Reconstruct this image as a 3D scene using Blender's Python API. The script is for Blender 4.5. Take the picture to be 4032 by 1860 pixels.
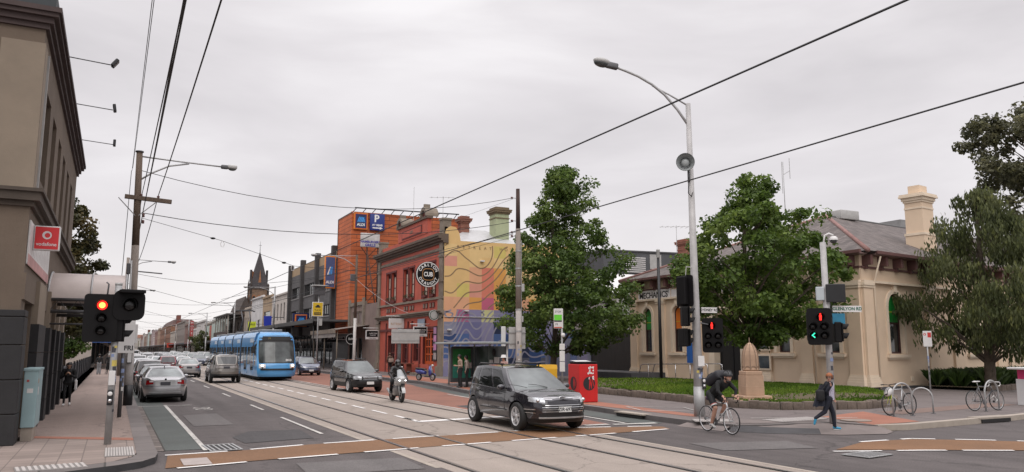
import bpy, bmesh, math, random
from mathutils import Vector, Matrix, noise as mnoise
sc = bpy.context.scene
for _o in list(bpy.data.objects): bpy.data.objects.remove(_o)
C = sc.collection
R = math.radians
rnd = random.Random(11)

# ------------------------------------------------------------------ camera, sky, sun, exposure
cd = bpy.data.cameras.new('camera'); cam = bpy.data.objects.new('camera', cd); C.objects.link(cam)
cam.location = (0, 0, 2.2); cam.rotation_euler = (R(90 + 8.245), 0, R(-26.86))
cd.sensor_width = 36; cd.lens = 27.39; cd.clip_start = .1; cd.clip_end = 5000
sc.camera = cam
SUN_EL, SUN_AZ = 48, 205          # azimuth: where the light comes from, degrees clockwise from the street direction
w = bpy.data.worlds.new('World'); sc.world = w; w.use_nodes = True
nt = w.node_tree; N = nt.nodes; L = nt.links
bg = N['Background']
sky = N.new('ShaderNodeTexSky'); sky.sky_type = 'NISHITA'; sky.sun_disc = False
sky.sun_elevation = R(SUN_EL); sky.sun_rotation = R(SUN_AZ)
tc = N.new('ShaderNodeTexCoord'); mp = N.new('ShaderNodeMapping'); mp.inputs['Scale'].default_value = (1.0, 1.0, 3.4)
mp.inputs['Rotation'].default_value = (R(9), R(-6), R(30))
n1 = N.new('ShaderNodeTexNoise'); n1.inputs['Scale'].default_value = 2.1; n1.inputs['Detail'].default_value = 6; n1.inputs['Roughness'].default_value = .48
n1.inputs['Distortion'].default_value = .35
rp = N.new('ShaderNodeValToRGB'); e = rp.color_ramp.elements
e[0].position = .29; e[0].color = (.57, .545, .565, 1); e[1].position = .70; e[1].color = (.88, .855, .87, 1)
m_ = e.new(.50); m_.color = (.72, .69, .71, 1)
L.new(tc.outputs['Generated'], mp.inputs['Vector']); L.new(mp.outputs[0], n1.inputs['Vector']); L.new(n1.outputs['Fac'], rp.inputs[0])
sp = N.new('ShaderNodeSeparateXYZ'); L.new(tc.outputs['Generated'], sp.inputs[0])
# an overcast sky is brightest overhead: gain rises with height
mr = N.new('ShaderNodeMapRange'); mr.interpolation_type = 'SMOOTHSTEP'
mr.inputs['From Min'].default_value = .50; mr.inputs['From Max'].default_value = .97; mr.inputs['To Min'].default_value = 9.2; mr.inputs['To Max'].default_value = 27.0
L.new(sp.outputs['Z'], mr.inputs['Value'])
# pale band low over the horizon
hz = N.new('ShaderNodeMapRange'); hz.interpolation_type = 'SMOOTHSTEP'
hz.inputs['From Min'].default_value = .0; hz.inputs['From Max'].default_value = .20; hz.inputs['To Min'].default_value = .75; hz.inputs['To Max'].default_value = 0
L.new(sp.outputs['Z'], hz.inputs['Value'])
mh = N.new('ShaderNodeMix'); mh.data_type = 'RGBA'; mh.inputs[7].default_value = (.90, .865, .85, 1)
L.new(hz.outputs[0], mh.inputs[0]); L.new(rp.outputs[0], mh.inputs[6])
vm = N.new('ShaderNodeVectorMath'); vm.operation = 'SCALE'; L.new(mh.outputs[2], vm.inputs[0]); L.new(mr.outputs[0], vm.inputs['Scale'])
mx = N.new('ShaderNodeMix'); mx.data_type = 'RGBA'; mx.inputs[0].default_value = .97
L.new(sky.outputs[0], mx.inputs[6]); L.new(vm.outputs[0], mx.inputs[7])
L.new(mx.outputs[2], bg.inputs[0]); bg.inputs[1].default_value = .1
sd = bpy.data.lights.new('sun', 'SUN'); sd.energy = 1.0; sd.angle = R(50); sd.color = (1, .95, .89)
sun = bpy.data.objects.new('sun', sd); C.objects.link(sun)
sun.rotation_euler = (R(90 - SUN_EL), 0, R(180 - SUN_AZ + 0))
sc.view_settings.view_transform = 'Standard'; sc.view_settings.look = 'None'
sc.view_settings.exposure = 0.28; sc.view_settings.gamma = 1
sc.cycles.max_bounces = 6; sc.cycles.transparent_max_bounces = 12

# ------------------------------------------------------------------ materials
MATS = {}
def _base(name):
 m = bpy.data.materials.new(name); m.use_nodes = True
 return m, m.node_tree.nodes, m.node_tree.links, m.node_tree.nodes['Principled BSDF']
def _noise(N, L, scale, detail=4, coord='Object', sx=(1, 1, 1), rough=.55):
 t = N.new('ShaderNodeTexCoord'); mpn = N.new('ShaderNodeMapping'); mpn.inputs['Scale'].default_value = sx
 n = N.new('ShaderNodeTexNoise'); n.inputs['Scale'].default_value = scale; n.inputs['Detail'].default_value = detail; n.inputs['Roughness'].default_value = rough
 L.new(t.outputs[coord], mpn.inputs[0]); L.new(mpn.outputs[0], n.inputs['Vector']); return n
def _ramp(N, L, src, stops):
 r = N.new('ShaderNodeValToRGB'); el = r.color_ramp.elements
 while len(el) < len(stops): el.new(.5)
 for q, (p, c) in zip(el, stops): q.position = p; q.color = (*c, 1)
 L.new(src, r.inputs[0]); return r
def _mixc(N, L, fac, a, b, mode='MIX'):
 x = N.new('ShaderNodeMix'); x.data_type = 'RGBA'; x.blend_type = mode
 for i, s in ((0, fac), (6, a), (7, b)):
  if hasattr(s, 'links'): L.new(s, x.inputs[i])
  elif i == 0: x.inputs[0].default_value = s
  else: x.inputs[i].default_value = (*s, 1)
 return x.outputs[2]
def _bump(N, L, B, h, strength, dist=.02):
 b = N.new('ShaderNodeBump'); b.inputs['Strength'].default_value = strength; b.inputs['Distance'].default_value = dist
 L.new(h, b.inputs['Height']); L.new(b.outputs[0], B.inputs['Normal'])
def pm(name, col, rough=.6, metal=0, var=.14, scale=2.2, bump=0, bscale=40, coat=0, sx=(1, 1, 1), spec=.5):
 """plain weathered surface: base colour broken up by two noises, roughness varies too"""
 if name in MATS: return MATS[name]
 m, N, L, B = _base(name)
 n = _noise(N, L, scale, 5, sx=sx); f = _noise(N, L, scale * 9, 3, sx=sx)
 lo = tuple(c * (1 - var) for c in col); hi = tuple(min(1, c * (1 + var)) for c in col)
 r = _ramp(N, L, n.outputs['Fac'], [(.3, lo), (.7, hi)])
 c = _mixc(N, L, var * .8, r.outputs[0], _ramp(N, L, f.outputs['Fac'], [(.35, lo), (.65, hi)]).outputs[0])
 L.new(c, B.inputs['Base Color'])
 B.inputs['Roughness'].default_value = rough; B.inputs['Metallic'].default_value = metal; B.inputs['Specular IOR Level'].default_value = spec
 if coat: B.inputs['Coat Weight'].default_value = coat; B.inputs['Coat Roughness'].default_value = .04
 if bump: _bump(N, L, B, _noise(N, L, bscale, 4).outputs['Fac'], bump)
 MATS[name] = m; return m
def paint(name, col, metal=.0, rough=.28, dirt=.1):
 """car paint: clear coat, slight dust"""
 return pm(name, col, rough, metal, dirt, 1.6, coat=1.0)
def emit(name, col, strength):
 if name in MATS: return MATS[name]
 m, N, L, B = _base(name); B.inputs['Base Color'].default_value = (*[c * .5 for c in col], 1)
 B.inputs['Emission Color'].default_value = (*col, 1); B.inputs['Emission Strength'].default_value = strength
 MATS[name] = m; return m
def glass(name, col=(.02, .024, .026), rough=.06, spec=.6):
 """dark reflecting pane seen from outside"""
 if name in MATS: return MATS[name]
 m, N, L, B = _base(name)
 n = _noise(N, L, .8, 3); r = _ramp(N, L, n.outputs['Fac'], [(.35, tuple(c * .5 for c in col)), (.65, tuple(c * 1.5 for c in col))])
 L.new(r.outputs[0], B.inputs['Base Color']); B.inputs['Roughness'].default_value = rough; B.inputs['Specular IOR Level'].default_value = spec
 MATS[name] = m; return m
def asphalt(name, col, patch=.25, grain=.35, crack=True, rough=.86):
 if name in MATS: return MATS[name]
 m, N, L, B = _base(name)
 big = _noise(N, L, .22, 4); fine = _noise(N, L, 38, 3); mid = _noise(N, L, 1.7, 5); streak = _noise(N, L, .55, 4, sx=(2.2, .07, 1))
 lo = tuple(c * (1 - patch) for c in col); hi = tuple(c * (1 + patch) for c in col)
 c = _ramp(N, L, big.outputs['Fac'], [(.34, lo), (.66, hi)]).outputs[0]
 c = _mixc(N, L, .5, c, _ramp(N, L, mid.outputs['Fac'], [(.3, lo), (.7, hi)]).outputs[0])
 c = _mixc(N, L, .45, c, _ramp(N, L, streak.outputs['Fac'], [(.35, lo), (.65, hi)]).outputs[0])
 g = _ramp(N, L, fine.outputs['Fac'], [(.3, (1 - grain,) * 3), (.7, (1 + grain,) * 3)]).outputs[0]
 c = _mixc(N, L, 1.0, c, g, 'MULTIPLY')
 if crack:
  t = N.new('ShaderNodeTexCoord'); v = N.new('ShaderNodeTexVoronoi'); v.feature = 'DISTANCE_TO_EDGE'; v.inputs['Scale'].default_value = .23
  d = _noise(N, L, 1.1, 5); vm = N.new('ShaderNodeVectorMath'); vm.operation = 'MULTIPLY_ADD'; vm.inputs[1].default_value = (1.6, 1.6, 0)
  L.new(d.outputs['Color'], vm.inputs[0]); L.new(t.outputs['Object'], vm.inputs[2]); L.new(vm.outputs[0], v.inputs['Vector'])
  k = _ramp(N, L, v.outputs['Distance'], [(.003, (.62,) * 3), (.0085, (1,) * 3)]).outputs[0]
  c = _mixc(N, L, .8, c, k, 'MULTIPLY')
 L.new(c, B.inputs['Base Color']); B.inputs['Roughness'].default_value = rough; B.inputs['Specular IOR Level'].default_value = .3
 _bump(N, L, B, fine.outputs['Fac'], .25, .01)
 MATS[name] = m; return m
def road_paint(name, col, under, wear=.45, scale=5, rough=.75):
 """paint worn through to the asphalt beneath"""
 if name in MATS: return MATS[name]
 m, N, L, B = _base(name)
 a = _noise(N, L, scale, 6, rough=.7); b = _noise(N, L, .6, 3); g = _noise(N, L, 45, 2)
 s = N.new('ShaderNodeMath'); s.operation = 'MULTIPLY_ADD'; s.inputs[1].default_value = .45
 L.new(b.outputs['Fac'], s.inputs[0]); L.new(a.outputs['Fac'], s.inputs[2])
 k = _ramp(N, L, s.outputs[0], [(wear + .02, (0,) * 3), (wear + .30, (1,) * 3)]).outputs[0]
 base = _ramp(N, L, b.outputs['Fac'], [(.3, tuple(c * .85 for c in col)), (.7, tuple(min(1, c * 1.12) for c in col))]).outputs[0]
 c = _mixc(N, L, k, under, base)
 c = _mixc(N, L, 1.0, c, _ramp(N, L, g.outputs['Fac'], [(.3, (.82,) * 3), (.7, (1.18,) * 3)]).outputs[0], 'MULTIPLY')
 L.new(c, B.inputs['Base Color']); B.inputs['Roughness'].default_value = rough; B.inputs['Specular IOR Level'].default_value = .3
 MATS[name] = m; return m
def courses(name, col, mortar, bw=.24, bh=.086, ms=.008, var=.2, axis='XZ', rough=.85, bump=.3, offset=.5, ang=0):
 """brick, block, slate or plank courses laid over a surface; axis picks the plane, ang turns it about z"""
 if name in MATS: return MATS[name]
 m, N, L, B = _base(name)
 t = N.new('ShaderNodeTexCoord'); s = N.new('ShaderNodeSeparateXYZ'); cb = N.new('ShaderNodeCombineXYZ')
 mpn = N.new('ShaderNodeMapping'); mpn.vector_type = 'POINT'; mpn.inputs['Rotation'].default_value = (0, 0, R(-ang))
 L.new(t.outputs['Object'], mpn.inputs[0]); L.new(mpn.outputs[0], s.inputs[0])
 a, b = axis; L.new(s.outputs[a], cb.inputs[0]); L.new(s.outputs[b], cb.inputs[1])
 k = N.new('ShaderNodeTexBrick'); k.inputs['Scale'].default_value = 1; k.inputs['Brick Width'].default_value = bw; k.inputs['Row Height'].default_value = bh
 k.inputs['Mortar Size'].default_value = ms; k.inputs['Mortar Smooth'].default_value = .1; k.offset = offset
 k.inputs['Color1'].default_value = (*[c * (1 - var) for c in col], 1); k.inputs['Color2'].default_value = (*[c * (1 + var) for c in col], 1); k.inputs['Mortar'].default_value = (*mortar, 1)
 L.new(cb.outputs[0], k.inputs['Vector'])
 n = _noise(N, L, .7, 4); c = _mixc(N, L, .8, k.outputs['Color'], _ramp(N, L, n.outputs['Fac'], [(.3, (.8,) * 3), (.7, (1.15,) * 3)]).outputs[0], 'MULTIPLY')
 L.new(c, B.inputs['Base Color']); B.inputs['Roughness'].default_value = rough
 iv = N.new('ShaderNodeMath'); iv.operation = 'SUBTRACT'; iv.inputs[0].default_value = 1; L.new(k.outputs['Fac'], iv.inputs[1])
 _bump(N, L, B, iv.outputs[0], bump, .015)
 MATS[name] = m; return m
def leafmat(name, c0, c1, c2, clump=.55, trans=.35):
 """leaves: clumps of lighter and darker growth, each leaf a little different"""
 if name in MATS: return MATS[name]
 m, N, L, B = _base(name)
 n = _noise(N, L, clump, 3); g = N.new('ShaderNodeNewGeometry')
 c = _ramp(N, L, n.outputs['Fac'], [(.32, c0), (.5, c1), (.68, c2)]).outputs[0]
 c = _mixc(N, L, .75, c, _ramp(N, L, g.outputs['Random Per Island'], [(0, (.55,) * 3), (.7, (1.1,) * 3), (1, (1.7, 1.6, 1.2))]).outputs[0], 'MULTIPLY')
 L.new(c, B.inputs['Base Color']); B.inputs['Roughness'].default_value = .5; B.inputs['Specular IOR Level'].default_value = .35
 tr = N.new('ShaderNodeBsdfTranslucent'); L.new(c, tr.inputs[0]); ms = N.new('ShaderNodeMixShader'); ms.inputs[0].default_value = trans
 out = N['Material Output']; L.new(B.outputs[0], ms.inputs[1]); L.new(tr.outputs[0], ms.inputs[2]); L.new(ms.outputs[0], out.inputs['Surface'])
 MATS[name] = m; return m

# ------------------------------------------------------------------ mesh builder
class MB:
 def __init__(s): s.v = []; s.f = []; s.m = []; s.sm = []; s.mats = []
 def mi(s, m):
  if m not in s.mats: s.mats.append(m)
  return s.mats.index(m)
 def add(s, vs, fs, m, smooth=False, M=None):
  o = len(s.v); k = s.mi(m)
  s.v += [tuple(M @ Vector(p)) if M else tuple(p) for p in vs]
  for f in fs: s.f.append(tuple(i + o for i in f)); s.m.append(k); s.sm.append(smooth)
  return s
 def box(s, x0, y0, z0, x1, y1, z1, m, M=None):
  vs = [(x, y, z) for z in (z0, z1) for y in (y0, y1) for x in (x0, x1)]
  return s.add(vs, [(0, 2, 3, 1), (4, 5, 7, 6), (0, 1, 5, 4), (2, 6, 7, 3), (0, 4, 6, 2), (1, 3, 7, 5)], m, False, M)
 def bbox(s, x0, y0, z0, x1, y1, z1, m, b=.02, M=None, seg=2):
  """box with rounded edges"""
  bm = bmesh.new(); bmesh.ops.create_cube(bm, size=1)
  for q in bm.verts: q.co = Vector(((x0 + x1) / 2 + q.co.x * (x1 - x0), (y0 + y1) / 2 + q.co.y * (y1 - y0), (z0 + z1) / 2 + q.co.z * (z1 - z0)))
  bmesh.ops.bevel(bm, geom=bm.edges[:], offset=b, segments=seg, profile=.5, affect='EDGES')
  bm.verts.index_update(); vs = [q.co.copy() for q in bm.verts]; fs = [[q.index for q in f.verts] for f in bm.faces]; bm.free()
  return s.add(vs, fs, m, True if b > .03 else False, M)
 def quad(s, a, b, c, d, m): return s.add([a, b, c, d], [(0, 1, 2, 3)], m)
 def tube(s, pts, r, m, n=8, caps=True, M=None):
  pts = [Vector(p) for p in pts]; rs = r if isinstance(r, (list, tuple)) else [r] * len(pts)
  vs = []; fs = []; up = None
  for i, p in enumerate(pts):
   t = (pts[min(i + 1, len(pts) - 1)] - pts[max(i - 1, 0)]).normalized()
   if up is None: up = t.orthogonal().normalized()
   else:
    up = up - t * up.dot(t); up = up.normalized() if up.length > 1e-6 else t.orthogonal().normalized()
   sd = t.cross(up)
   for k in range(n):
    a = 2 * math.pi * k / n; vs.append(p + (up * math.cos(a) + sd * math.sin(a)) * rs[i])
  for i in range(len(pts) - 1):
   for k in range(n): fs.append((i * n + k, i * n + (k + 1) % n, (i + 1) * n + (k + 1) % n, (i + 1) * n + k))
  if caps: fs.append(tuple(range(n - 1, -1, -1))); fs.append(tuple(range(len(vs) - n, len(vs))))
  return s.add(vs, fs, m, n > 5, M)
 def lathe(s, prof, m, n=20, M=None, c=(0, 0, 0), smooth=True, cap=True):
  vs = []; fs = []
  for (r, z) in prof:
   for k in range(n):
    a = 2 * math.pi * k / n; vs.append((c[0] + r * math.cos(a), c[1] + r * math.sin(a), c[2] + z))
  for i in range(len(prof) - 1):
   for k in range(n): fs.append((i * n + k, i * n + (k + 1) % n, (i + 1) * n + (k + 1) % n, (i + 1) * n + k))
  if cap and prof[0][0] > 1e-4: fs.append(tuple(range(n - 1, -1, -1)))
  if cap and prof[-1][0] > 1e-4: fs.append(tuple(range(len(vs) - n, len(vs))))
  return s.add(vs, fs, m, smooth, M)
 def prism(s, poly, z0, z1, m, M=None):
  n = len(poly); vs = [(p[0], p[1], z0) for p in poly] + [(p[0], p[1], z1) for p in poly]
  return s.add(vs, [tuple(range(n - 1, -1, -1)), tuple(range(n, 2 * n))] + [(i, (i + 1) % n, n + (i + 1) % n, n + i) for i in range(n)], m, False, M)
 def sheet(s, poly, z, m): return s.add([(p[0], p[1], z) for p in poly], [tuple(range(len(poly)))], m)
 def ell(s, c, r, m, n=12, k=8, M=None):
  prof = [(max(1e-5, math.sin(math.pi * i / k)), -math.cos(math.pi * i / k)) for i in range(k + 1)]
  T = Matrix.Translation(c) @ Matrix.Diagonal((*r, 1)); T = M @ T if M else T
  return s.lathe(prof, m, n, T)
 def grid(s, P, nu, nv, m, smooth=True):
  """P[i][j] points"""
  vs = [P[i][j] for i in range(nu) for j in range(nv)]
  return s.add(vs, [(i * nv + j, (i + 1) * nv + j, (i + 1) * nv + j + 1, i * nv + j + 1) for i in range(nu - 1) for j in range(nv - 1)], m, smooth)
 # framed boxes and quads on a vertical plane
 def fbox(s, F, s0, s1, z0, z1, d0, d1, m):
  vs = [F.p(a, z, d) for z in (z0, z1) for d in (d0, d1) for a in (s0, s1)]
  return s.add(vs, [(0, 2, 3, 1), (4, 5, 7, 6), (0, 1, 5, 4), (2, 6, 7, 3), (0, 4, 6, 2), (1, 3, 7, 5)], m)
 def fquad(s, F, s0, s1, z0, z1, d, m): return s.add([F.p(s0, z0, d), F.p(s1, z0, d), F.p(s1, z1, d), F.p(s0, z1, d)], [(0, 1, 2, 3)], m)
 def fpoly(s, F, pts, d0, d1, m):
  n = len(pts); vs = [F.p(a, z, d0) for a, z in pts] + [F.p(a, z, d1) for a, z in pts]
  return s.add(vs, [tuple(range(n)), tuple(range(n, 2 * n))] + [(i, (i + 1) % n, n + (i + 1) % n, n + i) for i in range(n)], m)
 def wall(s, F, S0, S1, Z0, Z1, ops, m, depth=.2, mrev=None, arch=()):
  """wall face with openings (s0,s1,z0,z1); reveals go inwards; indices in arch get a round head"""
  xs = sorted({S0, S1, *[o[0] for o in ops], *[o[1] for o in ops]}); zs = sorted({Z0, Z1, *[o[2] for o in ops], *[o[3] for o in ops]})
  xs = [x for x in xs if S0 <= x <= S1]; zs = [z for z in zs if Z0 <= z <= Z1]
  for i in range(len(xs) - 1):
   for j in range(len(zs) - 1):
    cx, cz = (xs[i] + xs[i + 1]) / 2, (zs[j] + zs[j + 1]) / 2
    if not any(o[0] < cx < o[1] and o[2] < cz < o[3] for o in ops): s.fquad(F, xs[i], xs[i + 1], zs[j], zs[j + 1], 0, m)
  r = mrev or m
  for k, (a, b, c, d) in enumerate(ops):
   if k in arch:
    rad = (b - a) / 2; sp = d - rad; cx = (a + b) / 2; n = 12
    A = [(cx - rad * math.cos(math.pi * t / n), sp + rad * math.sin(math.pi * t / n)) for t in range(n + 1)]
    for t in range(n):
     p, q = A[t], A[t + 1]
     s.add([F.p(p[0], p[1], 0), F.p(q[0], q[1], 0), F.p(q[0], d, 0), F.p(p[0], d, 0)], [(0, 1, 2, 3)], m)
     s.add([F.p(p[0], p[1], 0), F.p(q[0], q[1], 0), F.p(q[0], q[1], -depth), F.p(p[0], p[1], -depth)], [(0, 1, 2, 3)], r)
    top = sp
   else:
    top = d; s.add([F.p(a, d, 0), F.p(b, d, 0), F.p(b, d, -depth), F.p(a, d, -depth)], [(0, 1, 2, 3)], r)
   s.add([F.p(a, c, 0), F.p(b, c, 0), F.p(b, c, -depth), F.p(a, c, -depth)], [(0, 1, 2, 3)], r)
   for q in (a, b): s.add([F.p(q, c, 0), F.p(q, top, 0), F.p(q, top, -depth), F.p(q, c, -depth)], [(0, 1, 2, 3)], r)
  return s
 def build(s, name, parent=None, label=None):
  me = bpy.data.meshes.new(name); me.from_pydata(s.v, [], s.f)
  for m in s.mats: me.materials.append(m)
  me.polygons.foreach_set('material_index', s.m); me.polygons.foreach_set('use_smooth', s.sm); me.update()
  o = bpy.data.objects.new(name, me); C.objects.link(o)
  if parent: o.parent = parent
  if label: o['label'] = label
  return o
 def wbuild(s, name, parent=None, label=None):
  """same, for vertices given in world coordinates under an unrotated thing"""
  o = s.build(name, parent, label)
  if parent:
   t = Vector((0, 0, 0)); p = parent
   while p: t += p.location; p = p.parent
   o.location = -t
  return o
class Fr:
 """vertical plane: s along it, z up, d outwards"""
 def __init__(s, P, ang, side):
  s.P = P; a = R(ang); s.u = (math.cos(a), math.sin(a)); s.n = (-s.u[1] * side, s.u[0] * side)
 def p(s, a, z, d=0): return (s.P[0] + s.u[0] * a + s.n[0] * d, s.P[1] + s.u[1] * a + s.n[1] * d, z)
def thing(name, label, cat, loc=(0, 0, 0), rz=0, group=None):
 o = bpy.data.objects.new(name, None); C.objects.link(o); o.empty_display_size = .3
 o.location = loc; o.rotation_euler = (0, 0, rz); o['label'] = label; o['category'] = cat
 if group: o['group'] = group
 return o
def tag(o, label, cat, group=None):
 o['label'] = label; o['category'] = cat
 if group: o['group'] = group
 return o
def struct(o): o['kind'] = 'structure'; return o
def dup(root, loc, rz=0, label=None, group=None):
 r = root.copy(); C.objects.link(r); r.location = loc; r.rotation_euler = (0, 0, rz)
 if label: r['label'] = label
 if group: r['group'] = group
 for ch in list(root.children):
  c = ch.copy(); C.objects.link(c); c.parent = r
  for g in list(ch.children):
   d = g.copy(); C.objects.link(d); d.parent = c
 return r
def text(name, body, size, m, parent, M, depth=.006, align='CENTER', sx=1.0, bold=0, label=None):
 """raised lettering; M places the text plane (x right, y up, z out)"""
 cu = bpy.data.curves.new(name, 'FONT'); cu.body = body; cu.size = size; cu.extrude = depth; cu.align_x = align; cu.align_y = 'CENTER'; cu.offset = bold; cu.resolution_u = 3
 o = bpy.data.objects.new('tmp', cu); C.objects.link(o)
 dg = bpy.context.evaluated_depsgraph_get(); me = bpy.data.meshes.new_from_object(o.evaluated_get(dg)); bpy.data.objects.remove(o)
 me.transform(M @ Matrix.Diagonal((sx, 1, 1, 1))); me.materials.clear(); me.materials.append(m); me.name = name
 ob = bpy.data.objects.new(name, me); C.objects.link(ob); ob.parent = parent
 if label: ob['label'] = label
 return ob
def face(P, ang, side=1):
 """matrix for a sign plane at P; ang = heading of its reading direction (x axis) in degrees"""
 a = R(ang); x = Vector((math.cos(a), math.sin(a), 0)); y = Vector((0, 0, 1)); z = x.cross(y)
 M = Matrix.Identity(4)
 for i in range(3): M[i][0], M[i][1], M[i][2], M[i][3] = x[i], y[i], z[i], P[i]
 return M
def wtext(name, body, size, m, parent, P, ang, **k):
 t = Vector((0, 0, 0)); p = parent
 while p: t += p.location; p = p.parent
 return text(name, body, size, m, parent, Matrix.Translation(-t) @ face(P, ang), **k) if parent.type == 'EMPTY' else text(name, body, size, m, parent, face(P, ang), **k)

# ------------------------------------------------------------------ shared materials
ASPH = (.092, .080, .078)
M_asph = asphalt('asphalt_road', ASPH, .36, .4)
M_asph_side = asphalt('asphalt_side_street', (.094, .082, .080), .2)
M_track = asphalt('track_concrete', (.285, .242, .210), .16, .16, True, .8)
M_red = road_paint('red_lane_paint', (.225, .105, .075), ASPH, .34, 4)
M_green = road_paint('green_lane_paint', (.082, .091, .085), ASPH, .34, 3)
M_tan = road_paint('tan_crossing_paint', (.185, .098, .050), ASPH, .30, 5)
M_white = road_paint('white_line_paint', (.50, .48, .45), ASPH, .40, 9)
M_whitestrong = road_paint('fresh_line_paint', (.70, .68, .66), ASPH, .22, 9)
M_pave = asphalt('footpath_asphalt', (.245, .19, .165), .2, .2, True, .85)
M_paveR = asphalt('footpath_asphalt_right', (.15, .128, .122), .18, .2, True, .85)
M_paver = courses('footpath_pavers', (.25, .20, .175), (.15, .12, .105), .4, .4, .012, .12, 'XY', .85, .15, 0)
M_terra = road_paint('terracotta_pavement', (.30, .13, .088), (.16, .11, .09), .24, 5)
M_kerb = courses('bluestone_kerb', (.155, .135, .128), (.06, .055, .05), 1.4, 1.0, .02, .18, 'YX', .8, .3, 0)
M_kerbc = pm('concrete_kerb', (.33, .285, .24), .85, 0, .2, 1.5, .2, 30)
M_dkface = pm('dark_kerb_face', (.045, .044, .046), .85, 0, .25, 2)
M_tact = pm('tactile_tile', (.22, .205, .195), .7, 0, .12, 4)
M_steel = pm('galvanised_steel', (.36, .36, .36), .5, .35, .16, 3)
M_steeldk = pm('dark_steel', (.10, .10, .105), .5, .4, .2, 3)
M_rail = pm('worn_rail_steel', (.23, .215, .21), .3, .7, .15, 3)
M_groove = pm('rail_groove', (.028, .026, .026), .8)
M_black = pm('black_plastic', (.0045, .004, .0045), .6, 0, .2, 3, spec=.22)
M_blackm = pm('black_metal', (.018, .018, .02), .4, .2, .2, 3)
M_lens = pm('dark_lens', (.012, .011, .011), .25)
M_signw = pm('white_sign_face', (.62, .61, .60), .5, 0, .06, 3)
M_signg = pm('grey_sign_back', (.40, .395, .385), .55, .1, .12, 3)
M_ink = pm('black_lettering', (.015, .015, .017), .6)
M_whiteink = pm('white_lettering', (.75, .75, .74), .6)
M_redink = pm('red_lettering', (.50, .03, .025), .6)
M_wood = pm('weathered_pole_timber', (.115, .083, .062), .9, 0, .35, 3, .4, 25, sx=(3, 3, .25))
M_woodgr = pm('grey_pole_timber', (.23, .195, .17), .9, 0, .3, 3, .4, 25, sx=(3, 3, .25))
M_glass = glass('dark_window_glass')
M_glassg = glass('grey_window_glass', (.05, .055, .055), .08)
M_dark = pm('dark_interior', (.012, .011, .011), .8)
M_rub = pm('tyre_rubber', (.014, .014, .014), .75, 0, .15, 5)
M_chrome = pm('chrome_trim', (.62, .62, .63), .14, .95, .05, 3)

# ------------------------------------------------------------------ ground, road, track, footpaths
g = MB(); g.sheet([(-1500, -60), (1500, -60), (1500, 2500), (-1500, 2500)], -.03, asphalt('far_ground', (.14, .13, .12), .2, .1, False)); struct(g.build('ground'))
g = MB(); g.sheet([(-2.2, -8), (17.5, -8), (17.5, 900), (-2.2, 900)], 0, M_asph); struct(g.build('main_road'))
g = MB(); g.sheet([(17.5, -8), (90, -8), (90, 24.0), (17.5, 14.4)], -.001, M_asph_side); g.sheet([(-60, -8), (-2.2, -8), (-2.2, 16.6), (-60, 16.6)], -.001, M_asph_side); struct(g.build('side_street'))
g = MB(); g.sheet([(5.62, -6), (11.35, -6), (11.35, 600), (5.62, 600)], .004, M_track); struct(g.build('tram_track_concrete'))
g = MB()
for x in (5.97, 7.43, 9.52, 10.98):
 g.sheet([(x - .062, -6), (x + .05, -6), (x + .05, 500), (x - .062, 500)], .016, M_groove)
 g.sheet([(x - .03, -6), (x + .045, -6), (x + .045, 500), (x - .03, 500)], .02, M_rail)
struct(g.build('tram_rails'))
g = MB(); g.sheet([(5.50, 14), (5.62, 14), (5.62, 400), (5.50, 400)], .006, M_kerbc); g.sheet([(11.35, 0), (11.47, 0), (11.47, 40), (11.35, 40)], .006, M_kerbc); struct(g.build('track_edge_strip'))
g = MB(); g.sheet([(11.47, 19.75), (13.2, 19.75), (15.0, 36), (16.6, 47), (17.3, 90), (11.47, 90)], .008, M_red); struct(g.build('red_bus_lane'))
g = MB(); g.sheet([(.95, 19.0), (1.92, 18.9), (1.92, 80), (.95, 80)], .008, M_green)
g.sheet([(13.9, 19.0), (14.85, 19.3), (15.35, 24), (15.7, 36), (16.95, 45), (16.2, 45), (14.7, 34), (14.3, 24)], .0085, M_green); struct(g.build('green_bike_lane'))
g = MB(); g.sheet([(1.0, 16.2), (3.1, 16.55), (5.6, 16.9), (9.2, 17.3), (11.65, 17.5), (13.9, 17.75), (14.1, 18.35), (13.6, 18.6), (11.6, 19.2), (9.3, 19.1), (7.1, 18.95), (4.2, 18.65), (2.5, 18.2), (1.15, 18.1)], .012, M_tan)
g.sheet([(14.3, 12.5), (17.8, 10.6), (22, 7.0), (22.5, 8.8), (18.8, 12.2), (17.6, 13.1), (16.0, 13.2)], .012, M_tan)
struct(g.build('tan_crossing_band'))
# white paint: dashes edging the crossing, lane lines, hook-turn box, arrows
g = MB(); gw = MB()
def stripe(a, b, wd, m=M_white, z=.0155, mb=None):
 a = Vector((*a, 0)); b = Vector((*b, 0)); d = (b - a).normalized(); n = Vector((-d.y, d.x, 0)) * wd / 2
 (mb or g).sheet([(a - n)[:2], (b - n)[:2], (b + n)[:2], (a + n)[:2]], z, m)
def dashes(pts, on, off, wd, m=M_whitestrong, z=.0165):
 acc = 0; draw = True; left = on
 for a, b in zip(pts, pts[1:]):
  a = Vector((*a, 0)); b = Vector((*b, 0)); ln = (b - a).length; d = (b - a) / ln; p = 0
  while p < ln - 1e-6:
   q = min(left, ln - p)
   if draw and q > .05: stripe((a + d * p)[:2], (a + d * (p + q))[:2], wd, m, z)
   p += q; left -= q
   if left < 1e-6: draw = not draw; left = on if draw else off
dashes([(1.1, 18.12), (2.5, 18.24), (4.2, 18.68), (7.1, 18.98), (9.3, 19.14), (11.6, 19.24), (13.9, 18.6)], 1.25, .5, .13)
dashes([(1.2, 16.1), (3.1, 16.5), (5.6, 16.85), (9.2, 17.25), (11.65, 17.45), (14.0, 17.75)], 1.3, .6, .13)
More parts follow.
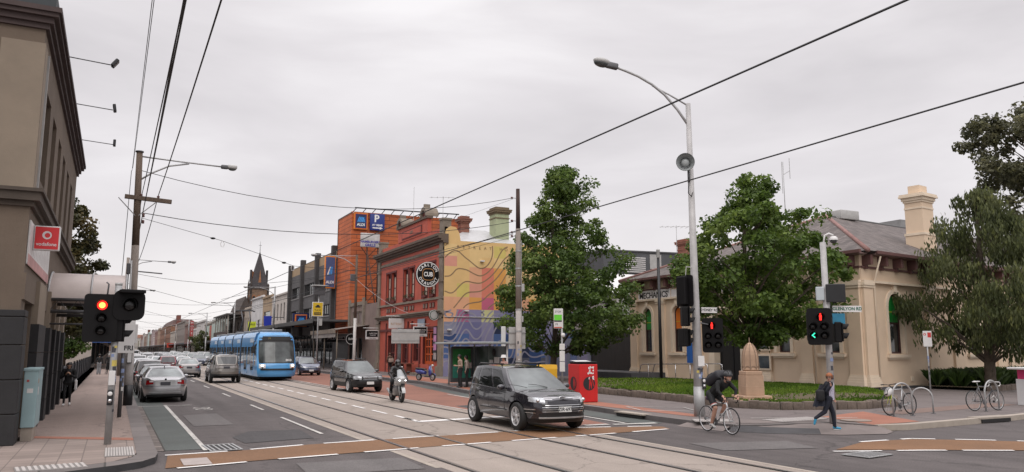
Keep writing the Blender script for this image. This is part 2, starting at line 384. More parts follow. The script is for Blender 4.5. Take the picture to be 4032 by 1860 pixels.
dashes([(14.0, 12.3), (15.9, 11.55), (17.8, 10.55), (22, 6.95)], 1.1, .35, .12)
dashes([(16.0, 13.25), (17.7, 13.15), (18.9, 12.25), (22.5, 8.9)], .9, .45, .12)
stripe((1.95, 18.6), (1.95, 34), .11)
for k in range(40): stripe((4.99, 20.8 + 9.0 * k), (4.99, 23.8 + 9.0 * k) if k else (4.99, 26.4), .10)
stripe((.95, 33.6), (2.9, 33.6), .09); stripe((2.7, 33.45), (2.7, 33.75), .3)
for k in range(60): stripe((8.47, 23.6 + 2.6 * k), (8.47, 25.3 + 2.6 * k), .12, M_whitestrong)
stripe((8.35, 22.95), (11.5, 23.35), .42, M_whitestrong); stripe((8.47, 23), (8.47, 24.4), .14, M_whitestrong)
stripe((11.55, 24.5), (11.55, 90), .10)
dashes([(11.6, 21.3), (13.2, 21.0)], 1.5, .4, .4)
stripe((13.75, 19.7), (14.05, 24), .12); stripe((14.05, 24), (14.7, 36), .12)
stripe((13.2, 19.5), (14.6, 19.3), .25); stripe((12.3, 19.65), (13.1, 19.62), .3)
# worn bicycle symbol
for q in (0, .9):
 pts = [(3.1 + .28 * math.cos(a * .524), 31.0 + q + .28 * math.sin(a * .524)) for a in range(13)]
 for a, b in zip(pts, pts[1:]): stripe(a, b, .07, M_white, .0158)
stripe((3.1, 31.0), (3.35, 31.5), .07); stripe((3.35, 31.5), (3.1, 31.9), .07); stripe((2.75, 31.45), (3.45, 31.45), .08)
struct(g.build('road_markings'))

g = MB(); M_patch = asphalt('asphalt_repair', (.066, .062, .063), .2, .35, False); M_patch2 = asphalt('asphalt_repair_pale', (.125, .115, .112), .2, .3, False)
for pl, mt in (([(2.9, 19.6), (4.6, 20.0), (4.7, 22.2), (3.4, 22.4), (2.8, 21.0)], M_patch), ([(3.2, 14.2), (5.3, 14.0), (5.4, 15.6), (3.3, 15.8)], M_patch2), ([(12.0, 13.5), (14.2, 12.9), (14.6, 14.2), (12.2, 14.9)], M_patch2), ([(11.9, 26.0), (13.2, 26.2), (13.3, 28.9), (12.0, 28.6)], M_patch), ([(2.2, 24.5), (3.3, 24.5), (3.3, 29), (2.2, 28.6)], M_patch2), ([(19, 9.5), (22, 8.9), (22.4, 10.2), (19.3, 10.9)], M_patch2)): g.sheet(pl, .0095, mt)
struct(g.build('asphalt_patches'))

# left footpath: kerb line swings round the corner at the bottom of the picture
KL = [(.93, 400), (.93, 18.6), (.94, 17.7), (.86, 17.0), (.62, 16.5), (.2, 16.15), (-.6, 15.7), (-2, 15.2), (-9, 14.4), (-40, 14)]
g = MB(); g.prism([(.55, 400), (.55, 20.65), (-2.2, 22.3), (-12, 22.3), (-12, 400)], 0, .12, M_pave); g.build('footpath_left'); struct(bpy.data.objects['footpath_left'])
g = MB(); g.prism([(.55, 20.65), (.55, 17.9), (.45, 17.35), (.1, 16.75), (-.9, 16.2), (-2.2, 15.8), (-9, 15.0), (-40, 14.6), (-40, 22.3), (-2.2, 22.3)], 0, .118, M_paver); struct(g.build('footpath_corner'))
g = MB(); g.sheet([(.55, 20.9), (.55, 20.35), (-1.6, 21.9), (-1.8, 22.5)], .124, M_terra); struct(g.build('terracotta_strip'))
g = MB()
inner = [(.55, 400), (.55, 17.9), (.55, 17.6), (.45, 17.2), (.25, 16.85), (.0, 16.6), (-.8, 16.15), (-2.1, 15.7), (-9, 14.9), (-40, 14.5)]
for i in range(len(KL) - 1):
 a, b, c, d = KL[i], KL[i + 1], inner[i + 1], inner[i]
 g.add([(a[0], a[1], .126), (b[0], b[1], .126), (c[0], c[1], .126), (d[0], d[1], .126)], [(0, 1, 2, 3)], M_kerb)
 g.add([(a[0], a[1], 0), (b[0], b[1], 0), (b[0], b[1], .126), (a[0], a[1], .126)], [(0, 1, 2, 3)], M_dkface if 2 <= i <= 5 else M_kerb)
struct(g.build('kerb_left'))
# stone gutter along the left kerb
g = MB(); g.sheet([(.93, 19.0), (1.16, 18.9), (1.14, 34), (.93, 34)], .010, courses('gutter_pitchers', (.15, .125, .112), (.04, .035, .03), .36, .23, .03, .3, 'YX', .85, .4)); struct(g.build('gutter'))

# right footpath with kerb build-out, round the corner into the side street
KR = [(17.6, 500), (17.6, 48.2), (17.0, 43.2), (16.35, 39.5), (15.85, 36.4), (15.5, 24), (15.28, 22.2), (15.0, 20.0), (15.0, 18.2), (15.25, 16.65), (16.0, 16.3), (17.2, 16.2), (18.3, 15.95), (18.6, 14.8), (19.6, 14.6), (24.8, 15.0), (27, 15.3), (40, 17.1), (90, 24.0)]
g = MB(); g.prism([(x + (.25 if i < 10 else 0), y + (0 if i < 10 else .25)) for i, (x, y) in enumerate(KR)] + [(90, 120), (60, 500)], 0, .15, M_paveR); struct(g.build('footpath_right'))
g = MB()
for i in range(len(KR) - 1):
 a, b = KR[i], KR[i + 1]
 o = [(x + (.25 if j < 10 else 0), y + (0 if j < 10 else .25)) for j, (x, y) in ((i, a), (i + 1, b))]
 m = M_kerbc if i > 12 else M_kerb
 ht = .155
 g.add([(a[0], a[1], ht), (b[0], b[1], ht), (*o[1], ht), (*o[0], ht)], [(0, 1, 2, 3)], m)
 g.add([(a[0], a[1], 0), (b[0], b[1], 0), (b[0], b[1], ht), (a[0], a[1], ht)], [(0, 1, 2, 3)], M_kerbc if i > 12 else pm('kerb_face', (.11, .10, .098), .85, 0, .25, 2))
struct(g.build('kerb_right'))
# pram ramps cut the corner: sloped concrete in front of the kerb, dark nose between them
g = MB(); mr_ = pm('ramp_concrete', (.17, .142, .132), .85, 0, .16, 1.5, .15, 30)
g.add([(14.55, 18.3, .008), (14.75, 16.6, .008), (15.6, 17.0, .162), (15.35, 18.4, .162)], [(0, 1, 2, 3)], mr_)
g.add([(15.2, 16.6, .05), (15.6, 15.6, .012), (16.9, 14.5, .012), (18.1, 14.15, .012), (18.7, 14.4, .012), (18.72, 14.95, .156), (18.42, 16.2, .156), (17.2, 16.45, .156), (16.0, 16.55, .156), (15.3, 16.9, .156)], [(0, 1, 8, 9), (1, 2, 7, 8), (2, 3, 6, 7), (3, 4, 5, 6)], mr_)
g.sheet([(15.35, 18.4), (15.6, 17.0), (16.0, 16.6), (17.2, 16.5), (18.4, 16.25), (17.9, 16.9), (16.9, 17.6), (16.2, 18.7)], .160, mr_)
struct(g.build('kerb_ramp'))
g = MB(); g.add([(14.95, 16.6, .006), (15.42, 15.7, .006), (16.5, 14.85, .006), (16.75, 15.15, .12), (15.8, 15.95, .13), (15.3, 16.75, .14)], [(0, 1, 4, 5), (1, 2, 3, 4)], pm('dark_kerb_nose', (.05, .048, .05), .8, 0, .2, 3)); struct(g.build('kerb_nose'))
g = MB(); g.sheet([(15.95, 19.2), (16.5, 19.2), (17.6, 33), (17.0, 41.5), (16.2, 37.0), (15.85, 24)], .156, M_terra)
g.sheet([(18.6, 14.95), (20.6, 15.0), (22.2, 18.2), (19.4, 17.4)], .158, M_terra)
g.sheet([(17.9, 44), (20.4, 46), (20.4, 58), (17.9, 60)], .157, M_terra)
g.sheet([(22.4, 16.9), (30, 17.8), (30, 18.9), (22.4, 17.9)], .156, pm('reddish_path', (.17, .115, .095), .85, 0, .15, 2))
struct(g.build('terracotta_paving'))
g = MB(); stripe((15.9, 21.8), (17.3, 20.6), .07, M_white, .17); stripe((17.3, 20.6), (18.0, 22.2), .07, M_white, .17); stripe((15.9, 21.8), (16.4, 23.4), .07, M_white, .17); stripe((16.4, 23.4), (18.0, 22.2), .07, M_white, .17)
stripe((17.0, 17.9), (20, 16.6), .07, M_white, .172); struct(g.build('pavement_lines'))

# tactile tiles: raised ribs on a light plate
def tactile(nm, label, poly_o, ang, nx_, lx, ly, z):
 t = thing(nm, label, 'tactile paving', (poly_o[0], poly_o[1], z), R(ang))
 m = MB(); m.box(0, 0, 0, lx, ly, .008, M_tact); m.build('tile_plate', t)
 m = MB(); st = lx / nx_
 for k in range(nx_): m.box(st * (k + .2), .03, .008, st * (k + .75), ly - .03, .02, pm('tactile_rib', (.44, .41, .39), .7))
 m.build('ribs', t)
tactile('tactile_paving', 'ribbed white tactile tiles beside the red-lit signal pole on the left corner', (-.02, 17.45), 0, 11, .54, 1.5, .122)
tactile('tactile_paving', 'white tactile tiles cut by the bottom left edge of the photo', (-1.35, 16.0), 8, 12, 1.1, .62, .122)
tactile('tactile_paving', 'ribbed tactile tiles behind the crossing woman at the pole foot', (16.9, 16.55), 2, 16, 1.9, .8, .162)
tactile('tactile_paving', 'light tactile tiles behind the front wheel of the ridden bicycle', (15.75, 17.2), 60, 10, .7, 1.1, .162)

# pits, grates, lids
def grate(label, loc, rz, lx, ly, n, z=.014):
 t = thing('drain_grate', label, 'drain grate', (*loc, z), R(rz))
 m = MB(); m.box(0, 0, 0, lx, ly, .006, M_groove); m.build('pit_opening', t)
 m = MB(); wd = .045
 m.box(0, 0, .002, lx, wd, .018, M_steel); m.box(0, ly - wd, .002, lx, ly, .018, M_steel); m.box(0, wd, .002, wd, ly - wd, .018, M_steel); m.box(lx - wd, wd, .002, lx, ly - wd, .018, M_steel)
 for k in range(1, n): m.box(lx * k / n - .018, wd, .004, lx * k / n + .018, ly - wd, .017, M_steel)
 m.build('bars', t)
grate('steel drain grate in the road at the end of the white parking line', (2.0, 18.3), 3, .68, 1.2, 6)
grate('steel drain grate in the side street below the crossing woman', (13.75, 11.2), 8, .9, .62, 8)
m = MB(); m.bbox(1.33, 16.35, .013, 1.84, 17.3, .028, pm('concrete_lid', (.36, .31, .29), .85, 0, .12, 3), .008)
tag(m.build('pit_lid'), 'pale rectangular concrete lid in the tan crossing by the left kerb', 'pit lid')
m = MB(); m.lathe([(.42, 0), (.42, .018), (.38, .02), (.36, .016), (1e-4, .018)], pm('round_lid', (.24, .19, .16), .8, 0, .15, 4), 28); o = m.build('manhole_cover'); o.location = (19.2, 16.0, .16)
tag(o, 'round manhole cover in the corner pavement right of the crossing woman', 'manhole cover')
m = MB(); m.box(14.955, 20.5, .02, 15.05, 21.9, .125, M_dark); m.box(14.93, 20.42, .125, 15.3, 22.0, .165, M_kerbc); tag(m.build('kerb_drain'), 'dark slot drain in the kerb behind the cyclist', 'kerb drain')
m = MB(); m.box(23.2, 14.84, .02, 24.6, 15.0, .12, M_dark); m.box(23.1, 14.86, .12, 24.7, 15.25, .172, M_kerbc); tag(m.build('kerb_drain'), 'dark slot drain in the pale kerb below the right-hand bicycles', 'kerb drain')

# ------------------------------------------------------------------ lawn
LW = [(20.3, 31.2), (20.15, 27.5), (19.9, 23.8), (19.75, 21.3), (20.4, 20.05), (21.8, 19.4), (23.3, 19.05), (25.3, 19.4), (27.2, 20.9), (30.6, 24.6), (31.0, 28), (31.2, 33), (31.0, 38.5), (29.0, 40.5), (26.3, 40.4), (23.5, 38)]
from mathutils.geometry import tessellate_polygon
def in_poly(x, y, P):
 c = False
 for i in range(len(P)):
  a, b = P[i], P[i - 1]
  if (a[1] > y) != (b[1] > y) and x < (b[0] - a[0]) * (y - a[1]) / (b[1] - a[1]) + a[0]: c = not c
 return c
cxm, cym = 25.4, 29.5
def lawn_z(x, y):
 k = min(1.0, math.hypot((x - cxm) / 6.5, (y - cym) / 11.5))
 return .40 + .14 * (1 - k * k) + .02 * mnoise.noise((x * .6, y * .6, 0))
M_soil = pm('lawn_base', (.085, .066, .034), .95, 0, .35, .9, .3, 20)
g = MB(); vs = []; fs = []; NR = 14
ring = []
for a, b in zip(LW, LW[1:] + LW[:1]):
 for k in range(4): ring.append((a[0] + (b[0] - a[0]) * k / 4, a[1] + (b[1] - a[1]) * k / 4))
for q in range(NR):
 f = 1 - q / NR
 for (x, y) in ring:
  X_, Y_ = cxm + (x - cxm) * f, cym + (y - cym) * f; vs.append((X_, Y_, lawn_z(X_, Y_)))
n_ = len(ring)
for q in range(NR - 1):
 for k in range(n_): fs.append((q * n_ + k, q * n_ + (k + 1) % n_, (q + 1) * n_ + (k + 1) % n_, (q + 1) * n_ + k))
fs.append(tuple(range((NR - 1) * n_, NR * n_)))
g.add(vs, fs, M_soil, True); struct(g.build('lawn_ground'))
M_grass = leafmat('grass_blades', (.050, .095, .014), (.095, .165, .022), (.155, .215, .038), .35, .3)
_b = M_grass.node_tree.nodes['Principled BSDF']; _b.inputs['Roughness'].default_value = .85; _b.inputs['Specular IOR Level'].default_value = .12
g = MB(); r_ = random.Random(5)
k = 0
while k < 30000:
 x = r_.uniform(19.6, 31.3); y = r_.uniform(19, 30.5) if k % 3 else r_.uniform(19, 40.5)
 if not in_poly(x, y, LW): continue
 bare = math.hypot((x - 23.7) / 2.9, (y - 21.2) / 1.5)          # worn patch behind the crossing woman
 if bare < 1 and r_.random() < .80 + .2 * (1 - bare): k += 1; continue
 if mnoise.noise((x * .5, y * .5, 3)) < -.32 and r_.random() < .5: k += 1; continue
 z = lawn_z(x, y) - .01; h = r_.uniform(.05, .12); a = r_.uniform(0, 6.28); wd = r_.uniform(.025, .05); tx, ty = r_.uniform(-.06, .06), r_.uniform(-.06, .06)
 g.add([(x - wd * math.cos(a), y - wd * math.sin(a), z), (x + wd * math.cos(a), y + wd * math.sin(a), z), (x + tx, y + ty, z + h)], [(0, 1, 2)], M_grass); k += 1
o = g.build('grass'); o['kind'] = 'stuff'; o['label'] = 'short green lawn on the corner, worn bare towards the right'
# rough stone edging blocks round the lawn
M_stone = pm('edging_stone', (.135, .105, .085), .9, 0, .38, 2.2, .5, 18)
M_mort = pm('edging_mortar', (.20, .17, .14), .9)
t = thing('stone_edging', 'low edging of rough brown stone blocks round the corner lawn', 'stone edging', (22, 21, .15))
m = MB(); mo = MB()
EP = LW[-1:] + LW[:10]
for a, b in zip(EP, EP[1:]):
 ln = math.hypot(b[0] - a[0], b[1] - a[1]); u = ((b[0] - a[0]) / ln, (b[1] - a[1]) / ln); p = 0; n = max(1, round(ln / .36))
 for q in range(n):
  s0 = ln * q / n + .012; s1 = ln * (q + 1) / n - .012; zz = .43 + r_.uniform(-.035, .03); dd = r_.uniform(-.02, .03)
  T = Matrix(((u[0], -u[1], 0, a[0]), (u[1], u[0], 0, a[1]), (0, 0, 1, 0), (0, 0, 0, 1)))
  m.bbox(s0, -.14 - dd, .12, s1, .1, zz, M_stone, .035, T)
 T = Matrix(((u[0], -u[1], 0, a[0]), (u[1], u[0], 0, a[1]), (0, 0, 1, 0), (0, 0, 0, 1))); mo.box(0, -.1, .12, ln, .07, .385, M_mort, T)
m.wbuild('stone_course', t); mo.wbuild('mortar_bed', t)

# ------------------------------------------------------------------ building helpers
def win(F, par, s0, s1, z0, z1, d, mf, mg, nv=0, nh=0, fw=.06, arch=False, dep=.07, name='window'):
 """window: frame is a part, pane a sub-part; d is how far behind the wall face it sits (negative)"""
 m = MB()
 if arch:
  rad = (s1 - s0) / 2; sp = z1 - rad; cx = (s0 + s1) / 2; n = 12
  out = [(s0, z0)] + [(cx - rad * math.cos(math.pi * t / n), sp + rad * math.sin(math.pi * t / n)) for t in range(n + 1)] + [(s1, z0)]
  ri = rad - fw; inn = [(s0 + fw, z0 + fw)] + [(cx - ri * math.cos(math.pi * t / n), sp + ri * math.sin(math.pi * t / n)) for t in range(n + 1)] + [(s1 - fw, z0 + fw)]
  k = len(out)
  for i in range(k):
   a, b, c, e_ = out[i], out[(i + 1) % k], inn[(i + 1) % k], inn[i]
   m.add([F.p(*a, d), F.p(*b, d), F.p(*c, d), F.p(*e_, d)], [(0, 1, 2, 3)], mf)
   m.add([F.p(*e_, d), F.p(*c, d), F.p(*c, d - dep), F.p(*e_, d - dep)], [(0, 1, 2, 3)], mf)
  poly = inn
 else:
  m.fbox(F, s0, s1, z0, z0 + fw, d - dep, d, mf); m.fbox(F, s0, s1, z1 - fw, z1, d - dep, d, mf)
  m.fbox(F, s0, s0 + fw, z0 + fw, z1 - fw, d - dep, d, mf); m.fbox(F, s1 - fw, s1, z0 + fw, z1 - fw, d - dep, d, mf)
  poly = [(s0 + fw, z0 + fw), (s0 + fw, z1 - fw), (s1 - fw, z1 - fw), (s1 - fw, z0 + fw)]
 for k in range(1, nv + 1):
  c = s0 + (s1 - s0) * k / (nv + 1); m.fbox(F, c - fw * .4, c + fw * .4, z0 + fw, z1 - fw * (1 if not arch else 6), d - dep * .8, d - .004, mf)
 for k in range(1, nh + 1):
  c = z0 + (z1 - z0) * k / (nh + 1); m.fbox(F, s0 + fw, s1 - fw, c - fw * .4, c + fw * .4, d - dep * .75, d - .006, mf)
 o = m.wbuild(name, par); p = MB()
 p.add([F.p(a, b, d - dep * .9) for a, b in poly], [tuple(range(len(poly)))], mg); p.wbuild('pane', o)
 return o
def body(F, L_, H, dep, m, mtop=None, mb=None, z0=0):
 """sides, back and roof of a box behind a facade (the facade itself is separate)"""
 b = mb or MB()
 b.add([F.p(0, z0, 0), F.p(0, z0, -dep), F.p(0, H, -dep), F.p(0, H, 0)], [(0, 1, 2, 3)], m); b.add([F.p(L_, z0, 0), F.p(L_, z0, -dep), F.p(L_, H, -dep), F.p(L_, H, 0)], [(0, 1, 2, 3)], m)
 b.add([F.p(0, z0, -dep), F.p(L_, z0, -dep), F.p(L_, H, -dep), F.p(0, H, -dep)], [(0, 1, 2, 3)], m); b.add([F.p(0, H - .35, 0), F.p(L_, H - .35, 0), F.p(L_, H - .35, -dep), F.p(0, H - .35, -dep)], [(0, 1, 2, 3)], mtop or m)
 return b

# ------------------------------------------------------------------ brown corner building on the left
M_render = pm('brown_render', (.138, .105, .079), .92, 0, .16, .7, .35, 30)
M_renderl = pm('pale_brown_render', (.235, .19, .145), .92, 0, .12, .9, .2, 30)
M_char = pm('charcoal_plinth_paint', (.018, .0175, .019), .75, 0, .25, 1.5, .15, 25)
M_corn = pm('plum_cornice_paint', (.055, .036, .034), .75, 0, .2, 2)
M_slatep = pm('slate_parapet', (.035, .042, .046), .7, 0, .2, 1)
T = thing('corner_building', 'brown rendered two storey corner building with charcoal plinth at left edge', 'building', (-6, 29, 0))
F = Fr((-1.9, 20.5), 90, -1)          # street face, s runs up the street, d out over the footpath
F2 = Fr((-1.9, 20.5), 180, -1)        # face towards the camera
F2.n = (0, -1)
ups = [(1.7, 3.05), (4.0, 5.35), (6.5, 7.75), (8.85, 10.1), (11.35, 12.6), (13.85, 15.1)]
gro = [(.75, 2.5), (4.8, 6.55), (7.3, 8.95), (9.5, 11.2), (11.8, 14.0), (14.6, 17.0)]
m = MB()
m.wall(F, 0, 17.6, 0, 10.5, [(a, b, 6.35, 8.6) for a, b in ups] + [(a, b, .25, 3.3) for a, b in gro], M_render, .42, M_render)
m.wall(F2, 0, 14, 0, 10.5, [], M_render)
m.add([F.p(17.6, 0, 0), F.p(17.6, 0, -10), F.p(17.6, 10.5, -10), F.p(17.6, 10.5, 0)], [(0, 1, 2, 3)], M_render)
m.add([(-15.9, 20.5, 10.2), (-1.9, 20.5, 10.2), (-1.9, 38.1, 10.2), (-15.9, 38.1, 10.2)], [(0, 1, 2, 3)], M_slatep)
m.wbuild('wall', T)
m = MB()
for k, (z0, z1, d) in enumerate([(9.62, 9.74, .08), (9.742, 9.88, .16), (9.882, 9.98, .26), (9.982, 10.1, .32), (10.102, 10.5, .18)]):
 m.box(-1.9 - 14, 20.5 - d, z0, -1.9 + d, 38.2, z1, M_corn if k != 4 else M_slatep)
m.box(-15.9, 20.45, 10.502, -1.88, 38.0, 11.0, M_slatep)
m.wbuild('cornice', T)
m = MB()
for z0, z1, d in [(5.4, 5.52, .08), (5.522, 5.72, .2), (5.722, 5.8, .26)]: m.box(-15.9, 20.5 - d, z0, -1.9 + d, 38.15, z1, pm('dark_brown_band', (.075, .058, .046), .85, 0, .2, 2))
m.wbuild('string_course', T)
m = MB(); m.fbox(F, 0.05, .62, 5.8, 9.28, .0, .035, M_renderl); m.box(-2.75, 20.46, 5.8, -1.865, 20.497, 9.28, M_renderl)
m.fbox(F, .85, .92, 5.8, 9.28, 0, .06, M_signg)
m.wbuild('corner_strip', T)
m = MB()
for z0, z1 in [(0.12, .78), (.795, 1.52), (1.535, 2.28), (2.295, 2.9), (2.915, 3.06)]: m.bbox(-12, 20.40, z0, -1.80, 21.15, z1, M_char, .014)
m.wbuild('corner_plinth', T)
for (a, b), (c, d) in zip(gro, gro[1:]):
 m = MB(); w0, w1 = b + .02, c - .02
 if w1 - w0 > 1: w0, w1 = 2.62, 4.72
 m.fbox(F, w0, w1, 2.82, 3.9, 0, .14, M_renderl)
 for z0, z1 in [(0.12, .72), (.735, 1.4), (1.415, 2.1), (2.115, 2.82)]: m.fbox(F, w0 - .04, w1 + .04, z0, z1, 0, .19, M_char)
 m.wbuild('pilaster', T)
m = MB(); m.fbox(F, .0, 17.6, 3.3, 3.9, 0, .05, M_render); m.wbuild('lintel_band', T)
for a, b in ups: win(F, T, a, b, 6.35, 8.6, -.34, pm('dark_window_frame', (.03, .028, .028), .6), M_glassg, 1, 1, .05)
for a, b in gro: win(F, T, a, b, .25, 3.3, -.32, M_blackm, M_glass, 1, 1, .07, name='shop_window')
for a, b in gro[1:]:
 m = MB(); m.fbox(F, a, b, .12, .55, -.3, -.02, M_char); m.wbuild('stall_riser', T)
# white poster panel let into the facade over the shop
m = MB(); m.fbox(F, .15, 6.2, 4.12, 5.12, .005, .035, M_signw); m.fbox(F, .15, 6.2, 4.1, 4.35, .036, .042, pm('faded_pink_print', (.50, .27, .26), .6, 0, .2, 2))
r_ = random.Random(3)
for k in range(14): s = .5 + k * .4; m.fbox(F, s, s + .02, 4.4, 4.4 + r_.uniform(.2, .6), .036, .039, pm('grey_scribble', (.42, .36, .36), .7))
tag(m.build('shop_poster'), 'white poster board with faded pink base over the left shopfront', 'poster')
# floodlights on long arms out from the parapet
for k, (y, lab, tilt) in enumerate([(24.85, 'nearest of three floodlights on thin arms from the brown parapet', 35), (29.7, 'middle floodlight of three on thin arms from the brown parapet', -10), (34.9, 'farthest of three floodlights on thin arms from the brown parapet', 0)]):
 t = thing('floodlight', lab, 'floodlight', (-1.6, y, 10.5), 0, 'floodlights on the brown parapet')
 a = MB(); a.tube([(-.3, 0, .02), (1.05, 0, -.06)], .016, M_steeldk, 6); a.build('arm', t)
 h = MB(); Mh = Matrix.Translation((1.1, 0, .0)) @ Matrix.Rotation(R(tilt), 4, 'Y'); h.bbox(-.045, -.13, -.12, .05, .13, .14, M_blackm, .02, Mh); h.box(-.052, -.11, -.1, -.046, .11, .12, M_lens, Mh); h.build('lamp_head', t)
# projecting red shop sign
t = thing('shop_sign', 'square red illuminated shop sign projecting over the left footpath', 'shop sign', (-1.6, 21.5, 4.5))
m = MB(); m.bbox(-1.86, 21.43, 4.52, -1.31, 21.57, 5.11, M_signw, .02); m.box(-1.83, 21.424, 4.55, -1.34, 21.428, 5.08, pm('red_sign_face', (.60, .02, .025), .4, 0, .06, 3)); m.wbuild('sign_box', t)
m = MB()
for z in (4.68, 4.95): m.box(-1.93, 21.47, z, -1.86, 21.53, z + .06, M_steel)
m.wbuild('bracket', t)
m = MB(); mw = pm('sign_mark_white', (.68, .60, .60), .5); n = 28
for k in range(n):
 a, b = 2 * math.pi * k / n, 2 * math.pi * (k + 1) / n; ro = .098; cx_, cz_ = -1.585, 4.885
 i0 = (.058, .010, -.004)
 f_ = lambda q, r, ox=0, oz=0: (cx_ + ox + r * math.cos(q), 21.419, cz_ + oz + r * math.sin(q))
 m.add([f_(a, ro), f_(b, ro), f_(b, i0[0], i0[1], i0[2]), f_(a, i0[0], i0[1], i0[2])], [(0, 1, 2, 3)], mw)
m.wbuild('ring_emblem', t)
wtext('lettering', 'vodafone', .115, mw, t, (-1.585, 21.422, 4.665), 0, sx=1.0, bold=.002)
# barrel canopy out over the footpath
t = thing('barrel_canopy', 'curved translucent canopy on steel rails across the left footpath', 'canopy', (-.9, 28.4, 3.6))
m = MB(); P = []; nA = 12
for i in range(2): P.append([(-1.9 + i * 2.15, 27.2 + 1.55 - 1.55 * math.cos(math.pi * k / nA), 3.72 + .88 * math.sin(math.pi * k / nA)) for k in range(nA + 1)])
m.grid(P, 2, nA + 1, pm('canopy_sheet', (.46, .39, .36), .35, 0, .14, 1.2)); m.wbuild('curved_sheet', t)
m = MB()
for x in (-1.86, -.72, .24): m.tube([(x, 27.2 + 1.55 - 1.57 * math.cos(math.pi * k / nA), 3.72 + .90 * math.sin(math.pi * k / nA)) for k in range(nA + 1)], .03, M_steel, 6)
for z, r in ((3.68, .05), (3.32, .055)):
 for y in (27.2, 30.3): m.tube([(-1.9, y, z), (.3, y, z)], r, M_steeldk, 8)
for k in range(4): m.tube([(-1.8 + k * .5, 27.2, 3.32), (-1.55 + k * .5, 27.2, 3.68), (-1.3 + k * .5, 27.2, 3.32)], .012, M_steeldk, 5)
m.tube([(-1.9, 27.3, 2.95), (.1, 27.3, 2.95)], .03, M_steeldk, 6)
m.wbuild('rails', t)
# utility cabinet
t = thing('utility_cabinet', 'pale blue utility cabinet with stickers against the charcoal plinth', 'utility cabinet', (-1.62, 21.6, .12))
mc = pm('pale_blue_enamel', (.27, .385, .405), .5, 0, .1, 2)
m = MB(); m.bbox(-1.78, 21.2, .42, -1.50, 22.5, 1.72, mc, .015); m.bbox(-1.8, 21.18, 1.70, -1.48, 22.52, 1.76, mc, .01); m.wbuild('cabinet_body', t)
m = MB(); m.box(-1.76, 21.24, .12, -1.54, 22.4, .42, M_kerbc); m.wbuild('concrete_base', t)
m = MB(); m.box(-1.499, 21.24, .46, -1.494, 21.84, 1.68, mc); m.box(-1.499, 21.86, .46, -1.494, 22.46, 1.68, mc); m.wbuild('door', t)
m = MB(); m.box(-1.494, 21.35, 1.15, -1.49, 21.5, 1.33, M_signw); m.box(-1.494, 21.3, 1.42, -1.49, 21.36, 1.52, pm('orange_sticker', (.5, .2, .05), .6)); m.box(-1.7, 21.196, 1.2, -1.58, 21.199, 1.3, M_signw); m.box(-1.72, 21.196, 1.45, -1.67, 21.199, 1.5, pm('red_sticker', (.4, .06, .05), .6)); m.wbuild('stickers', t)

# ------------------------------------------------------------------ hotel
XR = 22.17
M_hred = pm('oxblood_render', (.42, .086, .053), .75, 0, .14, .9, .12, 25)
M_hredd = pm('dark_oxblood', (.115, .020, .016), .7, 0, .2, 1.5)
M_hstone = pm('grey_stone_trim', (.20, .165, .13), .85, 0, .22, 2, .2, 30)
M_hcorn = pm('dark_cornice_stone', (.115, .085, .065), .85, 0, .25, 2, .2, 30)
M_horange = pm('orange_joinery', (.50, .085, .014), .5, 0, .08, 2)
T = thing('corner_hotel', 'oxblood red two storey Victorian hotel with stone pilasters and pediment', 'hotel', (28, 63, 0))
F = Fr((XR, 55.27), 90, 1)      # s up the street from the near corner, d towards the road
HL = 16.6
w1 = [(1.75, 3.0), (3.45, 4.7), (6.6, 7.75), (8.15, 9.3), (11.35, 12.6), (12.9, 14.1)]
m = MB(); m.wall(F, 0, HL, 5.05, 10.9, [(a, b, 6.25, 9.0) for a, b in w1], M_hred, .28)
m.wall(F, 0, HL, 0, 5.05, [(1.9, 4.4, .55, 3.6), (5.4, 6.6, 1.2, 3.3), (8.2, 9.4, .3, 3.3), (11.4, 13.4, .3, 3.4)], M_hred, .35, M_hredd)
m.add([F.p(HL, 0, 0), F.p(HL, 0, -11), F.p(HL, 10.9, -11), F.p(HL, 10.9, 0)], [(0, 1, 2, 3)], M_hredd); m.add([F.p(0, 10.4, 0), F.p(HL, 10.4, 0), F.p(HL, 10.4, -11), F.p(0, 10.4, -11)], [(0, 1, 2, 3)], M_steeldk)
m.wbuild('wall', T)
for k, (a, b) in enumerate(w1):
 o = win(F, T, a, b, 6.25, 9.0, -.16, M_hredd, M_glass, 0, 1, .11)
 q = MB(); q.fbox(F, a + .65, b - .18, 6.4, 8.6, -.2, -.185, pm('pale_curtain', (.45, .37, .30), .8)); q.wbuild('curtain', o)
 q = MB(); q.fbox(F, a - .10, a, 6.25, 9.02, 0, .05, M_hredd); q.fbox(F, b, b + .10, 6.25, 9.02, 0, .05, M_hredd); q.fbox(F, a - .12, b + .12, 9.0, 9.15, 0, .07, M_hredd); q.wbuild('architrave', o)
 pl = thing('window_box', 'planted box on the hotel sill, %s upstairs window from the near corner' % ['first', 'second', 'third', 'fourth', 'fifth', 'sixth'][k], 'window box', F.p((a + b) / 2, 6.28, .06), R(90), 'window boxes of the hotel')
 q = MB(); q.box(-.45, -.1, 0, .45, .1, .2, M_hredd); q.build('trough', pl)
 q = MB(); r_ = random.Random(k)
 for i in range(70):
  x, y, z = r_.uniform(-.42, .42), r_.uniform(-.1, .1), r_.uniform(.18, .5); a_ = r_.uniform(0, 6.3)
  q.add([(x, y, z), (x + .06 * math.cos(a_), y + .06 * math.sin(a_), z + .03), (x + .02, y, z + .09)], [(0, 1, 2)], pm('dry_plant', (.035, .045, .02), .8))
 q.build('plants', pl)
m = MB()
for z0, z1, d in [(10.28, 10.44, .12), (10.442, 10.62, .3), (10.622, 10.78, .52), (10.782, 10.98, .62)]: m.fbox(F, -.12, HL + .12, z0, z1, -.3, d, M_hcorn)
m.wbuild('main_cornice', T)
